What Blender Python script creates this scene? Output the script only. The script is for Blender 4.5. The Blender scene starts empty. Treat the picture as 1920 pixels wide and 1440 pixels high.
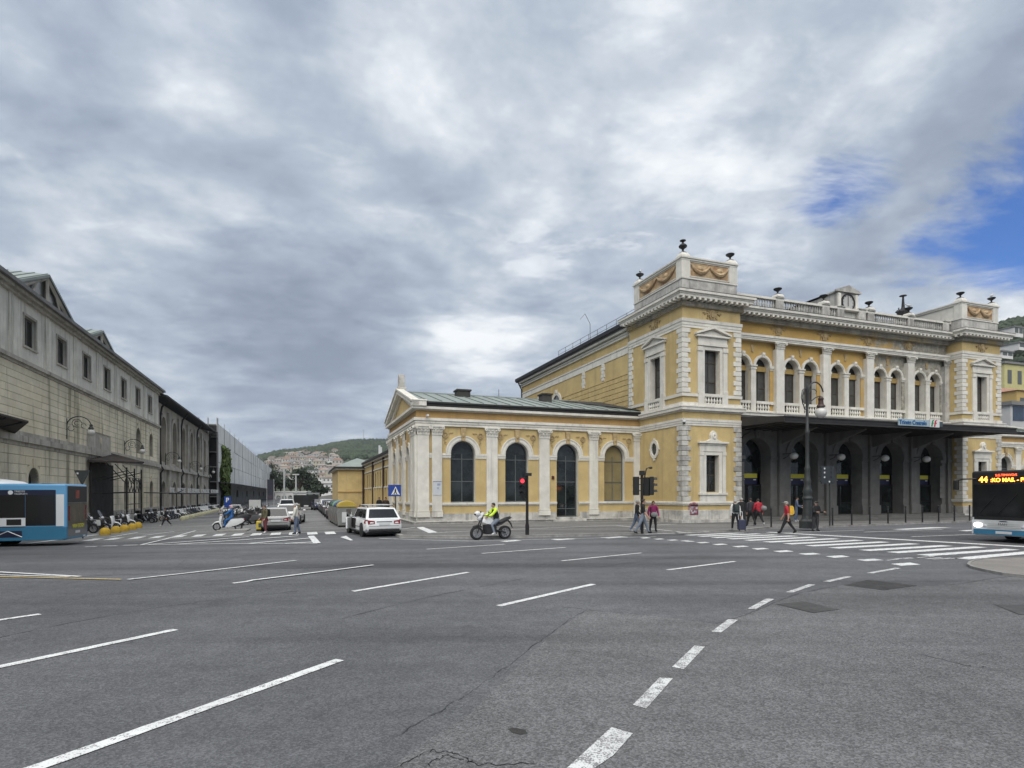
import bpy, bmesh, math, random
from mathutils import Vector, Matrix
random.seed(7)
R = math.radians
PI = math.pi
scn = bpy.context.scene
col = scn.collection

# ------------------------------------------------------------ camera, sky, sun, exposure
FPX, ROLL, YH, CAMH = 1098.0, 0.0026, 925.0, 2.1
cam = bpy.data.cameras.new('camera')
cam.sensor_width = 36.0
cam.lens = 36.0 * FPX / 1920.0
cam.shift_y = (YH - 720.0) / 1920.0
cam.clip_end = 9000.0
cam.clip_start = 0.1
camo = bpy.data.objects.new('camera', cam)
col.objects.link(camo)
camo.matrix_world = Matrix.Translation((0, 0, CAMH)) @ Matrix.Rotation(R(90), 4, 'X') @ Matrix.Rotation(-ROLL, 4, 'Z')
scn.camera = camo

SUN_EL, SUN_AZ = R(58), R(188)          # azimuth measured clockwise from +Y: behind the camera, a little left
scn.view_settings.view_transform = 'Standard'
scn.view_settings.look = 'None'
scn.view_settings.gamma = 1.0
scn.view_settings.use_curve_mapping = False
scn.view_settings.exposure = 1.46

world = bpy.data.worlds.new('World')
scn.world = world
world.use_nodes = True
nt = world.node_tree
nt.nodes.clear()
def N(tree, kind, **kw):
    n = tree.nodes.new(kind)
    for k, v in kw.items():
        if k == 'inp':
            for i, x in v.items():
                n.inputs[i].default_value = x
        else:
            setattr(n, k, v)
    return n
def lk(tree, a, b): tree.links.new(a, b)
def mth(tree, op, a, b=None, c=None, clamp=False):
    n = tree.nodes.new('ShaderNodeMath'); n.operation = op; n.use_clamp = clamp
    for i, x in enumerate((a, b, c)):
        if x is None: continue
        if isinstance(x, (int, float)): n.inputs[i].default_value = x
        else: tree.links.new(x, n.inputs[i])
    return n.outputs[0]
def ramp(tree, fac, stops, interp='LINEAR'):
    n = tree.nodes.new('ShaderNodeValToRGB'); n.color_ramp.interpolation = interp
    e = n.color_ramp.elements
    while len(e) < len(stops): e.new(0.5)
    for q, (p, c) in zip(e, stops):
        q.position = p; q.color = (*c, 1) if not isinstance(c, (int, float)) else (c, c, c, 1)
    if fac is not None: tree.links.new(fac, n.inputs[0])
    return n.outputs[0]
def mixc(tree, fac, a, b, mode='MIX'):
    n = tree.nodes.new('ShaderNodeMix'); n.data_type = 'RGBA'; n.blend_type = mode
    if isinstance(fac, (int, float)): n.inputs[0].default_value = fac
    else: tree.links.new(fac, n.inputs[0])
    for i, x in ((6, a), (7, b)):
        if isinstance(x, tuple): n.inputs[i].default_value = (*x[:3], 1)
        else: tree.links.new(x, n.inputs[i])
    return n.outputs[2]

def build_sky():
    t = nt
    sky = N(t, 'ShaderNodeTexSky', sky_type='NISHITA', sun_disc=False, sun_elevation=SUN_EL, sun_rotation=SUN_AZ)
    sky.air_density = 1.0; sky.dust_density = 0.3; sky.ozone_density = 2.5
    tc = N(t, 'ShaderNodeTexCoord')
    sep = N(t, 'ShaderNodeSeparateXYZ'); lk(t, tc.outputs['Generated'], sep.inputs[0])
    zc = mth(t, 'MAXIMUM', mth(t, 'ADD', sep.outputs[2], 0.17), 0.05)
    u = mth(t, 'DIVIDE', sep.outputs[0], zc); v = mth(t, 'DIVIDE', sep.outputs[1], zc)
    cmb = N(t, 'ShaderNodeCombineXYZ'); lk(t, u, cmb.inputs[0]); lk(t, v, cmb.inputs[1])
    def nz(scale, detail, rough, off, sx=1.0, sy=1.0, dist=0.0):
        mp = N(t, 'ShaderNodeMapping'); mp.inputs['Location'].default_value = off
        mp.inputs['Scale'].default_value = (sx, sy, 1); mp.inputs['Rotation'].default_value = (0, 0, R(-25))
        lk(t, cmb.outputs[0], mp.inputs[0])
        n = N(t, 'ShaderNodeTexNoise'); n.inputs['Scale'].default_value = scale
        n.inputs['Detail'].default_value = detail; n.inputs['Roughness'].default_value = rough
        n.inputs['Distortion'].default_value = dist
        lk(t, mp.outputs[0], n.inputs['Vector']); return n.outputs['Fac']
    big = nz(0.62, 6, 0.5, (3.1, 1.7, 0), 1.0, 0.8, 0.2)
    mid = nz(1.75, 11, 0.57, (9.3, 4.2, 0), 1.0, 1.0, 0.25)
    fine = nz(5.2, 11, 0.6, (1.3, 7.7, 0), 1.0, 1.0, 0.15)
    wisp = nz(2.6, 11, 0.66, (5.5, 2.5, 3), 0.8, 1.2, 0.5)
    sh = mth(t, 'ADD', mth(t, 'MULTIPLY', big, 0.42), mth(t, 'ADD', mth(t, 'MULTIPLY', mid, 0.44), mth(t, 'MULTIPLY', fine, 0.14)))
    shade_of = lambda f: ramp(t, f, [(0.34, (0.98, 1.19, 1.53)), (0.43, (1.30, 1.53, 1.89)), (0.50, (1.68, 1.94, 2.30)), (0.565, (2.3, 2.52, 2.80)), (0.65, (3.5, 3.62, 3.75))])
    # the break in the cloud: clear air where the noise dips, mostly over the station roof
    def lobe(px, py, sharp):
        d = Vector(((px - 960) / FPX, 1, (YH - py) / FPX)).normalized()
        dp = N(t, 'ShaderNodeVectorMath', operation='DOT_PRODUCT'); lk(t, tc.outputs['Generated'], dp.inputs[0])
        dp.inputs[1].default_value = d
        return mth(t, 'POWER', mth(t, 'MAXIMUM', dp.outputs['Value'], 0.0), sharp)
    bil = nz(1.15, 9, 0.55, (2.2, 8.1, 1.0), 1.0, 1.0, 0.1)
    bil = mth(t, 'ABSOLUTE', mth(t, 'SUBTRACT', mth(t, 'MULTIPLY', bil, 2.0), 1.0))
    bil2 = nz(3.1, 8, 0.55, (6.2, 3.1, 2.0), 1.0, 1.0, 0.1)
    bil2 = mth(t, 'ABSOLUTE', mth(t, 'SUBTRACT', mth(t, 'MULTIPLY', bil2, 2.0), 1.0))
    sh = mth(t, 'ADD', sh, mth(t, 'ADD', mth(t, 'MULTIPLY', mth(t, 'SUBTRACT', bil, 0.17), 0.30), mth(t, 'MULTIPLY', mth(t, 'SUBTRACT', bil2, 0.17), 0.12)))
    # broad lighter and darker masses of the cloud deck
    for px, py, k, w in ((620, 600, 70.0, -0.10), (330, 500, 110.0, -0.05), (60, 420, 150.0, -0.03), (900, 680, 140.0, 0.15), (520, 430, 60.0, 0.07), (1330, 430, 90.0, 0.08), (1560, 560, 60.0, 0.05), (120, 200, 30.0, 0.05), (1500, 120, 20.0, -0.02), (1870, 520, 200.0, 0.15)):
        sh = mth(t, 'ADD', sh, mth(t, 'MULTIPLY', lobe(px, py, k), w))
    shade = shade_of(sh)
    frag = nz(1.25, 10, 0.55, (4.4, 6.6, 8.0), 0.7, 1.25, 0.35)
    fm = mth(t, 'MULTIPLY', ramp(t, frag, [(0.515, 0.0), (0.60, 1.0)], 'EASE'), 0.50)
    shade = mixc(t, fm, shade, mixc(t, 1.0, shade_of(mth(t, 'SUBTRACT', sh, 0.07)), (0.80, 0.84, 0.90), 'MULTIPLY'))
    frag2 = nz(2.6, 10, 0.58, (1.4, 3.6, 6.0), 0.75, 1.2, 0.4)
    fm2 = mth(t, 'MULTIPLY', ramp(t, frag2, [(0.56, 0.0), (0.62, 1.0)], 'EASE'), 0.42)
    shade = mixc(t, fm2, shade, shade_of(mth(t, 'ADD', sh, 0.06)))
    gap = mth(t, 'MAXIMUM', mth(t, 'MULTIPLY', lobe(1990, 390, 95.0), 0.92), mth(t, 'MULTIPLY', lobe(1590, 360, 300.0), 0.56))
    gap = mth(t, 'MAXIMUM', gap, mth(t, 'MULTIPLY', lobe(1740, 475, 420.0), 0.5))
    gap = mth(t, 'MAXIMUM', gap, mth(t, 'MULTIPLY', lobe(265, 285, 700.0), 0.36))
    gap = mth(t, 'MAXIMUM', gap, mth(t, 'MULTIPLY', lobe(20, 270, 500.0), 0.34))
    tear = nz(1.3, 8, 0.58, (7.7, 1.9, 5), 0.6, 1.5, 0.3)
    hole = mth(t, 'ADD', mth(t, 'MULTIPLY', gap, 0.70), mth(t, 'ADD', mth(t, 'MULTIPLY', mth(t, 'SUBTRACT', 0.5, wisp), 1.3), mth(t, 'MULTIPLY', mth(t, 'SUBTRACT', 0.5, tear), 1.5)))
    clear = ramp(t, hole, [(0.34, 0.0), (0.78, 1.0)], 'EASE')
    blue = mixc(t, 1.0, sky.outputs[0], (0.20, 0.31, 0.50), 'MULTIPLY')
    # the sky whitens and greys towards the horizon through the far cloud deck
    hz = ramp(t, sep.outputs[2], [(0.0, 1.0), (0.10, 0.55), (0.26, 0.0)])
    deck = mixc(t, mth(t, 'MULTIPLY', hz, 0.6), shade, (1.40, 1.68, 2.12))
    out = mixc(t, clear, deck, blue)
    bg = N(t, 'ShaderNodeBackground'); bg.inputs[1].default_value = 0.10
    lk(t, out, bg.inputs[0])
    o = N(t, 'ShaderNodeOutputWorld'); lk(t, bg.outputs[0], o.inputs[0])
build_sky()

sun = bpy.data.lights.new('sun', 'SUN')
sun.energy = 1.5
sun.angle = R(72)
sun.color = (1.0, 0.96, 0.90)
suno = bpy.data.objects.new('sun', sun); col.objects.link(suno)
_sd = Vector((math.sin(SUN_AZ) * math.cos(SUN_EL), math.cos(SUN_AZ) * math.cos(SUN_EL), math.sin(SUN_EL)))
suno.rotation_euler = _sd.to_track_quat('Z', 'Y').to_euler()
suno.location = _sd * 60

# ------------------------------------------------------------ frames: camera frame = world; station frame (s, t) is turned by AL
AL = R(19.85)
E1 = Vector((math.cos(AL), math.sin(AL))); E2 = Vector((-math.sin(AL), math.cos(AL)))
T0 = Vector((11.26, 38.592))                    # ground point of the near corner of the left tower
def W(s, t, z=0.0):
    p = T0 + E1 * s + E2 * t
    return Vector((p.x, p.y, z))
def loc(x, y):
    p = Vector((x, y)) - T0
    return p.dot(E1), p.dot(E2)
def smooth(x):
    x = max(0.0, min(1.0, x)); return x * x * (3 - 2 * x)
def gh(x, y):                                    # the side street drops gently towards the harbour
    s, t = loc(x, y)
    d = 0.024 * max(0.0, min(y, 30.0) - 14.0) + 0.012 * max(0.0, min(y, 58.0) - 30.0)
    return -d * smooth((-19.5 - s) / 16.0)
def ray(px, py):
    u = px - 960.0; v = py - YH
    return (u - ROLL * v) / FPX, -(v + ROLL * u) / FPX
def gp(px, py, dz=0.0):                          # where a sight line meets the ground
    a, b = ray(px, py); Y = -CAMH / b
    for _ in range(40):
        z = gh(a * Y, Y) + dz
        Y = Y * 0.5 + 0.5 * (z - CAMH) / b
    return Vector((a * Y, Y, gh(a * Y, Y) + dz))
def at(px, py, Y):
    a, b = ray(px, py); return Vector((a * Y, Y, CAMH + b * Y))

# ------------------------------------------------------------ mesh builder
class MB:
    def __init__(s): s.v = []; s.f = []; s.m = []
    def add(s, vs, fs, mat=0, mx=None):
        o = len(s.v)
        s.v += [tuple(mx @ Vector(p)) for p in vs] if mx is not None else [tuple(p) for p in vs]
        s.f += [tuple(o + i for i in f) for f in fs]; s.m += [mat] * len(fs); return s
    def box(s, x0, x1, y0, y1, z0, z1, mat=0, mx=None):
        return s.add([(x0,y0,z0),(x1,y0,z0),(x1,y1,z0),(x0,y1,z0),(x0,y0,z1),(x1,y0,z1),(x1,y1,z1),(x0,y1,z1)],
              [(0,3,2,1),(4,5,6,7),(0,1,5,4),(1,2,6,5),(2,3,7,6),(3,0,4,7)], mat, mx)
    def mb(s, M, u0, u1, z0, z1, d0, d1, mat=0):
        return s.add([M(u0,z0,d0),M(u1,z0,d0),M(u1,z0,d1),M(u0,z0,d1),M(u0,z1,d0),M(u1,z1,d0),M(u1,z1,d1),M(u0,z1,d1)],
              [(0,3,2,1),(4,5,6,7),(0,1,5,4),(1,2,6,5),(2,3,7,6),(3,0,4,7)], mat)
    def tube(s, pts, rad, n=8, mat=0, caps=True, mx=None):
        pts = [Vector(p) for p in pts]; rs = rad if isinstance(rad, (list, tuple)) else [rad] * len(pts)
        vs = []; fs = []; ref = None
        for i, p in enumerate(pts):
            d = (pts[min(i+1, len(pts)-1)] - pts[max(i-1, 0)]).normalized()
            if ref is None: ref = Vector((0,0,1)) if abs(d.z) < 0.9 else Vector((1,0,0))
            a = d.cross(ref); 
            if a.length < 1e-4: a = d.cross(Vector((0,1,0)))
            a.normalize(); b = d.cross(a).normalized(); ref = -b if False else ref
            for k in range(n):
                an = 2*PI*k/n; vs.append(p + (a*math.cos(an) + b*math.sin(an)) * rs[i])
        for i in range(len(pts)-1):
            for k in range(n):
                k2 = (k+1) % n; fs.append((i*n+k, i*n+k2, (i+1)*n+k2, (i+1)*n+k))
        if caps: fs.append(tuple(range(n))[::-1]); fs.append(tuple((len(pts)-1)*n+k for k in range(n)))
        return s.add(vs, fs, mat, mx)
    def lathe(s, prof, n=12, mat=0, mx=None, c=(0,0,0), caps=True):
        vs = []; fs = []
        for r, z in prof:
            for k in range(n):
                a = 2*PI*k/n; vs.append((c[0]+r*math.cos(a), c[1]+r*math.sin(a), c[2]+z))
        for i in range(len(prof)-1):
            for k in range(n):
                k2 = (k+1) % n; fs.append((i*n+k, i*n+k2, (i+1)*n+k2, (i+1)*n+k))
        if caps: fs.append(tuple(range(n))[::-1]); fs.append(tuple((len(prof)-1)*n+k for k in range(n)))
        return s.add(vs, fs, mat, mx)
    def ell(s, c, r, n=10, m=7, mat=0, mx=None):
        vs = []; fs = []
        for j in range(m+1):
            th = PI*j/m
            for k in range(n):
                a = 2*PI*k/n; vs.append((c[0]+r[0]*math.sin(th)*math.cos(a), c[1]+r[1]*math.sin(th)*math.sin(a), c[2]+r[2]*math.cos(th)))
        for j in range(m):
            for k in range(n):
                k2 = (k+1) % n; fs.append((j*n+k, (j+1)*n+k, (j+1)*n+k2, j*n+k2))
        return s.add(vs, fs, mat, mx)
    def prism(s, poly, M, d0, d1, mat=0):            # poly of (u, z) between two depths
        n = len(poly); vs = [M(u, z, d0) for u, z in poly] + [M(u, z, d1) for u, z in poly]
        fs = [tuple(range(n)), tuple(range(2*n-1, n-1, -1))] + [(i, n+i, n+(i+1)%n, (i+1)%n) for i in range(n)]
        return s.add(vs, fs, mat)
    def ring(s, M, uc, zs, r0, r1, d0, d1, a0=0.0, a1=PI, n=14, mat=0, ez=1.0):
        vs = []; fs = []
        for i in range(n+1):
            a = a0 + (a1-a0)*i/n; c, q = math.cos(a), math.sin(a)*ez
            vs += [M(uc+r0*c, zs+r0*q, d0), M(uc+r1*c, zs+r1*q, d0), M(uc+r1*c, zs+r1*q, d1), M(uc+r0*c, zs+r0*q, d1)]
        for i in range(n):
            o = i*4; p = o+4
            fs += [(o,o+1,p+1,p), (o+1,o+2,p+2,p+1), (o+2,o+3,p+3,p+2), (o+3,o,p,p+3)]
        fs += [(0,1,2,3), (n*4+3,n*4+2,n*4+1,n*4)]
        return s.add(vs, fs, mat)
    def loft(s, secs, mat=0, mx=None, cap=True):
        n = len(secs[0]); vs = [p for q in secs for p in q]; fs = []
        for i in range(len(secs)-1):
            for k in range(n):
                k2 = (k+1) % n; fs.append((i*n+k, i*n+k2, (i+1)*n+k2, (i+1)*n+k))
        if cap: fs.append(tuple(range(n))[::-1]); fs.append(tuple((len(secs)-1)*n+k for k in range(n)))
        return s.add(vs, fs, mat, mx)
    def wall(s, M, u0, u1, z0, z1, ops, depth, mat=0, rmat=None):
        rm = mat if rmat is None else rmat; u = u0
        Q = lambda a,b,c,d: s.add([M(a,c,0),M(b,c,0),M(b,d,0),M(a,d,0)], [(0,1,2,3)], mat)
        for (a, b, zb, zt, arch) in sorted(ops):
            if a > u: Q(u, a, z0, z1)
            if zb > z0: Q(a, b, z0, zb)
            if arch:
                c, r = (a+b)/2, (b-a)/2; n = 12
                pts = [(c - r*math.cos(PI*i/n), zt + r*math.sin(PI*i/n)) for i in range(n+1)]
            else: pts = [(a, zt), (b, zt)]
            for p, q in zip(pts, pts[1:]):
                s.add([M(p[0],p[1],0),M(q[0],q[1],0),M(q[0],z1,0),M(p[0],z1,0)], [(0,1,2,3)], mat)
            loop = [(a, zb)] + pts + [(b, zb)]
            for p, q in zip(loop, loop[1:] + loop[:1]):
                s.add([M(p[0],p[1],0),M(q[0],q[1],0),M(q[0],q[1],depth),M(p[0],p[1],depth)], [(0,1,2,3)], rm)
            u = b
        if u < u1: Q(u, u1, z0, z1)
        return s
    def mesh(s, name, mats, smooth_=False, bev=0.0, seg=1):
        me = bpy.data.meshes.new(name); me.from_pydata(s.v, [], s.f)
        mats = mats if isinstance(mats, (list, tuple)) else [mats]
        for m in mats: me.materials.append(m)
        if len(mats) > 1: me.polygons.foreach_set('material_index', s.m)
        if bev or smooth_:
            bm = bmesh.new(); bm.from_mesh(me)
            bmesh.ops.remove_doubles(bm, verts=bm.verts, dist=1e-5)
            bmesh.ops.recalc_face_normals(bm, faces=bm.faces)
            if bev:
                ed = [e for e in bm.edges if len(e.link_faces) == 2 and e.calc_face_angle(0) > 0.5]
                bmesh.ops.bevel(bm, geom=ed, offset=bev, segments=seg, affect='EDGES', profile=0.5, clamp_overlap=True)
            if smooth_:
                for f in bm.faces: f.smooth = True
                lim = R(40)
                for e in bm.edges:
                    if len(e.link_faces) == 2 and e.calc_face_angle(0) > lim: e.smooth = False
            bm.to_mesh(me); bm.free()
        me.update(); return me
    def build(s, name, mats, parent=None, smooth_=False, bev=0.0, seg=1):
        return link(name, s.mesh(name, mats, smooth_, bev, seg), parent)
def link(name, data, parent=None, loc_=None, rotz=0.0, scale=None):
    o = bpy.data.objects.new(name, data); col.objects.link(o)
    if parent is not None: o.parent = parent
    if loc_ is not None: o.location = loc_
    if rotz: o.rotation_euler = (0, 0, rotz)
    if scale is not None: o.scale = scale
    return o
def tag(o, label, cat, group=None, kind=None):
    if label: o['label'] = label
    if cat: o['category'] = cat
    if group: o['group'] = group
    if kind: o['kind'] = kind
    return o
def thing(name, label, cat, loc_=(0,0,0), rotz=0.0, group=None):
    return tag(link(name, None, None, loc_, rotz), label, cat, group)
def struct(o): o['kind'] = 'structure'; return o
def stuff(o): o['kind'] = 'stuff'; return o
def dup(root, loc_, rotz, label=None, group=None, scale=None):
    def cp(o, par):
        c = o.copy(); col.objects.link(c); c.parent = par
        for ch in o.children: cp(ch, c)
        return c
    r = cp(root, None); r.location = loc_; r.rotation_euler = (0, 0, rotz)
    if scale: r.scale = (scale,)*3
    if label: r['label'] = label
    if group: r['group'] = group
    return r
def front(t0): return lambda u, z, d: (u, t0 + d, z)
def leftf(s0): return lambda u, z, d: (s0 + d, u, z)
def rightf(s0): return lambda u, z, d: (s0 - d, u, z)
ORD = ['nearest', 'second', 'third', 'fourth', 'fifth', 'sixth', 'seventh', 'eighth', 'ninth', 'tenth', 'eleventh', 'twelfth', 'thirteenth',
       'fourteenth', 'fifteenth', 'sixteenth', 'seventeenth', 'eighteenth', 'nineteenth', 'twentieth', 'twenty-first', 'twenty-second']

# ------------------------------------------------------------ materials
MATS = {}
def mat(name, c, rough=0.8, var=0.12, scale=2.0, c2=None, c2amt=0.5, streak=None, samt=0.5, sthr=0.52, bump=0.0, bscale=20.0, metal=0.0, spec=0.4, emit=None, alpha=1.0, rnd=0.0, fine=0.0, coat=0.0, trans=0.0, rsh=True, ss=1.5):
    m = bpy.data.materials.new(name); m.use_nodes = True; MATS[name] = m
    t = m.node_tree; b = t.nodes['Principled BSDF']
    b.inputs['Roughness'].default_value = rough; b.inputs['Metallic'].default_value = metal
    b.inputs['Specular IOR Level'].default_value = spec
    if coat: b.inputs['Coat Weight'].default_value = coat; b.inputs['Coat Roughness'].default_value = 0.06
    if trans: b.inputs['Transmission Weight'].default_value = trans
    tc = N(t, 'ShaderNodeTexCoord'); co = tc.outputs['Object']
    if rnd:
        oi = N(t, 'ShaderNodeObjectInfo'); sh = N(t, 'ShaderNodeVectorMath', operation='ADD')
        sc = N(t, 'ShaderNodeVectorMath', operation='SCALE'); sc.inputs[0].default_value = (31.7, 17.3, 9.1); lk(t, oi.outputs['Random'], sc.inputs['Scale'])
        lk(t, co, sh.inputs[0]); lk(t, sc.outputs[0], sh.inputs[1]); co = sh.outputs[0] if rsh else co
    base = (c[0], c[1], c[2])
    out = None
    if var > 0 or c2:
        n = N(t, 'ShaderNodeTexNoise'); n.inputs['Scale'].default_value = scale; n.inputs['Detail'].default_value = 8; n.inputs['Roughness'].default_value = 0.62
        lk(t, co, n.inputs['Vector'])
        lo = tuple(x*(1-var*1.6) for x in base); hi = tuple(min(1, x*(1+var)) for x in base)
        out = ramp(t, n.outputs['Fac'], [(0.3, lo), (0.7, hi)])
        if c2:
            n2 = N(t, 'ShaderNodeTexNoise'); n2.inputs['Scale'].default_value = scale*0.35; n2.inputs['Detail'].default_value = 9; n2.inputs['Roughness'].default_value = 0.7
            lk(t, co, n2.inputs['Vector'])
            out = mixc(t, mth(t, 'MULTIPLY', ramp(t, n2.outputs['Fac'], [(0.48, 0.0), (0.62, 1.0)]), c2amt), out, c2)
    if streak:
        mp = N(t, 'ShaderNodeMapping'); mp.inputs['Scale'].default_value = (ss, ss, 0.06*ss); lk(t, co, mp.inputs[0])
        n3 = N(t, 'ShaderNodeTexNoise'); n3.inputs['Scale'].default_value = 1.4; n3.inputs['Detail'].default_value = 8; n3.inputs['Roughness'].default_value = 0.68
        lk(t, mp.outputs[0], n3.inputs['Vector'])
        fac = mth(t, 'MULTIPLY', ramp(t, n3.outputs['Fac'], [(sthr, 0.0), (sthr+0.14, 1.0)]), samt)
        out = mixc(t, fac, out if out is not None else base, streak)
    if fine:
        n4 = N(t, 'ShaderNodeTexNoise'); n4.inputs['Scale'].default_value = 60; n4.inputs['Detail'].default_value = 3; lk(t, co, n4.inputs['Vector'])
        g = ramp(t, n4.outputs['Fac'], [(0.3, 1-fine), (0.7, 1.0)])
        out = mixc(t, 1.0, out if out is not None else base, g, 'MULTIPLY')
    if rnd and out is not None:
        g = ramp(t, oi.outputs['Random'], [(0.0, 1-rnd), (1.0, 1.0)])
        out = mixc(t, 1.0, out, g, 'MULTIPLY')
    if out is None: b.inputs['Base Color'].default_value = (*base, 1)
    else: lk(t, out, b.inputs['Base Color'])
    if bump:
        nb = N(t, 'ShaderNodeTexNoise'); nb.inputs['Scale'].default_value = bscale; nb.inputs['Detail'].default_value = 6; lk(t, co, nb.inputs['Vector'])
        bp = N(t, 'ShaderNodeBump'); bp.inputs['Strength'].default_value = bump; bp.inputs['Distance'].default_value = 0.02
        lk(t, nb.outputs['Fac'], bp.inputs['Height']); lk(t, bp.outputs[0], b.inputs['Normal'])
    if emit:
        b.inputs['Emission Color'].default_value = (*emit[:3], 1); b.inputs['Emission Strength'].default_value = emit[3]
    if alpha < 1: b.inputs['Alpha'].default_value = alpha
    return m

YEL = mat('yellow_plaster', (0.515, 0.395, 0.185), 0.9, 0.10, 0.9, c2=(0.43, 0.315, 0.14), c2amt=0.75, streak=(0.33, 0.255, 0.135), samt=0.5, bump=0.25, bscale=14)
YELR = mat('ochre_frieze', (0.42, 0.27, 0.11), 0.9, 0.12, 1.1, c2=(0.34, 0.22, 0.09), c2amt=0.5, streak=(0.22, 0.15, 0.08), samt=0.4, bump=0.2)
WHT = mat('pale_limestone', (0.67, 0.65, 0.585), 0.85, 0.10, 1.6, c2=(0.56, 0.535, 0.47), c2amt=0.6, streak=(0.34, 0.33, 0.30), samt=0.6, sthr=0.55, bump=0.3, bscale=18, rnd=0.10)
WHT2 = mat('weathered_limestone', (0.55, 0.535, 0.49), 0.9, 0.16, 1.8, c2=(0.22, 0.21, 0.20), c2amt=0.65, streak=(0.14, 0.135, 0.125), samt=0.6, sthr=0.52, bump=0.45, bscale=16, rnd=0.15)
GRN = mat('worn_grey_render', (0.34, 0.32, 0.27), 0.95, 0.2, 0.8, c2=(0.43, 0.31, 0.12), c2amt=0.75, streak=(0.15, 0.145, 0.13), samt=0.65, sthr=0.48, bump=0.4, bscale=10)
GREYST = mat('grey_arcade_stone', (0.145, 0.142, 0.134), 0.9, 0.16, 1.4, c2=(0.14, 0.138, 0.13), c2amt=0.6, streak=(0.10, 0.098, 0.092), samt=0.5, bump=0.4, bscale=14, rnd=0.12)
TERRA = mat('terracotta_relief', (0.45, 0.335, 0.20), 0.9, 0.25, 3.0, c2=(0.26, 0.12, 0.05), c2amt=0.7, bump=0.5)
IRON = mat('black_iron', (0.018, 0.018, 0.019), 0.55, 0.2, 6, spec=0.4)
IRON2 = mat('dark_green_iron', (0.030, 0.034, 0.034), 0.5, 0.2, 6, spec=0.45)
DARK = mat('dark_bronze_canopy', (0.030, 0.028, 0.027), 0.55, 0.15, 2, bump=0.1)
GUT = mat('dark_gutter', (0.022, 0.021, 0.021), 0.6, 0.1, 3)
GLASS = mat('window_glass', (0.022, 0.028, 0.028), 0.05, 0.55, 0.9, c2=(0.006, 0.008, 0.008), c2amt=0.8, spec=0.5, rnd=0.25)  # patchy tones in the colour stand in for varied reflections and brightness
GLASS2 = mat('dusty_glass', (0.075, 0.075, 0.070), 0.22, 0.3, 0.7, spec=0.5, rnd=0.3)
GLASSB = mat('amber_blind_glass', (0.22, 0.18, 0.09), 0.25, 0.15, 0.8, spec=0.5)
FRAME = mat('dark_window_frame', (0.10, 0.11, 0.108), 0.5, 0.1, 4)
FRAMEW = mat('brown_wood_frame', (0.07, 0.055, 0.042), 0.7, 0.2, 4)
BLACK = mat('dark_interior', (0.010, 0.010, 0.011), 0.7, 0.0)
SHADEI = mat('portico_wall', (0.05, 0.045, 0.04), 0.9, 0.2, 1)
ROOFG = mat('green_copper_roof', (0.25, 0.285, 0.265), 0.6, 0.10, 0.8, c2=(0.19, 0.22, 0.205), c2amt=0.5, streak=(0.31, 0.34, 0.32), samt=0.3, rnd=0.10)
ROOFD = mat('dark_roof', (0.05, 0.048, 0.046), 0.8, 0.2, 1.0, rnd=0.1)
GLOBE = mat('opal_globe', (0.52, 0.515, 0.49), 0.25, 0.04, 3, spec=0.5)
LBW = mat('dirty_warehouse_render', (0.69, 0.665, 0.585), 0.95, 0.16, 0.5, c2=(0.54, 0.53, 0.48), c2amt=0.6, streak=(0.22, 0.215, 0.19), samt=0.6, sthr=0.52, bump=0.4, bscale=8)
LBB = mat('warehouse_ashlar', (0.75, 0.685, 0.53), 0.95, 0.14, 0.45, c2=(0.64, 0.56, 0.39), c2amt=0.55, streak=(0.17, 0.16, 0.10), samt=0.9, sthr=0.52, bump=0.5, bscale=9, rnd=0.10, rsh=False, ss=0.62)
LBG = mat('warehouse_grey_band', (0.44, 0.415, 0.36), 0.95, 0.2, 0.8, streak=(0.09, 0.09, 0.08), samt=0.6, bump=0.4, bscale=9, rnd=0.08)
L2W = mat('brown_grey_render', (0.46, 0.42, 0.35), 0.95, 0.16, 0.5, c2=(0.30, 0.28, 0.24), c2amt=0.6, streak=(0.13, 0.12, 0.10), samt=0.6, sthr=0.5, bump=0.4, bscale=8)
JOINT = mat('mortar_joint', (0.36, 0.34, 0.28), 0.95, 0.2, 1.0)  # plain mortar colour that shows between the ashlar blocks
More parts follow.
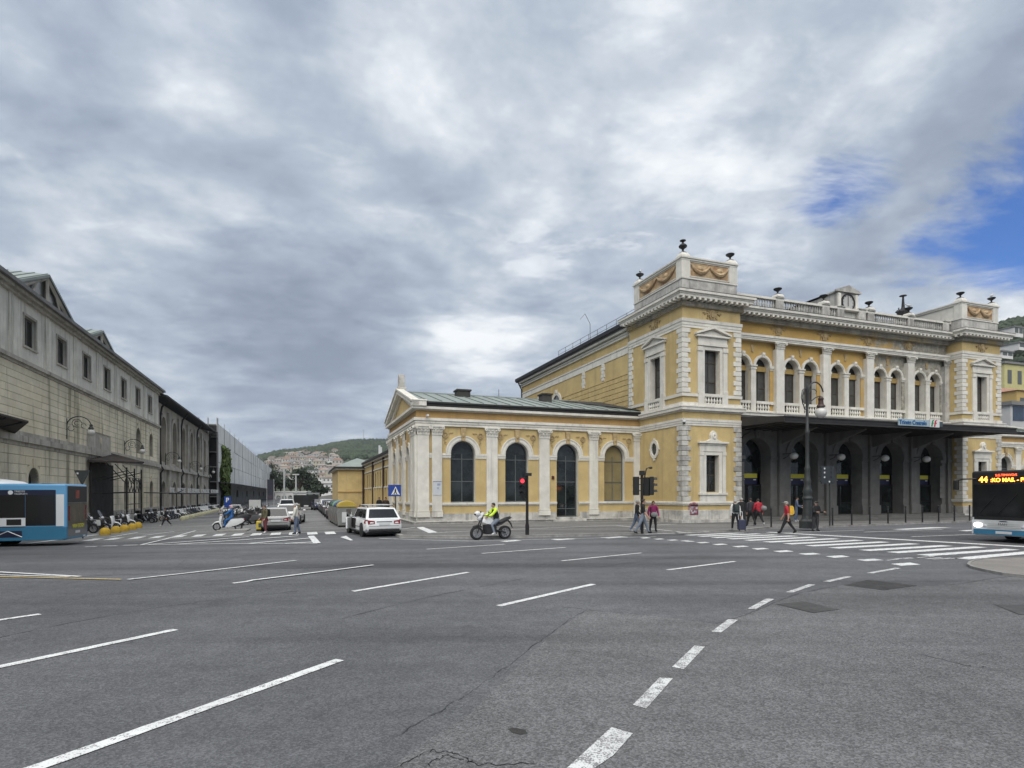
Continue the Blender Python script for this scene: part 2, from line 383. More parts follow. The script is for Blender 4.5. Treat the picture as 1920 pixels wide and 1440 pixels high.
# ------------------------------------------------------------ ground, pavements, markings
def asphalt(name, c, sp=0.5, patch=0.25, cool=0.0):
    m = bpy.data.materials.new(name); m.use_nodes = True; t = m.node_tree; b = t.nodes['Principled BSDF']
    tc = N(t, 'ShaderNodeTexCoord'); co = tc.outputs['Object']
    def nz(scale, det=6, rough=0.6, mp=None):
        n = N(t, 'ShaderNodeTexNoise'); n.inputs['Scale'].default_value = scale; n.inputs['Detail'].default_value = det; n.inputs['Roughness'].default_value = rough
        if mp:
            q = N(t, 'ShaderNodeMapping'); q.inputs['Rotation'].default_value = (0, 0, mp[0]); q.inputs['Scale'].default_value = (mp[1], mp[2], 1); lk(t, co, q.inputs[0]); lk(t, q.outputs[0], n.inputs['Vector'])
        else: lk(t, co, n.inputs['Vector'])
        return n.outputs['Fac']
    v = N(t, 'ShaderNodeTexVoronoi'); v.inputs['Scale'].default_value = 62.0; lk(t, co, v.inputs['Vector'])
    stone = N(t, 'ShaderNodeSeparateColor'); lk(t, v.outputs['Color'], stone.inputs[0])
    v2 = N(t, 'ShaderNodeTexVoronoi'); v2.inputs['Scale'].default_value = 24.0; lk(t, co, v2.inputs['Vector'])
    st2 = N(t, 'ShaderNodeSeparateColor'); lk(t, v2.outputs['Color'], st2.inputs[0])
    g = mth(t, 'ADD', mth(t, 'MULTIPLY', stone.outputs[0], 0.78), mth(t, 'MULTIPLY', st2.outputs[1], 0.22))
    grain = ramp(t, g, [(0.12, 1 - sp), (0.5, 0.95), (0.88, 1 + sp*1.15)])
    big = ramp(t, nz(0.13, 8, 0.62), [(0.34, 1 - patch), (0.66, 1.04)])
    tyre = ramp(t, nz(0.55, 5, 0.55, (-AL-.12, 0.05, 1.0)), [(0.36, 0.74), (0.50, 1.0), (0.66, 1.14)])
    wear = ramp(t, nz(0.30, 6, 0.6, (-AL, 0.12, 1.0)), [(0.38, 0.84), (0.58, 1.06)])
    mid = ramp(t, nz(2.6, 6, 0.65), [(0.34, 0.88), (0.66, 1.08)])
    o = mixc(t, 1.0, (c[0], c[1], c[2]), grain, 'MULTIPLY')
    spots = ramp(t, nz(0.75, 4, 0.5), [(0.60, 1.0), (0.74, 0.80)])
    for x in (big, wear, mid, tyre, spots): o = mixc(t, 1.0, o, x, 'MULTIPLY')
    lk(t, o, b.inputs['Base Color']); b.inputs['Roughness'].default_value = 0.82; b.inputs['Specular IOR Level'].default_value = 0.35
    bp = N(t, 'ShaderNodeBump'); bp.inputs['Strength'].default_value = 0.6; bp.inputs['Distance'].default_value = 0.008
    lk(t, v.outputs['Distance'], bp.inputs['Height']); lk(t, bp.outputs[0], b.inputs['Normal'])
    return m
ASPH = asphalt('asphalt', (0.119, 0.122, 0.129), 0.32, 0.34)
ASPH2 = asphalt('old_light_asphalt', (0.134, 0.135, 0.138), 0.40, 0.28)
ASPHP = asphalt('pavement_asphalt', (0.165, 0.163, 0.158), 0.35, 0.2)
ASPHS = asphalt('side_street_asphalt', (0.185, 0.184, 0.181), 0.35, 0.2)
ASPHD = asphalt('dark_fresh_patch', (0.108, 0.110, 0.117), 0.4, 0.15)
KERB = mat('granite_kerb', (0.27, 0.265, 0.25), 0.85, 0.2, 3, c2=(0.17, 0.165, 0.155), c2amt=0.5, bump=0.3)
ISLE = mat('island_paving', (0.25, 0.235, 0.215), 0.9, 0.14, 1.2, c2=(0.20, 0.19, 0.17), c2amt=0.5, fine=0.35)
def paint(name, c, wear):
    m = bpy.data.materials.new(name); m.use_nodes = True; t = m.node_tree; b = t.nodes['Principled BSDF']
    tc = N(t, 'ShaderNodeTexCoord'); co = tc.outputs['Object']
    n = N(t, 'ShaderNodeTexNoise'); n.inputs['Scale'].default_value = 9; n.inputs['Detail'].default_value = 9; n.inputs['Roughness'].default_value = 0.75; lk(t, co, n.inputs['Vector'])
    v = N(t, 'ShaderNodeTexVoronoi'); v.inputs['Scale'].default_value = 60; lk(t, co, v.inputs['Vector'])
    f = mth(t, 'ADD', mth(t, 'MULTIPLY', n.outputs['Fac'], 0.8), mth(t, 'MULTIPLY', v.outputs['Distance'], 0.3))
    msk = ramp(t, f, [(wear, 0.0), (wear + 0.10, 1.0)])
    n2 = N(t, 'ShaderNodeTexNoise'); n2.inputs['Scale'].default_value = 1.3; n2.inputs['Detail'].default_value = 5; lk(t, co, n2.inputs['Vector'])
    g = ramp(t, n2.outputs['Fac'], [(0.3, 0.82), (0.7, 1.0)])
    lk(t, mixc(t, msk, mixc(t, 1.0, c, g, 'MULTIPLY'), (0.19, 0.19, 0.195)), b.inputs['Base Color'])
    b.inputs['Roughness'].default_value = 0.75
    return m
PW = paint('white_road_paint', (0.70, 0.71, 0.70), 0.575)
PWO = paint('worn_white_road_paint', (0.62, 0.63, 0.62), 0.52)
PY = paint('yellow_road_paint', (0.62, 0.44, 0.12), 0.56)

def axis(vals): return sorted(set(vals))
gx = axis([-6000, -2500, -1200, -600, -300, -200, -150, -110] + [-90 + 2.0*i for i in range(58)] + [30, 40, 60, 100, 180, 300, 600, 1200, 2500, 6000])
gy = axis([-400, -150, -60, -20, 0, 10, 14, 16, 18, 20, 22, 24] + [26 + 1.5*i for i in range(24)] + [66, 75, 90, 120, 180, 300, 600, 1200, 2500, 6000])
g = MB(); vs = [(x, y, gh(x, y)) for y in gy for x in gx]; n = len(gx)
g.add(vs, [(j*n+i, j*n+i+1, (j+1)*n+i+1, (j+1)*n+i) for j in range(len(gy)-1) for i in range(n-1)])
struct(g.build('ground', ASPH, None, smooth_=True))

def sheet(name, pts, material, dz=0.004, sub=1):
    m = MB(); v = [(p.x, p.y, gh(p.x, p.y) + dz) for p in pts]; m.add(v, [tuple(range(len(v)))])
    return m.build(name, material)
def pxs(*pp): return [gp(x, y) for x, y in pp]
PLATEI = mat('rib_iron', (0.085, 0.084, 0.082), 0.6, 0.2, 4)
# older, lighter surface right of the long joint, and darker trench strips
struct(sheet('old_asphalt_patch', pxs((690,1475),(735,1440),(790,1395),(880,1340),(953,1267),(1037,1187),(1102,1144),(1260,1158),(1340,1170),(1420,1145),(1480,1120),(1580,1097),(1720,1100),(1860,1085),(1925,1078),(2300,1060),(2600,1475)), ASPH2, 0.004))
struct(sheet('dark_asphalt_strip', pxs((-60,1068),(330,1062),(352,1046),(640,1036),(800,1031),(1100,1020),(1100,1026),(800,1044),(600,1064),(300,1075),(-60,1090)), ASPHD, 0.004))
for poly in (((905,293),(1045,262),(1320,295),(1130,322)), ((520,400),(690,385),(885,430),(730,450)), ((1745,402),(1990,405),(2100,462),(1890,460))):
    pts = [gp(1280 + x/3, 1000 + y/3) for x, y in poly]
    m = MB(); c = sum(pts, Vector()) / 4
    root = thing('drain_cover', None, None); root.location = c
    m.add([p - c + Vector((0,0,0.007)) for p in pts], [(0,1,2,3)]); m.build('cover_plate', mat('cast_iron_%d' % len(MATS), (0.055, 0.054, 0.054), 0.7, 0.4, 3, bump=0.4), root)
    m = MB(); k = 13
    for i in range(1, k):
        f = i / k; a = pts[0].lerp(pts[1], f) - c; b = pts[3].lerp(pts[2], f) - c; w = (pts[1]-pts[0]).normalized()*0.022
        m.add([a-w+Vector((0,0,0.012)), a+w+Vector((0,0,0.012)), b+w+Vector((0,0,0.012)), b-w+Vector((0,0,0.012))], [(0,1,2,3)])
    stuff(m.build('rib', PLATEI, root))
    i = len([o for o in bpy.data.objects if o.name.startswith('drain_cover')])
    tag(root, ['large dark drain cover in the asphalt nearest the traffic island', 'ribbed dark drain grate beside the curving dashed line', 'dark drain cover cut by the right edge of the picture'][i-1], 'drain cover', 'drain covers in the road')
def crack(pp, w, mm=None):
    m = MB(); pts = [gp(x, y) for x, y in pp]; P = []
    for a, b in zip(pts, pts[1:]):
        for k in range(6): 
            q = a.lerp(b, k/6); P.append(q + Vector((random.uniform(-.02,.02), random.uniform(-.03,.03), 0)))
    P.append(pts[-1])
    for a, b in zip(P, P[1:]):
        d = (b-a).normalized(); q = Vector((-d.y, d.x, 0)) * w * random.uniform(0.25, 1.0); u = Vector((0,0,0.008))
        m.add([a-q+u, b-q+u, b+q+u, a+q+u], [(0,1,2,3)])
    struct(m.build('road_crack', mm or BLACK))
SEAM = mat('tar_seam', (0.05,0.05,0.053), 0.8, 0.3, 6)
B_ = lambda *p: [(640 + x/3, 1000 + y/3) for x, y in p]
crack(B_((320,1135),(445,1065),(600,970),(720,900),(830,820),(940,745),(1100,620),(1190,560),(1290,480),(1385,432)), 0.006, SEAM)
crack(B_((340,1310),(420,1262),(500,1225),(620,1240),(700,1270),(740,1300),(860,1305),(1100,1300)), 0.006)
crack(B_((480,1310),(540,1275),(600,1250),(690,1275)), 0.005)
crack(B_((1385,432),(1300,420),(1240,415)), 0.012)
SEAM2 = mat('faint_joint', (0.092,0.094,0.099), 0.85, 0.3, 6)
for pp, w, sm in ((((1342,1170),(1380,1160),(1420,1145),(1452,1131),(1500,1112),(1540,1104),(1585,1097)),.010,SEAM), (((1720,1100),(1790,1096),(1868,1084),(1930,1078)),.012,SEAM), (((1102,1144),(1180,1151),(1260,1158),(1342,1170)),.010,SEAM2), (((-10,1197),(130,1168),(270,1143),(400,1125),(560,1108)),.014,SEAM2), (((640,1160),(800,1120),(980,1085),(1180,1055),(1400,1030)),.014,SEAM2), (((1720,1226),(1770,1238),(1815,1249),(1850,1252)),.008,SEAM), (((330,1062),(352,1046),(440,1042),(560,1038)),.03,SEAM2), (((-10,1140),(240,1110),(520,1075),(800,1048)),.012,SEAM2)):
    crack(pp, w, sm)
struct(sheet('tar_stain', pxs((952,1368),(965,1366),(985,1370),(988,1376),(975,1379),(960,1375)), mat('tar', (0.035,0.034,0.03), 0.7, 0.3, 4), 0.008))

LZ0 = 0.009
def lz(x, y): return 0.009 if gh(x, y) > -0.0005 else 0.026
def seg(name, a, b, w, material=PW, ext0=0.0, ext1=0.0, parent=None):
    A = gp(*a); Bp = gp(*b); d = Bp - A; d.z = 0; d.normalize(); A = A - d*ext0; Bp = Bp + d*ext1
    q = Vector((-d.y, d.x, 0)) * (w/2); L = (Bp-A).length; near = min(A.y, Bp.y) < 22; k = max(1, int(L/(.16 if near else 2.0))); m = MB(); v = []
    for i in range(k+1):
        p = A.lerp(Bp, i/k)
        for s in (-1, 1):
            r = p + q*s*(1 + (random.uniform(-.10,.06) if near else 0)); v.append((r.x, r.y, gh(r.x, r.y) + lz(r.x, r.y)))
    m.add(v, [(2*i, 2*i+1, 2*i+3, 2*i+2) for i in range(k)])
    o = m.build(name, material, parent)
    if parent is None: struct(o)
    return o
for a, b, w, e in (((70,1440),(637,1238),0.15,3.0), ((0,1251),(329,1181),0.15,4.0), ((0,1163),(75,1152),0.14,4.0), ((240,1088),(555,1052),0.13,0), ((437,1094),(700,1060.7),0.13,0),
                ((661.7,1109.3),(878,1073.5),0.15,0), ((935,1136.7),(1113,1095.7),0.15,0), ((800,1030),(946.7,1020.7),0.12,0), ((903,1038),(1060,1026.7),0.12,0),
                ((1053,1052),(1203,1037),0.12,0), ((1251.7,1069),(1378,1053),0.13,0)):
    seg('lane_line', a, b, w, PW, e)
seg('edge_line', (0,1082.7), (227,1088), 0.10, PY, 6); seg('edge_line', (0,1074), (150,1082.5), 0.14, PW, 6); seg('edge_line', (0,1079.5), (130,1083), 0.10, PW, 6)
def quad(name, pts, material, parent=None):
    P = [gp(*p) for p in pts]; m = MB(); m.add([(p.x, p.y, gh(p.x,p.y)+lz(p.x,p.y)) for p in P], [(0,1,2,3)])
    o = m.build(name, material, parent); 
    if parent is None: struct(o)
    return o
for q in (((1052,1452),(1100,1452),(1150,1418),(1186.7,1376.7),(1146.7,1365)), ((1186.7,1323),(1211.7,1330),(1261.7,1273),(1236.7,1271.7)), ((1260,1251.7),(1282,1256),(1322,1213.5),(1302,1211.5)),
          ((1334,1185),(1351.7,1187),(1384,1163),(1365,1162)), ((1401.7,1142),(1416.7,1143),(1452,1124),(1436.7,1123)), ((1473,1111),(1486.7,1111.7),(1529,1097),(1516.7,1096)),
          ((1543,1090.7),(1555,1092),(1598,1082),(1586.7,1081)), ((1625,1074.7),(1636.7,1075.7),(1690,1066),(1678,1065))):
    P = [gp(*p) for p in q]; m = MB(); m.add([(p.x, p.y, LZ0) for p in P], [tuple(range(len(P)))]); struct(m.build('turning_dash', PWO))
for cx, cy, w, h in ((35,46,70,7),(115,53,80,7),(210,63,95,8),(325,75,100,9),(437,88,105,10),(567,102,120,12),(715,117,130,12),(873,132,140,14),(1055,151,155,14),(1255,175,170,18),
                     (18,43.5,70,6),(-57,39,70,6),(-132,33,68,6),(-210,26.5,66,6)):
    cx = 1280 + cx/3; cy = 1000 + cy/3; w /= 3; h /= 3
    quad('crossing_square', ((cx-.5*w,cy-.1*h),(cx-.15*w,cy+.5*h),(cx+.5*w,cy+.1*h),(cx+.15*w,cy-.5*h)), PW)
zr = struct(link('crosswalk', None)); 
for a, b in (((1862,1054),(2000,1041)),((1801,1048),(1935,1035.5)),((1731,1041.7),(1899,1030.2)),((1673,1036.5),(1839,1025.8)),((1620,1032.5),(1776,1023.3)),((1562,1028),(1715,1019.6)),((1517,1024),(1660,1016.3)),
             ((1476,1020.3),(1612,1013.2)),((1437,1016.8),(1568,1010.2)),((1400,1013.6),(1525,1007.4)),((1368,1010.8),(1490,1005)),((1338,1008.4),(1455,1003)),((1312,1006),(1425,1001)),((1288,1003.8),(1395,999.2))):
    seg('stripe', a, b, 0.46, PW, parent=zr)
seg('stop_line', (1440,998), (1925,1025.5), 0.5, PW, 0, 6)
seg('edge_line', (1620,998), (1768,992.6), 0.14); seg('edge_line', (1709,1006.6), (1820,1002.4), 0.14, PW, 0, 8); seg('edge_line', (1430,1000.5), (1620,994.2), 0.12)
quad('edge_line', ((1672,992.8),(1700,993.4),(1785,989.4),(1745,988.8)), PW); quad('edge_line', ((1796,995),(1812,996.2),(1840,995),(1825,993.5)), PW)
# scraped remains of old markings
for k in range(9):
    x = 1665 + k*14 + random.uniform(-4, 4); y = 1049 + random.uniform(-3, 3)
    seg('worn_marking', (x, y), (x + random.uniform(18, 34), y - random.uniform(1, 3)), 0.10, PWO)
# zebra across the side street: bars lie along the street
zl = struct(link('crosswalk', None))
for cx, cy in ((619,1000),(585.5,1000.7),(551.5,1001),(517,1001.7),(481,1002.5),(446,1003),(411,1003.8),(373,1005),(336.6,1006.3),(295,1007.7),(257,1009),(213.5,1011),(175,1012.6)):
    c = gp(cx, cy); m = MB(); v = []
    for i in range(3):
        for s in (-.26, .26):
            p = c.xy + E2*(-1.05 + 1.05*i) + E1*s; v.append((p.x, p.y, gh(p.x, p.y) + lz(p.x, p.y)))
    m.add(v, [(0,1,3,2),(2,3,5,4)]); m.build('stripe', PW, zl)
for a, b, w in (((264,1022.3),(595.8,1019.6),0.14), ((583,1005.5),(594.5,1019.5),0.30), ((278,1021.6),(467,1007),0.30), ((330,1021.4),(559,1005.6),0.30), ((467,1019.9),(582,1009.6),0.30), ((535,1020),(586,1017.2),0.30),
                ((265,1022.2),(306,1012.6),0.16), ((306,1012.6),(367,995.5),0.16), ((267,1005),(327,997),0.16), ((206,1008),(258,999),0.16), ((32,1022),(181,1003.4),0.30),
                ((160,1026.3),(181,1025.8),0.24), ((192.5,1024.9),(219.6,1024.3),0.24), ((230,1023.4),(257.5,1022.8),0.24)):
    seg('hatch_line', a, b, w)
quad('turn_arrow', ((638,1008),(649,1005.6),(662,1014),(657,1014.5)), PW)
seg('edge_line', (712,1010.6), (880,1014.6), 0.12); seg('edge_line', (880,1014.6), (1230,1006.5), 0.10)
for x, y, w in ((958,1014.4,42), (1056,1011.3,48), (1152,1007.8,54)):
    quad('crossing_square', ((x-.5*w,y+.5),(x-.2*w,y+1.9),(x+.5*w,y-.4),(x+.2*w,y-1.6)), PW)

# side street surface, lighter than the square
ss = sheet('side_street', [], ASPHS) if False else None
m = MB(); v = []
SS = [-40.9 + 1.1*i for i in range(21)]; NS = len(SS)
TT = [-5.5 + 2.0*i for i in range(28)] + [55, 70, 100, 200, 360]
for t_ in TT:
    for s_ in SS:
        tt = max(t_, 0.9 - (s_ + 19) * 0.12) if t_ < 4 else t_
        p = W(s_, tt); v.append((p.x, p.y, gh(p.x, p.y) + 0.012))
m.add(v, [(j*NS+i, j*NS+i+1, (j+1)*NS+i+1, (j+1)*NS+i) for j in range(len(TT)-1) for i in range(NS-1)])
struct(m.build('side_street', ASPHS, None, smooth_=True))

# station pavement with kerb
def kerbed(name, pts, top, h=0.12, kw=0.28):
    root = struct(link(name, None)); n = len(pts); m = MB()
    zt = lambda p: gh(p.x, p.y) + h
    m.add([(p.x, p.y, h) for p in pts], [tuple(range(n))]); m.build('paving', top, root)
    return root
KP = [gp(x, y) for x, y in ((749,1009),(880,1010.2),(1000,1008.4),(1185,1003.8),(1240,1001.4),(1300,1000.2),(1400,996.8),(1440,991.8),(1520,990.2),(1700,983.5),(1815,979.2))]
pav_front = [Vector((p.x, p.y, 0)) for p in KP] + [W(40, -4.2), W(75, -4.0)]
pts = pav_front + [W(75, 8), W(31.5, 8), W(-16, 16), W(-16, 17.5), W(-14.8, 17.5), W(-14.8, 54), W(-17.2, 54), W(-18.6, 20), W(-19.2, 4)]
pv = kerbed('station_pavement', pts, ASPHP)
edge = [pts[-3], pts[-2], pts[-1]] + pav_front
for a, b in zip(edge, edge[1:]):
    L = (b-a).length; k = max(1, round(L/1.15)); d = (b-a).normalized(); q = Vector((-d.y, d.x, 0))
    if L > 12 and a.y > 45: k = 6
    for i in range(k):
        p0 = a + d*(L*i/k + .006); p1 = a + d*(L*(i+1)/k - .006); m = MB()
        o = Vector((0,0,-0.3)); hh = 0.126 + random.uniform(-.003, .003); u = Vector((0,0,hh))
        m.add([p0+o-q*.004, p1+o-q*.004, p1+q*.26+o, p0+q*.26+o, p0+u-q*.004+q*.015, p1+u-q*.004+q*.015, p1+q*.26+u, p0+q*.26+u], [(0,3,2,1),(4,5,6,7),(0,1,5,4),(1,2,6,5),(2,3,7,6),(3,0,4,7)])
        m.build('kerb_stone', KERB, pv)
# lines on the pavement
def pline(a, b, w):
    A = gp(a[0], a[1], .12); Bp = gp(b[0], b[1], .12); d = (Bp-A).normalized(); q = Vector((-d.y, d.x, 0))*w/2; u = Vector((0,0,.005)); m = MB()
    m.add([A-q+u, Bp-q+u, Bp+q+u, A+q+u], [(0,1,2,3)]); struct(m.build('cycle_lane_line', PW))
pline((752,992), (779,988.8), .12); pline((815,998.7), (1000,991), .12); pline((1000,991), (1157,985), .12); pline((1157,985.3), (1285,998.3), .14); pline((1225,984.5), (1270,982.6), .12); pline((1210,1001.8),(1330,996.8),.12)
m = MB(); m.add([gp(x, y, .12) + Vector((0,0,.005)) for x, y in ((780.8,989),(793,988),(820,998),(804,999.6))], [(0,1,2,3)]); struct(m.build('cycle_lane_line', PW))
# traffic island at the right
isl = [gp(x, y) for x, y in ((1813,1061.5),(1816,1057),(1826,1053.4),(1850,1050.6),(1925,1048),(2080,1043),(2300,1060),(2200,1120),(1980,1091),(1925,1083.6),(1880,1079),(1845,1072),(1822,1066.5))]
iv = struct(link('traffic_island', None)); c = sum(isl, Vector())/len(isl); m = MB()
inn = [p.lerp(c, 0.05) for p in isl]
m.add([(p.x, p.y, 0.062) for p in inn], [tuple(range(len(inn)))]); m.build('paving', ISLE, iv)
for i in range(len(isl)):
    j = (i+1) % len(isl); m = MB(); a, b, c_, d_ = isl[i], isl[j], inn[j], inn[i]; z = 0.07
    m.add([(a.x,a.y,-.1),(b.x,b.y,-.1),(b.x,b.y,z),(a.x,a.y,z),(c_.x,c_.y,z),(d_.x,d_.y,z)], [(0,1,2,3),(3,2,4,5)]); m.build('kerb_stone', KERB, iv)
# ------------------------------------------------------------ architectural vocabulary
def window(M, par, a, b, zb, zt, arch, d, vb=(), hb=(), fw=0.07, fm=FRAME, gm=GLASS, name='window', bw=None):
    """frame with bars, and a pane behind it as its sub-part"""
    m = MB(); bw = bw or fw*.7; c, r = (a+b)/2, (b-a)/2
    m.mb(M, a, a+fw, zb, zt, d-.03, d+.05); m.mb(M, b-fw, b, zb, zt, d-.03, d+.05); m.mb(M, a+fw, b-fw, zb, zb+fw, d-.03, d+.05)
    if arch: m.ring(M, c, zt, r-fw, r, d-.03, d+.05)
    else: m.mb(M, a+fw, b-fw, zt-fw, zt, d-.03, d+.05)
    for x in vb: m.mb(M, x-bw/2, x+bw/2, zb+fw, zt if arch else zt-fw, d-.02, d+.04)
    for z in hb: m.mb(M, a+fw, b-fw, z-bw/2, z+bw/2, d-.025, d+.045)
    o = m.build(name, fm, par)
    def pane(x0, x1, z0, z1):
        p = MB(); p.mb(M, x0, x1, z0, z1, d+.015, d+.025); p.build('pane', gm, o)
    xs = [a+fw] + [x for v in vb for x in (v,)] + [b-fw]; zs = [zb+fw] + list(hb) + [zt if arch else zt-fw]
    for x0, x1 in zip(xs, xs[1:]):
        for z0, z1 in zip(zs, zs[1:]): pane(x0+.002, x1-.002, z0+.002, z1-.002)
    if arch:
        p = MB(); k = 12; rr = r - fw
        p.prism([(c - rr*math.cos(PI*i/k), zt + rr*math.sin(PI*i/k)) for i in range(k+1)], M, d+.015, d+.025); p.build('pane', gm, o)
    return o
def capital(M, uc, z0, z1, w, d0, par, material=WHT, name='capital'):
    m = MB(); h = z1-z0; hw = w/2
    m.mb(M, uc-hw-.02, uc+hw+.02, z0, z0+.06*h/.6, d0-.03, d0+.1)
    for k, (f0, f1, ex) in enumerate(((.08,.42,.02),(.42,.70,.05),(.70,.86,.09))):
        m.mb(M, uc-hw-ex, uc+hw+ex, z0+h*f0, z0+h*f1, d0-.02-ex*.6, d0+.1)
    m.mb(M, uc-hw-.15, uc+hw+.15, z0+h*.88, z1, d0-.12, d0+.1)
    for r_, (zz, hh, ex) in enumerate(((.10,.34,.03),(.36,.36,.07))):
        n = 4 - r_
        for k in range(n):
            x = uc - hw + w*(k+.5)/n; q = w/n*.38; z = z0+h*zz
            m.add([M(x-q,z,d0-ex+.01), M(x+q,z,d0-ex+.01), M(x+q*.9,z+h*hh*.7,d0-ex-.03), M(x-q*.9,z+h*hh*.7,d0-ex-.03), M(x,z+h*hh,d0-ex-.09), M(x,z+h*hh*.8,d0-ex-.12)], [(0,1,2,3),(3,2,4),(3,5,2),(3,4,5),(2,5,4)])
    for sx in (-1, 1):
        cx = uc + sx*(hw+.06); cz = z0+h*.78
        m.ring(M, cx, cz, .035, .10, d0-.16, d0-.02, 0, 2*PI, 10)
    return m.build(name, material, par)
def pilaster(M, uc, z0, z1, w, d0, par, cap=0.0, base=0.0, material=WHT, dback=0.0):
    m = MB(); hw = w/2
    m.mb(M, uc-hw, uc+hw, z0+base, z1-cap, d0, dback)
    if base:
        m.mb(M, uc-hw-.05, uc+hw+.05, z0, z0+base*.72, d0-.05, dback); m.mb(M, uc-hw-.03, uc+hw+.03, z0+base*.72, z0+base*.86, d0-.03, dback); m.mb(M, uc-hw-.045, uc+hw+.045, z0+base*.86, z0+base, d0-.045, dback)
    o = m.build('pilaster', material, par, bev=.012)
    if cap: capital(M, uc, z1-cap, z1, w, d0, o, material)
    return o
def roundel(M, u, z, r, d, par, s=1):
    m = MB(); m.ring(M, u, z, r*.68, r, d-.07, d, 0, 2*PI, 16); m.ring(M, u, z, .0, r*.42, d-.05, d, 0, 2*PI, 12)
    for (du, dz, a0, a1, rr) in ((r*1.65, r*.55, .2, 3.6, r*.42), (r*2.35, r*.62, .2, 3.4, r*.3), (-r*.05, -r*1.6, .8, 4.2, r*.45), (.0, -r*2.5, .6, 4.0, r*.33), (r*.25, -r*3.1, .6, 3.6, r*.2)):
        m.ring(M, u+s*du, z+dz, rr*.45, rr, d-.05, d, a0, a1, 8)
    return m.build('roundel_ornament', mat_orn, par)
mat_orn = mat('ochre_stucco_relief', (0.40, 0.30, 0.16), 0.9, 0.2, 3.0, c2=(0.30, 0.22, 0.11), c2amt=0.5, bump=0.4)
def cartouche(M, u, z, d, par, k=1.0, material=None):
    m = MB(); m.ring(M, u, z, 0, .16*k, d-.14, d, 0, 2*PI, 12, ez=1.25); m.ring(M, u, z, .18*k, .27*k, d-.10, d, 0, 2*PI, 14, ez=1.2)
    for s in (-1, 1):
        for (du, dz, r, a0, a1) in ((.42,.02,.16,.3,4.4),(.66,.05,.11,.4,4.2),(.38,-.17,.10,1.5,5.5),(.36,.2,.09,0,4)):
            m.ring(M, u+s*du*k, z+dz*k, r*.4*k, r*k, d-.07, d, a0 if s > 0 else PI-a1, a1 if s > 0 else PI-a0, 8)
    m.mb(M, u-.2*k, u+.2*k, z-.36*k, z-.27*k, d-.1, d)
    return m.build('cartouche', material or mat_orn, par)
BAL = MB().lathe([(.075,0),(.075,.05),(.045,.08),(.05,.12),(.085,.2),(.09,.26),(.06,.36),(.042,.42),(.06,.46),(.075,.48),(.075,.53)], 8).mesh('baluster', WHT, True)
def balusters(par, M, u0, u1, n, z, h, d):
    for i in range(n):
        p = M(u0 + (u1-u0)*(i+.5)/n, z, d); link('baluster', BAL, par, p, 0, (min(1.0, (u1-u0)/n/.2), min(1.0, (u1-u0)/n/.2), h/.53))
URN = MB().lathe([(.17,0),(.17,.04),(.07,.09),(.05,.2),(.07,.26),(.16,.33),(.27,.40),(.30,.47),(.26,.50),(.10,.53),(.02,.55)], 14).mesh('urn', IRON, True)
URN2 = MB().lathe([(.2,0),(.2,.03),(.10,.1),(.06,.22),(.09,.3),(.26,.42),(.28,.5),(.22,.58),(.10,.66),(.05,.74),(.09,.78),(.2,.84),(.2,.88),(.02,.9)], 14).mesh('urn', IRON, True)
for msh in (URN, URN2):
    bm = bmesh.new(); bm.from_mesh(msh)
    bm.to_mesh(msh); bm.free()
def urn(par, s, t, z, big=False, k=1.0):
    m = MB()
    for i in range(4):
        a = PI/4 + i*PI/2; c, q = math.cos(a), math.sin(a)
        m.tube([(s+c*.26*k,t+q*.26*k,z+.0), (s+c*.2*k,t+q*.2*k,z+.06), (s+c*.06*k,t+q*.06*k,z+.12)], .025, 5)
    link('urn', URN2 if big else URN, par, (s, t, z), 0, (k,)*3); m.build('urn_foot', IRON, par)
def quoins(par, s0, sd, t0, td, z0, z1, h, wl=.60, ws=.42, ex=.06, material=WHT, face=None, name='quoin'):
    """corner blocks: corner at (s0,t0); wall runs towards sd and td"""
    n = round((z1-z0)/h); h = (z1-z0)/n
    for i in range(n):
        a, b = (wl, ws) if i % 2 == 0 else (ws, wl)
        if i % 2 == 0: a = b = wl
        else: a = b = ws
        za, zb = z0+i*h+.012, z0+(i+1)*h-.012; m = MB()
        x0, x1 = sorted((s0 - sd*ex, s0 + sd*a)); y0, y1 = sorted((t0 - td*ex, t0 + td*b))
        m.box(x0, x1, y0, y1, za, zb); m.build(name, material, par, bev=.018)
def slab(par, name, s0, s1, t0, t1, z0, z1, p, material, bev=0.0):
    m = MB(); m.box(s0-p, s1+p, t0-p, t1+p, z0, z1); return m.build(name, material, par, bev=bev)
def surround_upper(M, par, c):
    """tall first-floor window: jambs, lintel, pediment"""
    m = MB()
    for s in (-1, 1):
        a, b = sorted((c+s*.62, c+s*.84)); m.mb(M, a, b, 8.72, 11.9, -.06, .2)
        a, b = sorted((c+s*.86, c+s*1.2)); m.mb(M, a, b, 8.72, 11.55, -.11, .1); m.mb(M, a-.03, b+.03, 11.55, 11.85, -.16, .1); m.mb(M, a-.03, b+.03, 8.72, 8.95, -.15, .1)
    m.mb(M, c-.84, c+.84, 11.66, 11.9, -.05, .2)
    m.mb(M, c-1.2, c+1.2, 11.92, 12.12, -.14, .1); m.mb(M, c-1.18, c+1.18, 12.12, 12.5, -.10, .1); m.mb(M, c-1.36, c+1.36, 12.5, 12.62, -.24, .1)
    m.build('window_surround', WHT, par, bev=.012)
    m = MB(); m.prism([(c-1.3,12.63),(c+1.3,12.63),(c,13.02)], M, -.08, .05)
    for s in (-1, 1): m.prism([(c+s*1.42,12.63),(c+s*1.42,12.76),(c,13.22),(c,13.07)], M, -.28, .05)
    m.build('pediment', WHT, par)
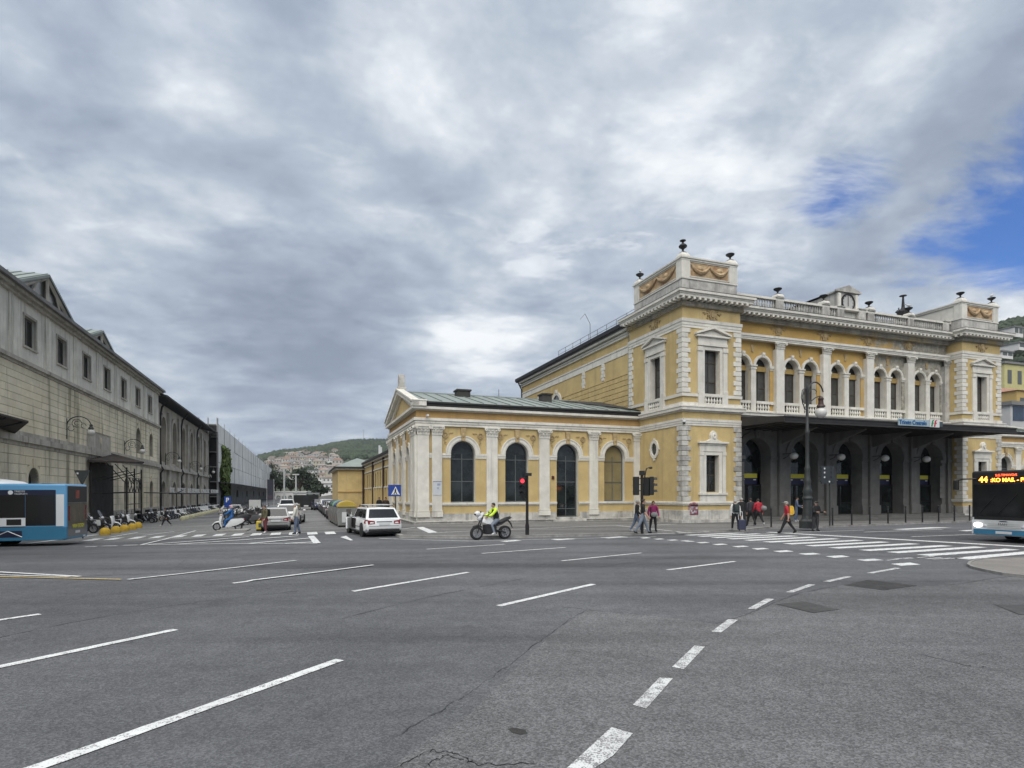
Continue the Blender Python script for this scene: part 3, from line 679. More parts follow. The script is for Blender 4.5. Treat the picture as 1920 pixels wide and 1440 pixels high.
def modillions(mb, M, u0, u1, z0, z1, d0, d1, pitch, w):
    n = max(1, round((u1-u0)/pitch))
    for i in range(n):
        u = u0 + (u1-u0)*(i+.5)/n; mb.mb(M, u-w/2, u+w/2, z0, z1, d0, d1)

# ------------------------------------------------------------ the station: main block with two corner towers
ST = thing('railway_station', 'yellow and white railway station with arcade, corner towers and roof balustrade', 'building', W(0, 0), AL)
def tower(s0, left):
    w = 4.71; dp = 6.6; s1 = s0 + w; F = front(0); c = s0 + w/2; L = leftf(s0)
    lower_ops = [(c-.5, c+.5, 2.15, 4.75, False)]; up_ops = [(c-.6, c+.6, 8.72, 11.8, False)]
    m = MB(); m.wall(F, s0, s1, 0, 7.6, lower_ops, .42, 0, 1); m.wall(F, s0, s1, 7.6, 14.75, up_ops, .45, 0, 1); m.build('wall', [YEL, WHT], ST)
    m = MB()
    if left:
        m.wall(L, 0, dp, 0, 7.6, [], .4); m.wall(L, 0, dp, 7.6, 14.75, [(3.13-.6, 3.13+.6, 8.72, 11.8, False)], .45, 0, 1)
        window(L, ST, 2.53, 3.73, 8.72, 11.8, False, .40, (3.13,), (9.7, 10.9), .07, FRAMEW, GLASS2)
        surround_upper(L, ST, 3.13)
        # oval window with white rim
        q = MB(); q.ring(L, 3.22, 5.2, .33, .52, -.10, .02, 0, 2*PI, 20, ez=1.3); q.mb(L, 3.16, 3.28, 5.86, 5.98, -.12, 0); q.mb(L, 3.14, 3.3, 4.4, 4.52, -.12, 0)
        q.mb(L, 2.62, 2.74, 5.14, 5.26, -.1, 0); q.mb(L, 3.7, 3.82, 5.14, 5.26, -.1, 0)
        o = q.build('oval_window', WHT, ST); q = MB(); q.ring(L, 3.22, 5.2, 0, .34, -.015, .01, 0, 2*PI, 20, ez=1.3); q.build('pane', GLASS, o)
    else: m.wall(L, 0, dp, 0, 14.75, [], .3)
    if m.f: m.build('wall', [YEL, WHT], ST)
    m = MB(); m.wall(rightf(s1), 0, dp, 0, 14.75, [], .3); m.build('wall', YEL, ST)
    window(F, ST, c-.5, c+.5, 2.15, 4.75, False, .36, (c,), (3.3, 4.2), .07, FRAMEW, GLASS)
    window(F, ST, c-.6, c+.6, 8.72, 11.8, False, .40, (c,), (9.6, 10.9), .07, FRAMEW, GLASS2)
    surround_upper(F, ST, c)
    # ground-floor window dressing
    m = MB()
    for s in (-1, 1):
        a, b = sorted((c+s*.52, c+s*.78)); m.mb(F, a, b, 2.1, 4.85, -.07, .2); a, b = sorted((c+s*.8, c+s*1.06)); m.mb(F, a, b, 2.1, 4.6, -.10, .1); m.mb(F, a-.02, b+.02, 4.6, 4.85, -.13, .1)
    m.mb(F, c-.76, c+.76, 4.62, 4.85, -.06, .2)
    m.mb(F, c-1.06, c+1.06, 4.86, 5.28, -.10, .1); m.mb(F, c-1.1, c+1.1, 5.28, 5.4, -.15, .1); m.mb(F, c-1.2, c+1.2, 5.4, 5.52, -.26, .1)
    m.mb(F, c-1.14, c+1.14, 1.95, 2.1, -.2, .3); m.mb(F, c-1.05, c+1.05, 1.5, 1.95, -.12, .1)
    m.build('window_surround', WHT, ST, bev=.012)
    m = MB(); m.prism([(c-.75,5.53),(c+.75,5.53),(c+.45,5.6),(c+.24,5.72),(c+.27,5.95),(c+.2,6.13),(c,6.28),(c-.2,6.13),(c-.27,5.95),(c-.24,5.72),(c-.45,5.6)], F, -.2, .02)
    m.ring(F, c, 5.9, .05, .14, -.27, -.19, 0, 2*PI, 10, ez=1.4); m.build('shell_crest', WHT, ST, bev=.015)
    # plinth, sill band, architrave, ledge
    slab(ST, 'plinth_step', s0, s1, 0, dp, 0.0, .33, .26, WHT2, .02); slab(ST, 'plinth', s0, s1, 0, dp, .33, .95, .13, WHT2, .02); slab(ST, 'sill_band', s0, s1, 0, dp, 1.28, 1.36, .08, WHT); slab(ST, 'sill_band', s0, s1, 0, dp, 1.362, 1.52, .13, WHT, .02)
    for z0, z1, p in ((6.57,6.72,.05),(6.722,6.87,.075),(6.872,7.03,.10)): slab(ST, 'architrave', s0, s1, 0, dp, z0, z1, p, WHT)
    slab(ST, 'frieze', s0, s1, 0, dp, 7.032, 7.5, .02, YELR if False else YEL)
    for z0, z1, p in ((7.48,7.58,.10),(7.582,7.78,.26),(7.782,7.86,.30)): slab(ST, 'ledge', s0, s1, 0, dp, z0, z1, p, WHT)
    slab(ST, 'pedestal_course', s0, s1, 0, dp, 7.862, 8.1, .10, WHT); slab(ST, 'sill_course', s0, s1, 0, dp, 8.5, 8.7, .09, WHT)
    for M, cc, on in ((F, c, True), (L, 3.13, left)):
        if not on: continue
        m = MB(); m.mb(M, cc-1.2, cc-.72, 7.87, 8.72, -.16, .1); m.mb(M, cc+.72, cc+1.2, 7.87, 8.72, -.16, .1); m.mb(M, cc-.72, cc+.72, 8.53, 8.72, -.16, .1); m.mb(M, cc-.72, cc+.72, 7.87, 8.03, -.16, .1); m.build('balcony_pedestal', WHT, ST)
        m = MB(); m.mb(M, cc-.72, cc+.72, 8.03, 8.53, -.012, -.006); m.build('recess_shade', BLACK, ST)  # flat black sheet on the wall, painting the shade behind the balusters
        balusters(ST, M, cc-.7, cc+.7, 6, 8.02, .52, -.08)
    # quoins
    quoins(ST, s0, 1, 0, 1, 1.54, 6.55, .335, material=WHT2 if left else WHT); quoins(ST, s1, -1, 0, 1, 1.54, 6.55, .335, material=WHT2)
    quoins(ST, s0, 1, 0, 1, 8.74, 13.02, .335); quoins(ST, s1, -1, 0, 1, 8.74, 13.02, .335)
    if left: quoins(ST, s0, 1, dp, -1, 8.74, 13.02, .335, .55, .40)
    for z0, z1, p in ((13.05,13.22,.05),(13.222,13.42,.075),(13.422,13.64,.11)): slab(ST, 'architrave', s0, s1, 0, dp, z0, z1, p, WHT)
    cartouche(F, c, 14.05, 0, ST, 1.0)
    if left: cartouche(L, 3.2, 14.05, 0, ST, 1.0)
    slab(ST, 'dentil_band', s0, s1, 0, dp, 14.42, 14.75, .16, GRN)
    m = MB(); m2 = MB()
    for M, u1 in ((F, None), (L, dp)):
        a, b = (s0-.55, s1+.3) if u1 is None else (-.55, dp+.1)
        modillions(m, M, a, b, 14.76, 14.9, -.62, -.05, .42, .17); modillions(m2, M, a+.35, b-.1, 14.46, 14.56, -.21, -.15, .12, .06)
    stuff(m.build('modillion_row', WHT, ST)); stuff(m2.build('dentil_row', GRN, ST))
    for z0, z1, p in ((14.902,15.06,.60),(15.062,15.16,.64),(15.162,15.32,.74)): slab(ST, 'cornice', s0, s1, 0, dp-.2, z0, z1, p, WHT)
    slab(ST, 'cornice_flashing', s0, s1, 0, dp-.2, 15.322, 15.35, .75, GUT)
    # attic with terracotta garlands
    a0, a1, b1 = s0-.03, s1-.28, 5.85
    slab(ST, 'attic_base', a0, a1, 0, b1, 15.35, 16.26, .0, WHT2); slab(ST, 'attic_moulding', a0, a1, 0, b1, 16.262, 16.34, .05, WHT)
    slab(ST, 'attic_body', a0+.06, a1-.06, .06, b1-.06, 16.34, 17.5, 0, WHT)
    slab(ST, 'attic_coping', a0, a1, 0, b1, 17.5, 17.62, .04, WHT); slab(ST, 'attic_coping', a0, a1, 0, b1, 17.622, 17.72, .1, WHT)
    for x, y in ((a0, 0), (a1, 0), (a0, b1), (a1, b1)):
        sx = 1 if x == a0 else -1; sy = 1 if y == 0 else -1; m = MB()
        xx = sorted((x-.03*sx, x+.62*sx)); yy = sorted((y-.03*sy, y+.62*sy)); m.box(*xx, *yy, 16.342, 17.5)
        m.build('attic_pier', WHT, ST, bev=.015)
        m = MB(); cx, cy = x+.3*sx, y+.3*sy; m.lathe([(.48,0),(.46,.12),(.36,.24),(.34,.30),(.02,.31)], 4, mx=Matrix.Translation((cx,cy,17.722)) @ Matrix.Rotation(PI/4, 4, 'Z')); m.build('urn_base', WHT, ST)
        urn(ST, cx, cy, 18.02, left and x == a0 and y == 0, 1.0)
    for M, u0, u1, on in ((front(.06), a0+.62, a1-.62, True), (leftf(a0+.06), .62, b1-.62, left)):
        if not on: continue
        m = MB(); m.mb(M, u0+.05, u1-.05, 16.5, 17.42, -.012, 0); o = m.build('garland_panel', TERRA, ST)
        m = MB(); n = 2; ww = (u1-u0-.2)/n
        for k in range(n):
            x0 = u0+.1+ww*k; pts = [M(x0+ww*i/10, 17.28-.5*math.sin(PI*i/10)**.8, -.06) for i in range(11)]
            m.tube(pts, [.05+.10*math.sin(PI*i/10) for i in range(11)], 7)
            m.ell(M(x0+ww/2, 17.05, -.05), (.26, .12, .18) if M is not None and abs(M(1,0,0)[0]-M(0,0,0)[0]) > .5 else (.12, .26, .18), 8, 5)
        m.build('garland', TERRA, o, True)
        m = MB(); 
        for e in ((u0,u0+.06,16.45,17.47),(u1-.06,u1,16.45,17.47),(u0,u1,17.42,17.47),(u0,u1,16.45,16.5)): m.mb(M, e[0], e[1], e[2], e[3], -.05, 0)
        m.build('panel_border', WHT, o)
tower(0.0, True); tower(27.13, False)

# --- first floor between the towers
S0, S1, PITCH, PX0 = 4.71, 27.13, 4.484, 4.71
Wm = front(1.35); ops = []; bays = [PX0 + PITCH*(k+.5) for k in range(5)]
for c in bays: ops += [(c-.90-.64, c-.90+.64, 8.7, 11.25, True), (c+.90-.64, c+.90+.64, 8.7, 11.25, True)]
STN = bpy.data.materials.new('stained_yellow_plaster'); 
def stained():
    m = mat('facade_plaster_weathered', (0.48, 0.315, 0.105), 0.92, 0.12, 0.9, c2=(0.38, 0.26, 0.10), c2amt=0.5, bump=0.3)
    t = m.node_tree; b = t.nodes['Principled BSDF']; src = b.inputs['Base Color'].links[0].from_socket
    tc = N(t, 'ShaderNodeTexCoord'); sp = N(t, 'ShaderNodeSeparateXYZ'); lk(t, tc.outputs['Object'], sp.inputs[0])
    n = N(t, 'ShaderNodeTexNoise'); n.inputs['Scale'].default_value = 0.7; n.inputs['Detail'].default_value = 9; n.inputs['Roughness'].default_value = .72; lk(t, tc.outputs['Object'], n.inputs['Vector'])
    # bare, rain-worn plaster spreads over the right-hand bays
    g = mth(t, 'ADD', mth(t, 'MULTIPLY', mth(t, 'SUBTRACT', sp.outputs[0], 18.5), 0.05), n.outputs['Fac'])
    f = ramp(t, g, [(0.47, 0.0), (0.62, 1.0)])
    n2 = N(t, 'ShaderNodeTexNoise'); n2.inputs['Scale'].default_value = 2.4; n2.inputs['Detail'].default_value = 9; n2.inputs['Roughness'].default_value = .75; lk(t, tc.outputs['Object'], n2.inputs['Vector'])
    grey = ramp(t, n2.outputs['Fac'], [(0.34, (0.15,0.145,0.125)), (0.5, (0.27,0.255,0.21)), (0.66, (0.46,0.44,0.38))])
    lk(t, mixc(t, f, src, grey), b.inputs['Base Color']); return m
YST = stained()
m = MB(); m.wall(Wm, S0, S1, 7.6, 14.75, ops, .5, 0, 1); m.build('wall', [YST, WHT], ST)
for k, (a, b, zb, zt, ar) in enumerate(sorted(ops)):
    c = (a+b)/2; o = window(Wm, ST, a, b, zb, zt, True, .44, (c,), (9.75,), .06, FRAMEW, GLASS2)
    q = MB(); q.mb(Wm, a+.01, b-.01, 10.95, 11.32, .30, .41); q.build('ochre_transom', mat('ochre_board', (0.36,0.25,0.09), .8, .15, 2) if k == 0 else MATS['ochre_board'], o)
    q = MB(); q.ring(Wm, c, zt, .64, .84, -.10, .03); q.ring(Wm, c, zt, .70, .77, -.13, -.1); q.build('arch_trim', WHT, ST)
    q = MB(); q.prism([(c-.09,zt+.62),(c+.09,zt+.62),(c+.14,zt+.98),(c-.14,zt+.98)], Wm, -.2, .02); q.ell(Wm(c, zt+.84, -.2), (.08,.07,.12), 8, 6); q.build('keystone', WHT, ST)
for c in bays:
    # slim pier between each pair, ochre half piers outside, impost blocks
    q = MB(); q.mb(Wm, c-.22, c+.22, 7.86, 11.0, -.14, .05); q.mb(Wm, c-.27, c+.27, 11.0, 11.1, -.18, .05); q.mb(Wm, c-.25, c+.25, 11.1, 11.2, -.16, .05); q.mb(Wm, c-.30, c+.30, 11.2, 11.3, -.22, .05); q.build('window_pier', WHT, ST)
    for s in (-1, 1):
        a, b = sorted((c+s*1.56, c+s*1.88)); q = MB(); q.mb(Wm, a, b, 8.72, 11.0, -.06, .04); q.build('half_pier', YST, ST)
        q = MB(); q.mb(Wm, a-.03, b+.03, 11.0, 11.12, -.10, .04); q.mb(Wm, a-.05, b+.05, 11.12, 11.3, -.15, .04); q.mb(Wm, a-.01, b+.01, 8.5, 8.72, -.13, .04); q.mb(Wm, a-.01, b+.01, 7.86, 8.04, -.13, .04); q.build('impost', WHT, ST)
        cc = c+s*.90; q = MB(); q.mb(Wm, cc-.64, cc+.64, 8.53, 8.71, -.16, .06); q.mb(Wm, cc-.64, cc+.64, 7.86, 8.03, -.16, .06); q.build('balustrade_rail', WHT, ST)
        q = MB(); q.mb(Wm, cc-.64, cc+.64, 8.03, 8.53, -.010, -.004); q.build('recess_shade', BLACK, ST)  # again a black sheet as painted shade between the balusters
        balusters(ST, Wm, cc-.6, cc+.6, 5, 8.02, .52, -.09)
    q = MB(); q.ring(Wm, c, 12.35, .05, .13, -.05, .0, 0, 2*PI, 8); q.prism([(c-.16,12.75),(c+.16,12.75),(c+.05,12.3),(c-.05,12.3)], Wm, -.06, 0); q.build('spandrel_ornament', mat_orn, ST)
for k in range(6):
    u = PX0 + PITCH*k; u = min(max(u, S0+.28), S1-.28); w = .74 if 0 < k < 5 else .5
    pilaster(Wm, u, 7.86, 13.02, w, -.38, ST, .48, .0, WHT if k < 5 else WHT2)
    if 0 < k < 6: cartouche(Wm, min(u + (0 if k < 5 else -PITCH/2), S1-1), 13.98, -.08, ST, 1.0) if k < 5 else None
def run(name, z0, z1, d, material=WHT, s0=S0, s1=S1, M=Wm, bev=0.0, t1=.3): 
    m = MB(); m.mb(M, s0, s1, z0, z1, d, t1); return m.build(name, material, ST, bev=bev)
for z0, z1, d in ((7.48,7.58,-.42),(7.582,7.78,-.6),(7.782,7.86,-.66)): run('ledge', z0, z1, d)
for z0, z1, d in ((13.03,13.14,-.40),(13.142,13.26,-.43),(13.262,13.42,-.48)): run('architrave', z0, z1, d)
run('frieze', 13.422, 14.3, -.10, YST); run('dentil_band', 14.3, 14.62, -.45, GRN)
m = MB(); modillions(m, Wm, S0+.1, S1-.1, 14.63, 14.77, -.95, -.3, .43, .17); stuff(m.build('modillion_row', WHT, ST))
m = MB(); modillions(m, Wm, S0, S1, 14.36, 14.46, -.5, -.4, .12, .06); stuff(m.build('dentil_row', GRN, ST))
for z0, z1, d in ((14.772,14.92,-.92),(14.922,15.02,-.98),(15.022,15.18,-1.08)): run('cornice', z0, z1, d, t1=1.2)
run('cornice_flashing', 15.182, 15.21, -1.09, GUT, t1=1.2)
# --- roof balustrade
Br = front(1.0)
run('balustrade_base', 15.21, 15.38, -.16, WHT2, M=Br, t1=.2); run('balustrade_rail', 16.02, 16.17, -.18, WHT, M=Br, t1=.2)
ped = [9.0, 13.4, 14.9, 17.1, 18.05, 22.4, 26.5]
for u in ped:
    m = MB(); hw = .34; m.mb(Br, u-hw, u+hw, 15.382, 16.02, -.2, .25); m.mb(Br, u-hw-.05, u+hw+.05, 16.172, 16.27, -.25, .3); m.build('balustrade_pedestal', WHT2, ST, bev=.015)
    if u not in (14.9, 17.1, 26.5):
        m = MB(); m.lathe([(.44,0),(.42,.1),(.34,.2),(.02,.21)], 4, mx=Matrix.Translation((u,1.03,16.272)) @ Matrix.Rotation(PI/4, 4, 'Z')); m.build('urn_base', WHT, ST); urn(ST, u, 1.03, 16.46, False, 1.0)
edges = [S0] + ped + [S1]
BALR = MB().lathe([(.06,0),(.06,.05),(.035,.08),(.07,.2),(.07,.26),(.035,.38),(.06,.44),(.06,.53)], 6).mesh('baluster', WHT2, True)
for a, b in zip(edges, edges[1:]):
    a += .34; b -= .34
    if a < S0+.4: a = S0+.05
    if b < a+.3 or 14.9 < (a+b)/2 < 17.1: continue
    n = max(2, int((b-a)/.24))
    for i in range(n): link('baluster', BALR, ST, (a+(b-a)*(i+.5)/n, 1.0, 15.38), 0, (1.1,1.1,.64/.53))
# --- clock gable
Ck = front(1.25); m = MB()
m.prism([(14.95,15.3),(17.15,15.3),(17.15,17.45),(17.3,17.45),(17.3,17.56),(16.05,17.95),(14.8,17.56),(14.8,17.45),(14.95,17.45)], Ck, 0, 1.1)
m.prism([(14.75,17.5),(17.35,17.5),(17.35,17.62),(16.05,18.06),(14.75,17.62)], Ck, -.16, 0); ck = m.build('clock_gable', WHT2, ST)
m = MB(); m.mb(Ck, 15.02, 15.3, 15.35, 17.4, -.1, 0); m.mb(Ck, 16.8, 17.08, 15.35, 17.4, -.1, 0); m.mb(Ck, 15.3, 16.8, 15.4, 15.95, -.08, 0); m.build('gable_pier', WHT, ck)
m = MB(); m.ring(Ck, 16.05, 16.75, .58, .68, -.12, 0, 0, 2*PI, 24); m.build('clock_rim', IRON, ck)
m = MB(); m.ring(Ck, 16.05, 16.75, 0, .58, -.06, 0, 0, 2*PI, 24); m.build('clock_face', mat('clock_face', (.42,.42,.40), .5, .06, 3), ck)
m = MB(); m.mb(Ck, 16.03, 16.07, 16.72, 17.2, -.09, -.07); m.mb(Ck, 16.02, 16.08, 16.45, 16.75, -.085, -.07); m.build('clock_hands', IRON, ck)
m = MB()
for i in range(12):
    a = PI/6*i; m.mb(Ck, 16.05+.5*math.cos(a)-.025, 16.05+.5*math.cos(a)+.025, 16.75+.5*math.sin(a)-.025, 16.75+.5*math.sin(a)+.025, -.075, -.06)
m.build('hour_marks', IRON, ck)
m = MB(); m.prism([(14.85,17.4),(16.05,17.86),(17.25,17.4),(17.25,15.4),(14.85,15.4)], front(2.4), 0, 9.5); m.build('gable_back', WHT2, ST)
m = MB(); m.add([(14.7,2.2,17.5),(16.05,2.2,18.0),(16.05,12,18.0),(14.7,12,17.5),(17.4,2.2,17.5),(17.4,12,17.5)], [(0,1,2,3),(1,4,5,2)]); m.build('gable_roof', ROOFD, ST)
# --- main roof behind the balustrade, and the block itself
m = MB(); m.add([(.3,5.9,15.2),(31.5,5.9,15.2),(31.5,30.2,15.2),(.3,30.2,15.2),(6,13,17.4),(26,13,17.4),(26,23,17.4),(6,23,17.4)], [(0,1,5,4),(1,2,6,5),(2,3,7,6),(3,0,4,7),(4,5,6,7)]); m.build('roof', ROOFD, ST)
m = MB(); m.box(S0-.2, S1+.2, 1.9, 6, 15.0, 15.2); m.build('roof', ROOFD, ST)

# --- long side wall behind the left tower
Ls = leftf(.15); m = MB(); m.wall(Ls, 6.6, 30.2, 0, 14.5, [], .3); m.wall(front(30.2), .15, 31.6, 0, 14.5, [], .2); m.wall(rightf(31.7), 6.6, 30.2, 0, 14.5, [], .2); m.build('wall', YEL, ST)
for z0, z1, d, mm in ((12.9,13.4,-.05,WHT),(13.402,13.52,-.10,WHT),(14.2,14.38,-.14,WHT),(14.382,14.5,-.22,WHT),(14.6,14.78,-.42,WHT)):
    m = MB(); m.mb(Ls, 6.62, 30.2, z0, z1, d, .1); m.build('string_course', mm, ST)
m = MB(); m.mb(Ls, 6.0, 30.7, 14.782, 15.02, -.55, .3); m.mb(Ls, 6.0, 30.75, 14.9, 15.2, -.62, -.5); m.build('gutter', GUT, ST)
m = MB(); m.tube([Ls(30.0,14.7,-.5), Ls(30.0,14.3,-.3), Ls(29.9,13.9,-.14), Ls(29.9,8.3,-.14)], .075, 8); m.build('downpipe', GUT, ST)
m = MB(); m.tube([Ls(6.75,14.5,-.14), Ls(6.75,8.3,-.14)], .05, 8); m.build('downpipe', GRN, ST)
m = MB(); m.mb(Ls, 6.7, 19.2, 11.3, 11.42, -.07, .05); m.mb(Ls, 13.4, 13.52, 7.5, 11.3, -.06, .05) if False else None; m.build('string_course', YEL, ST)
for r_ in range(9):
    z = 7.6 + .41*r_; u = 6.85 + (.55 if r_ % 2 else 0)
    if r_ % 2: 
        q = MB(); q.mb(Ls, 6.85, 7.38, z+.018, z+.392, -.05, .02); q.build('rustication_block', YEL, ST, bev=.02)
    while u < 18.6:
        q = MB(); q.mb(Ls, u+.018, min(u+1.15, 18.7)-.018, z+.018, z+.392, -.05, .02); q.build('rustication_block', YEL, ST, bev=.02); u += 1.15
for tc_ in (11.0, 14.6):
    for i in range(5):
        wq = .34 if i % 2 else .24; q = MB(); q.mb(Ls, tc_-wq, tc_+wq, 11.45+.29*i+.01, 11.45+.29*(i+1)-.01, -.07, .02); q.build('quoin', WHT, ST, bev=.012)
for tc_ in (20.4, 24.8):
    q = MB(); q.ring(Ls, tc_, 10.9, .85, 1.15, -.12, .05); q.mb(Ls, tc_-.12, tc_+.12, 11.95, 12.3, -.2, .02); q.build('arch_trim', WHT, ST)
    q = MB(); q.ring(Ls, tc_, 10.9, 0, .85, -.03, .02); q.build('lunette_window', GLASS, ST)
# roof railing and lightning rod
m = MB(); P = [(.5, 6.2+1.62*i, 15.15) for i in range(10)]
for p in P: m.tube([p, (p[0], p[1], 16.25)], .022, 5)
for z in (15.5, 15.88, 16.25): m.tube([(.5, 6.2, z), (.5, 6.2+1.62*9, z)], .018, 5)
m.build('roof_railing', mat('galvanised_rail', (.16,.165,.17), .5, .1, 4, metal=.4), ST)
m = MB(); m.tube([(.8,14.6,15.2),(.8,14.6,17.3),(.8,15.6,18.5)], .022, 5); m.tube([(.8,15.6,18.5),(.8,16.6,18.25)], .015, 4); m.build('lightning_rod', GUT, ST)
# antenna finial behind the right tower
m = MB(); m.lathe([(.4,0),(.45,.3),(.5,.8),(.35,1.0),(.2,1.05),(.14,1.2),(.08,2.0),(.06,2.15),(.3,2.2),(.3,2.25),(.02,2.3)], 8, mx=Matrix.Translation((26.9,4.8,17.4))); m.box(26.5,27.3,4.4,5.2,17.0,17.4); 
for i in range(4): m.tube([(26.9+.48*math.cos(i*1.57),4.8+.48*math.sin(i*1.57),17.7),(26.9+.55*math.cos(i*1.57),4.8+.55*math.sin(i*1.57),18.5)], .05, 5)
m.build('roof_vent', IRON, ST)

# --- ground-floor arcade under the canopy
Ar = front(1.0); aops = [(c-1.3, c+1.3, .4, 4.73, True) for c in bays]
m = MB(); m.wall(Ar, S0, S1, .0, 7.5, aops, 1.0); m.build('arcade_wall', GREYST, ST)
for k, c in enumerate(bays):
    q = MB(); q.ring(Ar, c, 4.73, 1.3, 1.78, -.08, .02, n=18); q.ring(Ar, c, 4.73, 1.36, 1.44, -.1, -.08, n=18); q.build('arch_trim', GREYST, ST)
    q = MB(); q.prism([(c-.13,6.0),(c+.13,6.0),(c+.2,6.62),(c-.2,6.62)], Ar, -.26, .02); q.ell(Ar(c,6.3,-.24), (.12,.12,.2), 8, 6); q.build('keystone', GREYST, ST)
    # dark hall behind with banner, glazed doors
    q = MB(); q.mb(Ar, c-.95, c+.85, 3.18, 3.50, .82, .86); o = q.build('yellow_banner', mat('yellow_banner', (.50,.46,.05), .6, .05, 2) if k == 0 else MATS['yellow_banner'], ST)
    q = MB(); q.mb(Ar, c-.95, c+.85, 2.72, 3.178, .82, .86); q.build('navy_banner', mat('navy_banner', (.012,.012,.05), .5, .1, 2) if k == 0 else MATS['navy_banner'], o)
    q = MB(); 
    for (x0, x1, z) in ((-.86,-.3,3.02),(.5,.74,3.02),(-.86,-.45,2.86)): q.mb(Ar, c+x0, c+x1, z, z+.07, .81, .82)
    q.build('banner_print', mat('banner_white', (.62,.62,.64), .6, 0) if k == 0 else MATS['banner_white'], o)
    for s in (-1, 1):
        window(Ar, ST, c+(-1.28 if s < 0 else .02), c+(-.02 if s < 0 else 1.28), .42, 2.68, False, .92, (), (1.3,), .07, BLACK, GLASS, 'entrance_door')
    q = MB(); q.mb(Ar, c-1.28, c+1.28, 2.7, 2.72, .88, .96); q.prism([(c-1.28,3.5)] + [(c+1.29*math.cos(PI-PI*i/14), 4.73+1.29*math.sin(PI*i/14)) for i in range(15)] + [(c+1.28,3.5)], Ar, .93, .95); q.build('fanlight', GLASS, ST)
for k in range(6):
    u = PX0 + PITCH*k; w = .62 if 0 < k < 5 else .5; u = min(max(u, S0+.26), S1-.26)
    q = MB(); q.mb(Ar, u-w/2, u+w/2, .38, 7.0, -.22, .05); q.mb(Ar, u-w/2-.09, u+w/2+.09, .38, 1.15, -.30, .05); q.mb(Ar, u-w/2-.05, u+w/2+.05, 4.55, 4.8, -.28, .05); o = q.build('arcade_pilaster', GREYST, ST, bev=.012)
    q = MB(); 
    for z in (1.6, 2.05, 2.5, 2.95, 3.4, 3.85): 
        for s in (-1, 1):
            a, b = sorted((u+s*(w/2+.02), u+s*(PITCH/2-1.31))); q.mb(Ar, a, b, z+.012, z+.438, -.018, .01) if S0 < a and b < S1 else None
    if q.f: q.build('pier_course', GREYST, ST)
    q = MB(); a, b = max(S0+.01, u-(PITCH/2-1.3)-.03), min(S1-.01, u+(PITCH/2-1.3)+.03); q.mb(Ar, a, b, 4.5, 4.74, -.10, .05); q.mb(Ar, a, b, .38, 1.1, -.10, .03); q.build('impost_band', GREYST, ST)
    if 0 < k < 5:
        # pale bracket carrying the canopy
        q = MB(); q.prism([(0,0)], Ar, 0, 0) if False else None
        q.add([(u-.09,.8,6.9),(u-.09,-2.2,6.62),(u-.09,-2.2,6.5),(u-.09,.8,5.6),(u+.09,.8,6.9),(u+.09,-2.2,6.62),(u+.09,-2.2,6.5),(u+.09,.8,5.6)], [(0,1,2,3),(7,6,5,4),(0,4,5,1),(1,5,6,2),(2,6,7,3),(3,7,4,0)]); q.build('canopy_bracket', GREYST, ST)
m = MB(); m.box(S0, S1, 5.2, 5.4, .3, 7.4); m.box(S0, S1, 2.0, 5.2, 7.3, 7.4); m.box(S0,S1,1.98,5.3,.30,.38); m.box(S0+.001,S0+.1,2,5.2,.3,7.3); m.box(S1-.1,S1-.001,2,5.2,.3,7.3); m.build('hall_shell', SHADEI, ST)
for z1, t0 in ((.24, -.75), (.38, -.35)):
    m = MB(); m.box(S0+.27, S1-.27, t0, 2.2, 0, z1); m.build('step', GREYST, ST, bev=.015)
# canopy
CT0, CT1 = -3.84, 1.0
m = MB(); m.add([(S0+.02,CT0,6.56),(S1-.02,CT0,6.56),(S1-.02,CT1,6.68),(S0+.02,CT1,6.68),(S0+.02,CT0,6.9),(S1-.02,CT0,6.9),(S1-.02,CT1,7.4),(S0+.02,CT1,7.4)], [(0,3,2,1),(4,5,6,7),(0,1,5,4),(1,2,6,5),(2,3,7,6),(3,0,4,7)]); can = m.build('canopy', DARK, ST)
m = MB()
for z0, z1, e in ((6.50,6.58,.06),(6.66,6.70,.03),(6.84,6.92,.07)): m.box(S0+.03-e*.2, S1-.03+e*.2, CT0-e, CT0+.02, z0, z1); 
m.build('fascia_rib', DARK, can)
m = MB()
for i in range(28): 
    u = S0+.4+.8*i; m.box(u-.03, u+.03, CT0+.05, CT1-.1, 6.52, 6.575) if u < S1-.1 else None
m.build('soffit_rib', DARK, can)
# station name sign on the fascia
def text(name, body, size, material, parent, loc_, rot=(R(90),0,0), ext=0.012, bold=0.0, align='LEFT', sx=1.0):
    cu = bpy.data.curves.new(name, 'FONT'); cu.body = body; cu.size = size; cu.extrude = ext; cu.offset = bold; cu.align_x = align
    o = bpy.data.objects.new(name, cu); col.objects.link(o); bpy.context.view_layer.update()
    me = bpy.data.meshes.new_from_object(o.evaluated_get(bpy.context.evaluated_depsgraph_get())); bpy.data.objects.remove(o); bpy.data.curves.remove(cu)
    me.materials.clear(); me.materials.append(material)
    r = link(name, me, parent, loc_); r.rotation_euler = rot; r.scale = (sx, 1, 1); return r
sg = thing('station_sign', 'pale station name sign with blue lettering on the canopy edge', 'sign', W(14.5, CT0-.16, 6.86), AL)
m = MB(); m.box(0, 3.0, 0, .06, -.2, .26); m.build('sign_panel', mat('pale_blue_panel', (.30,.39,.44), .4, .05, 2), sg)
text('lettering', 'Trieste Centrale', .40, mat('sign_blue', (.02,.10,.26), .4, 0), sg, (.06,-.015,-.10), bold=.012, sx=.98)
m = MB(); m.box(3.03, 3.95, -.04, .06, -.22, .33); lg = m.build('logo_panel', mat('sign_white', (.60,.61,.61), .4, .03, 2), sg)
fz = lambda u, z, d: (u, d, z)
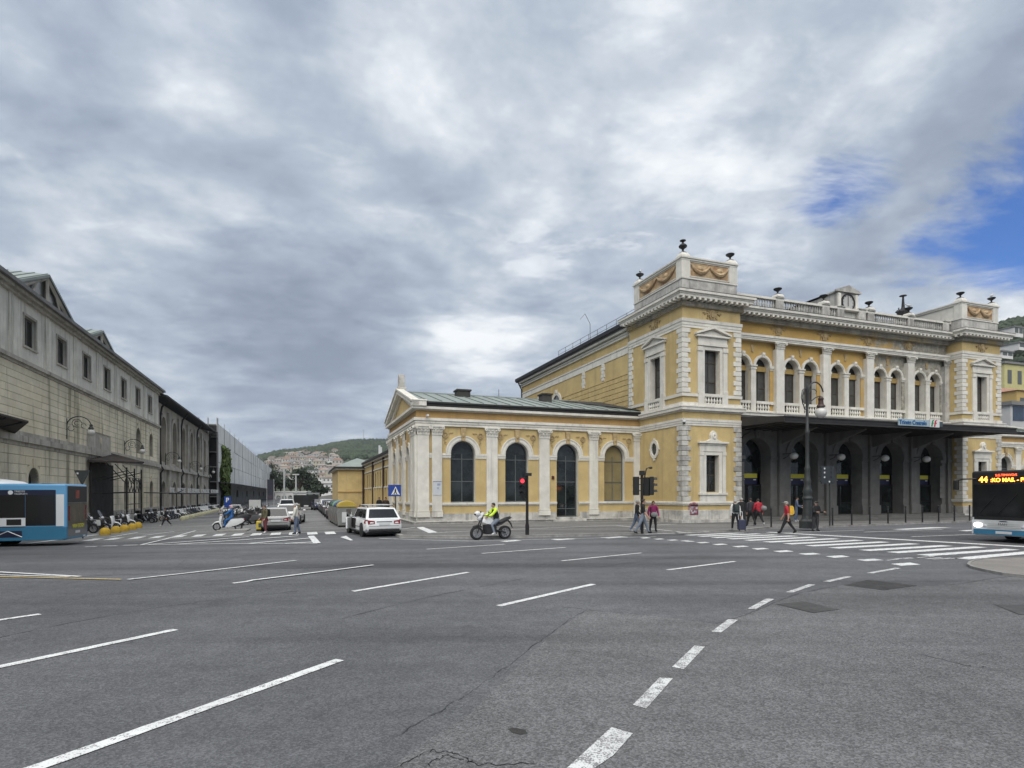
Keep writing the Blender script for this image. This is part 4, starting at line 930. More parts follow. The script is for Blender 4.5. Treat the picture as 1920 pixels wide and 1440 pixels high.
m = MB(); m.prism([(3.10,-.18),(3.22,-.18),(3.32,.2),(3.42,.29),(3.3,.29),(3.2,.22)], fz, -.06, -.04); m.prism([(3.14,.02),(3.34,.02),(3.36,.09),(3.16,.09)], fz, -.062, -.04); m.build('logo_green', mat('logo_green', (.02,.22,.09), .4, 0), lg)
m = MB(); m.prism([(3.38,-.18),(3.50,-.18),(3.6,.2),(3.7,.29),(3.58,.29),(3.48,.22)], fz, -.06, -.04); m.prism([(3.42,.02),(3.64,.02),(3.66,.09),(3.44,.09)], fz, -.062, -.04); m.build('logo_red', mat('logo_red', (.42,.02,.03), .4, 0), lg)
m = MB(); m.box(3.97, 4.35, 0, .05, -.16, .2); m.build('sign_end', mat('sign_end', (.05,.07,.08), .4, .1, 2), sg)

# wall lamps on the arcade piers
def wall_globe(loc_, label):
    t = thing('wall_lamp', label, 'lamp', loc_, AL, 'globe lamps on the arcade')
    m = MB(); m.tube([(0,.95,0),(0,.05,0)], .03, 6); m.tube([(0,.9,-.35),(0,.5,-.22),(0,.3,-.02)], .025, 6); m.build('bracket', IRON, t)
    m = MB(); m.lathe([(.09,-.02),(.12,.03),(.05,.1)], 10, c=(0,-.1,.0)); m.build('collar', IRON, t)
    m = MB(); m.ell((0,-.12,-.2), (.28,.28,.25), 14, 10); m.build('globe', GLOBE, t, True)
for k, (s, nm) in enumerate(((9.2,'nearest the left tower'),(13.65,'second from the left tower'),(18.1,'third from the left tower'),(22.6,'nearest the right tower'))):
    wall_globe(W(s, -.12, 4.9), 'white globe lamp on an arcade pier, ' + nm)
# ------------------------------------------------------------ low side wings
ROOFS = mat('roof_seam', (0.15, 0.17, 0.16), 0.6, 0.1, 2)
def wing(name, label, sA, sB, mirror, full):
    """front from sA to sB at t=5.27; gable end at sA (or sB when mirrored)"""
    wg = thing(name, label, 'building', W(0, 0), AL); t0, t1 = 5.27, 17.3
    if mirror: fx = lambda s: sB - (s + 16.6)
    else: fx = lambda s: s
    F = lambda u, z, d: (fx(u), t0 + d, z)
    se = -16.6
    G = lambda u, z, d: (fx(se + d), u, z)
    ar = [-13.53, -9.71, -5.88, -2.10]; door = 2
    ops = [(c-.84, c+.84, .42 if k == door else 1.5, 4.75, True) for k, c in enumerate(ar)]
    m = MB(); m.wall(F, se, 0, 0, 7.1, ops, .38, 0, 1); m.build('wall', [YEL, WHT], wg)
    gops = [(c-.55, c+.55, 1.5, 4.75, True) for c in (8.3, 11.3, 14.3)]
    m = MB(); m.wall(G, t0, t1, 0, 7.1, gops, .35, 0, 1); m.build('wall', [YEL, WHT], wg)
    m = MB(); m.wall(lambda u,z,d: (fx(u), t1-d, z), se, 0, 0, 7.6, [], .2); m.build('wall', YEL, wg)
    for k, (a, b, zb, zt, q) in enumerate(ops):
        gm = GLASSB if k == 3 else GLASS; c = (a+b)/2
        window(F, wg, a, b, zb, zt, True, .32, (c,), (2.9, 4.4) if k != door else (1.0, 2.9, 4.4), .07, FRAME, gm, 'window' if k != door else 'door')
    for (a, b, zb, zt, q) in gops:
        window(G, wg, a, b, zb, zt, True, .3, ((a+b)/2,), (4.4,), .07, FRAME, GLASS if full else GLASS)
    def arches(M, cs, r):
        for c in cs:
            q = MB(); q.ring(M, c, 4.75, r, r+.36, -.07, .02); q.ring(M, c, 4.75, r+.06, r+.12, -.1, -.07); q.ring(M, c, 4.75, r+.28, r+.36, -.11, -.07); q.build('arch_trim', WHT, wg)
            q = MB(); q.prism([(c-.12,4.75+r),(c+.12,4.75+r),(c+.18,6.45),(c-.18,6.45)], M, -.16, .02); q.ell(M(c, 4.75+r+.35, -.14), (.1,.08,.16), 8, 6); q.build('keystone', mat_orn, wg)
    arches(F, ar, .84); arches(G, (8.3, 11.3, 14.3), .55)
    if full:
        for c in ar:
            for s in (-1, 1): roundel(F, c+s*1.2, 5.95, .20, 0, wg, -s if False else (-s))
    # pilasters with capitals and bases
    pil = [(-16.22,.77),(-15.31,.67),(-11.53,.78),(-7.70,.77),(-3.85,.7),(-.26,.5)]
    for u, w in pil: pilaster(F, u, .56, 6.51, w, -.16, wg, .6, .42, WHT, .05)
    for u, w in ((5.66,.77),(6.72,.6),(9.8,.62),(12.8,.62),(15.9,.6),(16.9,.7)): pilaster(G, u, .56, 6.51, w, -.16, wg, .6, .42, WHT, .05)
    # bands: impost, sill, base
    def bands(M, edges, cs, r):
        q = MB(); q2 = MB(); q3 = MB()
        for a, b in edges:
            q.mb(M, a, b, 4.42, 4.5, -.05, .03); q.mb(M, a, b, 4.5, 4.72, -.07, .03); q.mb(M, a, b, 4.62, 4.74, -.10, .03)
        q.build('impost_band', WHT, wg)
    e = [se+.75]; 
    fe = []; xs = [se+.7]
    for c in ar: fe += [(xs[-1], c-.84)]; xs.append(c+.84)
    fe.append((xs[-1], -.05)); bands(F, fe, ar, .84)
    xs = [t0]; ge = []
    for c in (8.3, 11.3, 14.3): ge.append((xs[-1], c-.55)); xs.append(c+.55)
    ge.append((xs[-1], t1)); bands(G, ge, (8.3,11.3,14.3), .55)
    q = MB(); dc = ar[door]
    for a, b in ((se-.02, dc-.86), (dc+.86, 0)):
        q.mb(F, a, b, 1.28, 1.36, -.05, .02); q.mb(F, a, b, 1.362, 1.5, -.11, .02)
    q.mb(G, t0, t1, 1.28, 1.36, -.05, .02); q.mb(G, t0, t1, 1.362, 1.5, -.11, .02); q.build('sill_band', WHT, wg)
    q = MB()
    for a, b in ((se-.09, dc-.9), (dc+.9, 0)): q.mb(F, a, b, .2, .78, -.09, .02)
    q.mb(G, t0-.085, t1, .2, .78, -.085, .02); q.build('plinth', WHT2, wg)
    q = MB()
    for a, b in ((se-.3, dc-1.05), (dc+1.05, 0)): q.mb(F, a, b, -.05, .22, -.3, .02); q.mb(F, a-.03, b+.03, .222, .30, -.35, .02)
    q.mb(F, dc-1.3, dc+1.3, -.05, .26, -.45, .02); q.mb(F, dc-.95, dc+.95, .26, .42, -.25, .3)
    q.mb(G, t0-.29, t1, -.4, .22, -.3, .02); q.mb(G, t0-.32, t1, .222, .30, -.35, .02); q.build('plinth_step', WHT2, wg, bev=.015)
    # entablature
    A = lambda z0, z1, p, name, mm: (lambda q: (q.box(min(fx(se-p), fx(0)), max(fx(se-p), fx(0)), t0-p, t1+p, z0, z1), q.build(name, mm, wg)))(MB())
    for z0, z1, p in ((6.52,6.68,.12),(6.682,6.84,.16),(6.842,7.02,.22)): A(z0, z1, p, 'architrave', WHT)
    A(7.022, 7.5, .06, 'frieze', YELR)
    for z0, z1, p in ((7.5,7.58,.16),(7.582,7.74,.36)): A(z0, z1, p, 'cornice', WHT)
    # gutter along the eaves
    q = MB(); q.mb(F, se+.55, -.02, 7.742, 8.02, -.34, -.1); q.mb(F, se+.55, -.02, 7.95, 8.05, -.42, -.3); q.build('gutter', GUT, wg)
    # gable end: tympanum and raking cornices
    tm = (t0+t1)/2; q = MB(); q.prism([(t0+.3,7.742),(t1-.3,7.742),(tm,9.35)], G, .05, .3); q.build('tympanum', YEL, wg)
    q = MB()
    for a, b in ((t0-.45, tm), (t1+.45, tm)):
        q.prism([(a,7.742),(a,8.02),(b,9.78),(b,9.5)], G, -.36, .06); q.prism([(a,8.02),(a,8.12),(b,9.9),(b,9.78)], G, -.44, .1)
        k = 1 if b > a else -1; q.prism([(a+k*1.1,7.78),(a+k*1.5,7.78),(b,9.32),(b,9.5),(a+k*.7,7.95)], G, -.12, .06)
    q.build('raking_cornice', WHT, wg)
    q = MB(); q.mb(G, t0-.45, t0+.25, 7.745, 8.06, -.38, .55); q.mb(G, t0-.48, t0+.28, 8.06, 8.16, -.42, .6); q.build('corner_block', WHT, wg, bev=.02)
    q = MB(); q.mb(G, tm-.35, tm+.35, 9.75, 10.0, -.35, .3); q.prism([(tm-.3,10.0),(tm+.3,10.0),(tm+.34,10.3),(tm+.22,10.75),(tm,11.0),(tm-.22,10.75),(tm-.34,10.3)], G, -.25, .2); q.build('acroterion', WHT2, wg, bev=.03)
    q = MB(); q.prism([(tm-.25,8.0),(tm+.25,8.0),(tm+.25,8.4),(tm,8.62),(tm-.25,8.4)], G, -.05, .05) if full else None
    # standing-seam roof panels
    n = 18; pw = 16.9/n
    def panel(y0, z0, y1, z1, x0, x1):
        q = MB(); a, b = sorted((fx(x0), fx(x1))); q.add([(a+.01,y0,z0),(b-.01,y0,z0),(b-.01,y1,z1),(a+.01,y1,z1),(a+.01,y0,z0+.03),(b-.01,y0,z0+.03),(b-.01,y1,z1+.03),(a+.01,y1,z1+.03)], [(0,3,2,1),(4,5,6,7),(0,1,5,4),(1,2,6,5),(2,3,7,6),(3,0,4,7)])
        q.add([(a-.02,y0,z0+.02),(a+.02,y0,z0+.02),(a+.02,y1,z1+.02),(a-.02,y1,z1+.02),(a-.02,y0,z0+.085),(a+.02,y0,z0+.085),(a+.02,y1,z1+.085),(a-.02,y1,z1+.085)], [(0,3,2,1),(4,5,6,7),(0,1,5,4),(1,2,6,5),(2,3,7,6),(3,0,4,7)], 1)
        q.build('roof_panel', [ROOFG, ROOFS], wg)
    for i in range(n):
        x0 = se - .3 + pw*i; panel(t0-.38, 8.05, tm, 9.62, x0, x0+pw)
        if full and i % 1 == 0: panel(t1+.38, 8.05, tm, 9.62, x0, x0+pw)
    q = MB(); q.mb(F, se-.3, 0, 9.6, 9.72, tm-t0-.12, tm-t0+.12); q.build('ridge_cap', ROOFG, wg)
    q = MB(); q.add([(fx(-3.9),tm,9.7),(fx(.0),t0-.3,8.2),(fx(.0),t0-.3,8.12),(fx(0),tm,9.74)], [(0,1,3)]); q.build('valley_flashing', ROOFD, wg)
    for u, dt, w, h in ((-12.2, 4.6, .50, .35), (-5.6, 4.2, .38, .35)):
        q = MB(); q.mb(F, u-w, u+w, 8.7, 9.55+h*.6, dt, dt+.9); q.mb(F, u-w-.08, u+w+.08, 9.55+h*.6, 9.68+h*.6, dt-.08, dt+.98); q.build('roof_vent_box', ROOFD, wg, bev=.02)
    q = MB(); q.mb(F, -9.0, -8.97, 9.6, 10.3, 6, 6.03); q.build('aerial', GUT, wg)
    return wg
WL = wing('station_side_wing', 'long low yellow wing with white pilasters and green seamed roof', -16.6, 0, False, True)
WR = wing('station_side_wing', 'low yellow wing beyond the right tower, behind the oncoming bus', 31.84, 48.44, True, False)
# small fittings on the wing
def fitting(name, label, cat, build_, loc_, group=None):
    t = thing(name, label, cat, loc_, AL, group); build_(t); return t
def _cam(t):
    m = MB(); m.tube([(0,0,.25),(0,-.18,.25),(0,-.18,.12)], .03, 6); m.build('arm', WHT, t); m = MB(); m.lathe([(.11,.1),(.12,0),(.1,-.04)], 10, c=(0,-.18,.02)); m.build('housing', MATS['sign_white'], t)
    m = MB(); m.ell((0,-.18,-.05), (.09,.09,.09), 10, 6); m.build('dome', GLASS, t, True)
fitting('security_camera', 'white dome camera at the corner of the left tower', 'camera', _cam, W(-.03, -.02, 6.75))
def _cam2(t):
    m = MB(); m.box(-.06,.06,-.4,0,-.05,.07); m.build('housing', MATS['sign_white'], t); m = MB(); m.tube([(0,.1,-.05),(0,-.1,-.02)], .025, 6); m.build('arm', GUT, t)
fitting('security_camera', 'small white camera above the capital at the corner of the low wing', 'camera', _cam2, W(-16.0, 5.05, 7.12))
def _plq(t):
    m = MB(); m.box(0,.58,-.02,0,0,.86); m.build('board', mat('notice_board', (.50,.52,.54), .4, .05, 4), t); m = MB(); m.box(0,.58,-.026,-.02,.86,.9); m.build('header', mat('notice_blue', (.12,.17,.30), .5, 0), t)
    m = MB(); m.box(.28,.5,-.024,-.02,.62,.76); m.prism([(.25,.5),(.42,.5),(.33,.35)], lambda u,z,d:(u,d,z), -.024, -.02); m.build('print', mat('notice_print', (.27,.31,.40), .5, 0), t)
fitting('notice_board', 'pale notice board fixed to the second pilaster of the low wing', 'board', _plq, W(-15.6, 5.27-.165, 2.0))
def _bell(t):
    m = MB(); m.box(-.09,.09,-.08,0,-.12,.12); m.build('case', mat('red_brown_box', (.10,.03,.02), .5, .1, 4), t); m = MB(); m.ell((0,-.08,.03), (.05,.03,.05), 8, 5); m.build('lens', IRON, t)
fitting('alarm_box', 'small dark red alarm box beside the wing door', 'alarm', _bell, W(-7.02, 5.27, 3.2))

# yellow annex further down the street
AN = thing('station_annex', 'distant yellow annex with dark downpipes at the end of the wing', 'building', W(0, 0), AL)
An = leftf(-15.0); m = MB(); m.wall(An, 17.3, 54, -.8, 6.2, [(20.0+2.35*i-.42, 20.0+2.35*i+.42, 2.9, 4.3, True) for i in range(14)], .25, 0, 0); m.build('wall', YEL, AN)
for i in range(14):
    q = MB(); c = 20.0+2.35*i; q.mb(An, c-.42, c+.42, 2.9, 4.3, .03, .05); q.ring(An, c, 4.3, 0, .42, .03, .05, n=8); q.build('window', GLASS, AN)
    q = MB(); q.mb(An, c+.82, c+1.4, -.8, 2.8, -.12, .02); q.build('pier', YEL, AN)
for z0, z1, d, mm in ((2.75,2.9,-.1,WHT),(4.95,5.1,-.08,WHT),(5.75,5.9,-.1,WHT),(6.1,6.25,-.35,WHT)):
    q = MB(); q.mb(An, 17.3, 54, z0, z1, d, .05); q.build('string_course', mm, AN)
q = MB(); q.mb(An, 17.2, 54, 6.25, 6.5, -.5, .2); q.build('gutter', GUT, AN)
q = MB(); q.add([(-15.5,17.3,6.5),(-15.5,54,6.5),(-9,54,8.2),(-9,17.3,8.2)], [(0,1,2,3)]); q.build('roof', ROOFD, AN)
q = MB(); q.box(-18.7,-12,54,70,-.9,5.55); q.build('wall', YEL, AN); q = MB(); q.box(-19.1,-11.8,53.6,70.4,5.55,5.7); q.build('cornice', WHT, AN); q = MB(); q.box(-19.2,-11.7,53.45,70.5,5.7,5.95); q.build('gutter', GUT, AN)
q = MB(); q.box(-18.78,-11.95,53.9,53.99,2.3,2.45); q.build('string_course', YELR, AN); q = MB(); q.box(-18.75,-11.95,53.92,53.99,-.9,.4); q.build('plinth', YELR, AN)
q = MB(); q.add([(-19.1,53.6,5.95),(-11.8,53.6,5.95),(-11.8,70,5.95),(-19.1,70,5.95),(-15.6,59,7.5),(-15.6,66,7.5)], [(0,1,4),(1,2,5,4),(2,3,5),(3,0,4,5)]); q.build('roof', ROOFG, AN)
for p in ((-15.25,53.85),(-15.12,33.0),(-15.12,43.0)):
    q = MB(); q.tube([(p[0],p[1],6.2),(p[0],p[1],-.8)], .12, 8); q.build('downpipe', mat('rusty_brown_pipe', (.035,.018,.015), .6, .2, 3) if 'rusty_brown_pipe' not in MATS else MATS['rusty_brown_pipe'], AN)
q = MB(); q.box(-13.0,-12.4,56,56.8,6.3,7.6); q.build('chimney', LBW, AN); q = MB(); q.tube([(-15.4,34,6.5),(-15.4,34,7.5)], .11, 8); q.tube([(-15.4,32.6,6.5),(-15.4,32.6,7.2)], .10, 8); q.build('flue', MATS['sign_white'], AN)

# ------------------------------------------------------------ grey warehouse on the left
LB = thing('stone_warehouse', 'long grey stained stone warehouse with small square upper windows', 'building', W(0, 0), AL)
SL = -41.0; Rf = rightf(SL); zg = -1.0
UW = [4.9 + 5.62*k for k in range(9)]                      # upper windows
low_ops = [(15.65,17.45,2.2,3.05,True), (9.9,11.7,2.2,3.05,True), (4.2,6.0,2.2,3.05,True), (29.0,32.4,zg,5.0,True), (38.35,40.35,zg,2.85,True), (44.0,46.0,zg,2.85,True), (49.4,51.2,zg,2.85,True)]
mid_ops = [(43.2,45.2,6.75,8.6,True), (49.3,51.2,6.75,8.6,True)]
up_ops = [(u-.95, u+.95, 12.05, 14.1, False) for u in UW]
m = MB(); m.wall(Rf, -12, 54.5, zg, 5.75, low_ops, .5); m.wall(Rf, -12, 54.5, 5.75, 10.6, mid_ops, .5, 0, 0); m.build('wall', JOINT, LB)
m = MB(); m.wall(Rf, -12, 54.5, 10.6, 15.5, up_ops, .35); m.build('upper_wall', LBW, LB)
m = MB(); m.box(SL-16, SL-.5, -12, 54.5, zg, 15.4); m.build('core', BLACK, LB)
m = MB(); m.wall(front(54.5), SL-16, SL, zg, 15.4, [], .2); m.wall(front(-12), SL-16, SL, zg, 15.4, [], .2); m.build('end_wall', LBW, LB)
def course(z0, z1, ops, t0, t1, h, wmean, near, material=LBB):
    far = MB(); n = round((z1-z0)/h); h = (z1-z0)/n
    for i in range(n):
        za, zb = z0+h*i, z0+h*(i+1); cuts = []
        for (a, b, ob, ot, ar) in ops:
            c, r = (a+b)/2, (b-a)/2 + .34
            if zb <= ob-.02 or za >= ot + (r if ar else 0): continue
            zm = max(0, (za+zb)/2 - ot); hw = r if zm <= 0 else math.sqrt(max(0, r*r - zm*zm))
            if hw > .05: cuts.append((c-hw, c+hw))
        u = t0; off = (i % 2)*wmean*.5; segs = []
        for a, b in sorted(cuts) + [(t1, t1)]:
            if a > u: segs.append((u, a))
            u = max(u, b)
        for a, b in segs:
            x = a; first = True
            while x < b - .05:
                w = wmean*random.uniform(.85, 1.2) - (off if first else 0); first = False
                if w < .4: w += wmean*.5
                y = min(b, x+w); y = b if b-y < .3 else y
                d = -.045 - random.uniform(0, .012)
                if x >= near[0] and y <= near[1]:
                    q = MB(); q.mb(Rf, x+.007, y-.007, za+.016, zb-.016, d, .02); q.build('ashlar_block', material, LB)
                else: far.mb(Rf, x+.007, y-.007, za+.016, zb-.016, d, .02)
                x = y
    stuff(far.build('far_ashlar', material, LB))
course(6.25, 10.55, mid_ops + [(27.5,33.7,6.0,7.5,False)], -12, 54.5, .48, 2.3, (11.2, 34))
course(.5, 5.3, low_ops + [(27.4,33.8,-1,9,False)], -12, 54.5, .60, 2.6, (11.2, 38), LBB)
m = MB(); m.mb(Rf, -12, 54.5, 5.55, 5.95, -.30, .05); m.mb(Rf, -12, 54.5, 5.95, 6.25, -.12, .05); m.mb(Rf, -12, 54.5, 5.3, 5.55, -.12, .05); m.build('ledge', LBG, LB)
m = MB(); m.mb(Rf, -12, 54.5, zg, .5, -.12, .05); m.build('plinth', LBG, LB)
m = MB(); m.mb(Rf, -12, 54.5, 10.55, 10.72, -.14, .05); m.mb(Rf, -12, 54.5, 10.722, 10.94, -.30, .05); m.mb(Rf, -12, 54.5, 10.942, 11.02, -.2, .05); m.build('cornice', LBG, LB)
m = MB(); m.mb(Rf, 27.5, 33.7, 5.96, 7.5, -.10, .05); m.build('porch_panel', LBG, LB)
for u in [UW[0]-2.81 + 5.62*k for k in range(10)]:
    m = MB(); m.mb(Rf, u-.34, u+.34, 11.03, 15.0, -.07, .03); m.mb(Rf, u-.04, u+.04, 11.03, 15.0, -.12, -.06); m.build('upper_pier', LBW, LB)
for u in UW:
    window(Rf, LB, u-.9, u+.9, 12.1, 14.05, False, .22, (u,), (), .14, mat('grey_wood', (.085,.08,.07), .8, .2, 3) if 'grey_wood' not in MATS else MATS['grey_wood'], GLASS, 'window', .26)
    m = MB(); m.mb(Rf, u-1.1, u+1.1, 11.92, 12.06, -.1, .1); 
    for e in ((u-1.08,u-.93,12.06,14.2),(u+.93,u+1.08,12.06,14.2),(u-1.08,u+1.08,14.08,14.24)): m.mb(Rf, *e, -.05, .1)
    m.build('window_surround', LBG, LB)
for (a, b, zb, zt, ar) in low_ops + mid_ops:
    c, r = (a+b)/2, (b-a)/2; m = MB(); m.ring(Rf, c, zt, r, r+.32, -.07, .05); m.mb(Rf, a-.32, a, zb, zt, -.07, .05); m.mb(Rf, b, b+.32, zb, zt, -.07, .05); m.prism([(c-.18,zt+r),(c+.18,zt+r),(c+.24,zt+r+.6),(c-.24,zt+r+.6)], Rf, -.14, 0); m.build('arch_trim', LBB, LB)
    m = MB(); m.mb(Rf, a, b, zb, zt+r, .42, .44); m.build('window', GLASS, LB)
m = MB(); m.mb(Rf, -12, 54.9, 14.95, 15.15, -.25, .05); m.mb(Rf, -12, 54.9, 15.152, 15.35, -.5, .05); m.build('eaves_moulding', LBG, LB)
m = MB(); m.mb(Rf, -12, 54.9, 15.352, 15.6, -.75, -.3); m.build('gutter', mat('zinc_gutter', (.17,.165,.155), .6, .2, 1, streak=(.06,.055,.05), samt=.6), LB)
m = MB(); m.add([(SL+.5,-12,15.55),(SL+.5,54.9,15.55),(SL-8,54.9,17.6),(SL-8,-12,17.6),(SL-16,54.9,15.5),(SL-16,-12,15.5)], [(0,1,2,3),(3,2,4,5)]); m.build('roof', ROOFG, LB)
# roof gables with glazed truss ends
for tc_, hw, hz in ((20.4,5.6,2.25),(33.1,4.2,1.4)):
    x = SL-.5; m = MB(); m.add([(x+.22,tc_-hw-.5,16.0),(x+.22,tc_,16.3+hz),(x-9,tc_,16.3+hz),(x-9,tc_-hw-.5,16.0),(x+.22,tc_+hw+.5,16.0),(x-9,tc_+hw+.5,16.0)], [(0,1,2,3),(1,4,5,2)])
    m.add([(x+.22,tc_-hw-.5,15.8),(x+.22,tc_,16.08+hz),(x+.22,tc_+hw+.5,15.8),(x+.22,tc_+hw+.5,16.0),(x+.22,tc_,16.3+hz),(x+.22,tc_-hw-.5,16.0)], [(0,1,4,5),(1,2,3,4)]); d = m.build('gable_roof', ROOFG, LB)
    for i in range(9):
        for s in (-1, 1):
            q = MB(); xx = x+.1-.8*i; q.add([(xx,tc_+s*(hw+.5),16.02),(xx-.06,tc_+s*(hw+.5),16.02),(xx-.06,tc_,16.31+hz),(xx,tc_,16.31+hz),(xx,tc_+s*(hw+.5),16.07),(xx-.06,tc_+s*(hw+.5),16.07),(xx-.06,tc_,16.36+hz),(xx,tc_,16.36+hz)], [(0,1,2,3),(4,5,6,7),(0,1,5,4),(3,2,6,7),(0,3,7,4),(1,2,6,5)]); q.build('seam', ROOFG, d)
    Mx = rightf(x); m = MB(); m.prism([(tc_-hw,15.6),(tc_+hw,15.6),(tc_,15.9+hz)], Mx, .1, .2); m.build('gable_glass', GLASS2, d)
    m = MB()
    for a, b, w in (((tc_-hw,15.7),(tc_,16.0+hz),.16),((tc_+hw,15.7),(tc_,16.0+hz),.16),((tc_,15.5),(tc_,16.0+hz),.16),((tc_-hw*.55,15.6),(tc_-hw*.3,16+hz*.66),.1),((tc_+hw*.55,15.6),(tc_+hw*.3,16+hz*.66),.1)):
        m.tube([Mx(a[0],a[1],-.02), Mx(b[0],b[1],-.02)], w, 4)
    m.build('truss', LBG, d)
# warehouse porch: rusted sheet roof on a light frame
PO = thing('entrance_porch', 'rusty sheet metal porch roof on thin posts against the warehouse', 'porch', W(0,0), AL)
m = MB(); m.add([(SL+.1,27.2,4.9),(SL+2.9,28.0,4.85),(SL+2.9,33.4,5.05),(SL+.1,33.9,5.9),(SL+.1,27.2,5.02),(SL+2.9,28.0,4.97),(SL+2.9,33.4,5.17),(SL+.1,33.9,6.02)], [(0,3,2,1),(4,5,6,7),(0,1,5,4),(1,2,6,5),(2,3,7,6),(3,0,4,7)])
for i in range(12):
    f = i/11; m.tube([(SL+.1,27.3+6.5*f,5.05+.97*f),(SL+2.98,28.1+5.2*f,5.0+.2*f)], .07, 5)
m.build('sheet_roof', mat('rusty_sheet', (.055,.05,.047), .8, .3, 1.5, c2=(.08,.055,.04), c2amt=.5), PO)
for i, t_ in enumerate((28.2,30.8,33.3)):
    m = MB(); m.tube([(SL+2.75,t_,4.5),(SL+2.75,t_,-1)], .07, 6); m.build('post', IRON, PO)
m = MB()
for t_ in (28.2,30.8,33.3): m.tube([(SL+2.75,t_,3.0),(SL+1.2,t_,4.9)], .04, 5); m.tube([(SL+.1,t_,3.4),(SL+2.75,t_,4.2)], .04, 5); m.tube([(SL+.1,t_,2.2),(SL+2.75,t_,2.3)], .035, 5)
for z in (1.2, 2.3, 3.6): m.tube([(SL+2.75,28.2,z),(SL+2.75,33.3,z)], .035, 5)
for k in range(5): m.tube([(SL+2.75,28.2+1.0*k,2.3),(SL+2.75,29.2+1.0*k,3.6)], .03, 5); m.tube([(SL+2.75,29.2+1.0*k,2.3),(SL+2.75,28.2+1.0*k,3.6)], .03, 5)
m.build('bracing', IRON, PO)
m = MB(); m.box(SL+.12, SL+.2, 27.8, 34.2, -1, 4.9); m.build('back_boarding', mat('dark_boards', (.03,.028,.026), .9, .3, 1.5), PO)  # very dark boarding over the wall behind the porch posts
PO2 = thing('side_shelter', 'small dark lean-to frame beside the warehouse doors', 'shelter', W(0,0), AL)
m = MB(); m.tube([(SL+.1,46.4,2.3),(SL+3.4,47.0,2.2)], .06, 5); m.tube([(SL+.1,49.2,2.3),(SL+3.4,49.6,2.2)], .06, 5); m.tube([(SL+3.4,46.4,2.2),(SL+3.4,50.8,2.6)], .08, 5); m.build('frame', IRON, PO2)
for t_ in (46.6, 49.8): m = MB(); m.tube([(SL+3.4,t_,2.2),(SL+3.4,t_,-1)], .06, 5); m.build('post', IRON, PO2)
# porch roof edge just inside the frame at far left
PO3 = thing('entrance_porch', 'corner of a rusty sheet porch roof at the left edge, above the bus', 'porch', W(0,0), AL)
m = MB(); m.add([(SL+.1,4.5,6.5),(SL+2.4,5,6.3),(SL+2.4,9.2,6.3),(SL+.1,13.6,6.0),(SL+.1,4.5,6.6),(SL+2.4,5,6.4),(SL+2.4,9.2,6.4),(SL+.1,13.6,6.1)], [(0,3,2,1),(4,5,6,7),(0,1,5,4),(1,2,6,5),(2,3,7,6),(3,0,4,7)]); m.build('sheet_roof', MATS['rusty_sheet'], PO3)
m = MB(); m.tube([(SL+2.2,9.0,6.3),(SL+.1,9.0,5.6)], .05, 5); m.tube([(SL+2.2,7,6.3),(SL+.1,7,5.6)], .05, 5); m.build('strut', IRON, PO3)

# second, taller-arched building
L2 = thing('arched_warehouse', 'darker warehouse with tall blind arches and overhanging black eaves', 'building', W(0,0), AL)
R2 = rightf(-41.5); c2 = [59.0 + 7.3*k for k in range(6)]
m = MB(); m.wall(R2, 54.6, 102.5, -1.2, 5.8, [(c-1.3,c+1.3,-1.2,2.6,True) for c in c2], .6); m.wall(R2, 54.6, 102.5, 5.8, 14.4, [(c-1.5,c+1.5,6.6,11.2,True) for c in c2], .6); m.build('wall', L2W, L2)
m = MB(); m.box(-58,-42.1,54.6,102.5,-1.2,14.4); m.build('core', BLACK, L2)
for c in c2:
    m = MB(); m.ring(R2, c, 11.2, 1.5, 2.0, -.25, .05); m.mb(R2, c-2.0, c-1.5, 6.6, 11.2, -.25, .05); m.mb(R2, c+1.5, c+2.0, 6.6, 11.2, -.25, .05); m.build('arch_trim', L2W, L2)
    m = MB(); m.ring(R2, c, 2.6, 1.3, 1.75, -.2, .05); m.build('arch_trim', L2W, L2)
    window(R2, L2, c-1.2, c+1.2, 6.7, 11.2, True, .5, (c-.4,c+.4), (8,9.5), .12, MATS['grey_wood'], GLASS)
    m = MB(); m.mb(R2, c-3.65-.65, c-3.65+.65, -1.2, 13.6, -.35, .05); m.build('buttress', LBG, L2)
    m = MB(); m.mb(R2, c-1.3, c+1.3, -1.2, 3.9, .55, .58); m.build('doorway', BLACK, L2)
m = MB(); m.mb(R2, 54.6, 102.5, 5.5, 5.95, -.5, .05); m.mb(R2, 54.6,102.5, 5.952,6.2,-.3,.05); m.build('ledge', LBG, L2)
m = MB(); m.add([(-39.9,54.2,14.7),(-39.9,103,14.7),(-50,103,17.6),(-50,54.2,17.6),(-39.9,54.2,14.95),(-39.9,103,14.95),(-50,103,17.9),(-50,54.2,17.9)], [(0,1,2,3),(4,5,6,7),(0,1,5,4),(1,2,6,5),(2,3,7,6),(3,0,4,7)]); m.build('roof', ROOFD, L2)
for t_ in (56.0, 70.5, 85, 99.5):
    m = MB(); m.tube([(-40.2,t_,14.6),(-40.9,t_,13.6),(-41.05,t_,12.6),(-41.05,t_,5.9),(-40.75,t_,5.4),(-41.05,t_,4.9),(-41.05,t_,-1)], .13, 7); m.build('downpipe', IRON, L2)
SGN = thing('letter_sign', 'row of white letters on a dark rail along the arched warehouse', 'sign', W(0,0), AL)
m = MB(); m.box(-39.05,-38.95,50.3,97,2.1,2.28); m.build('rail', IRON, SGN)
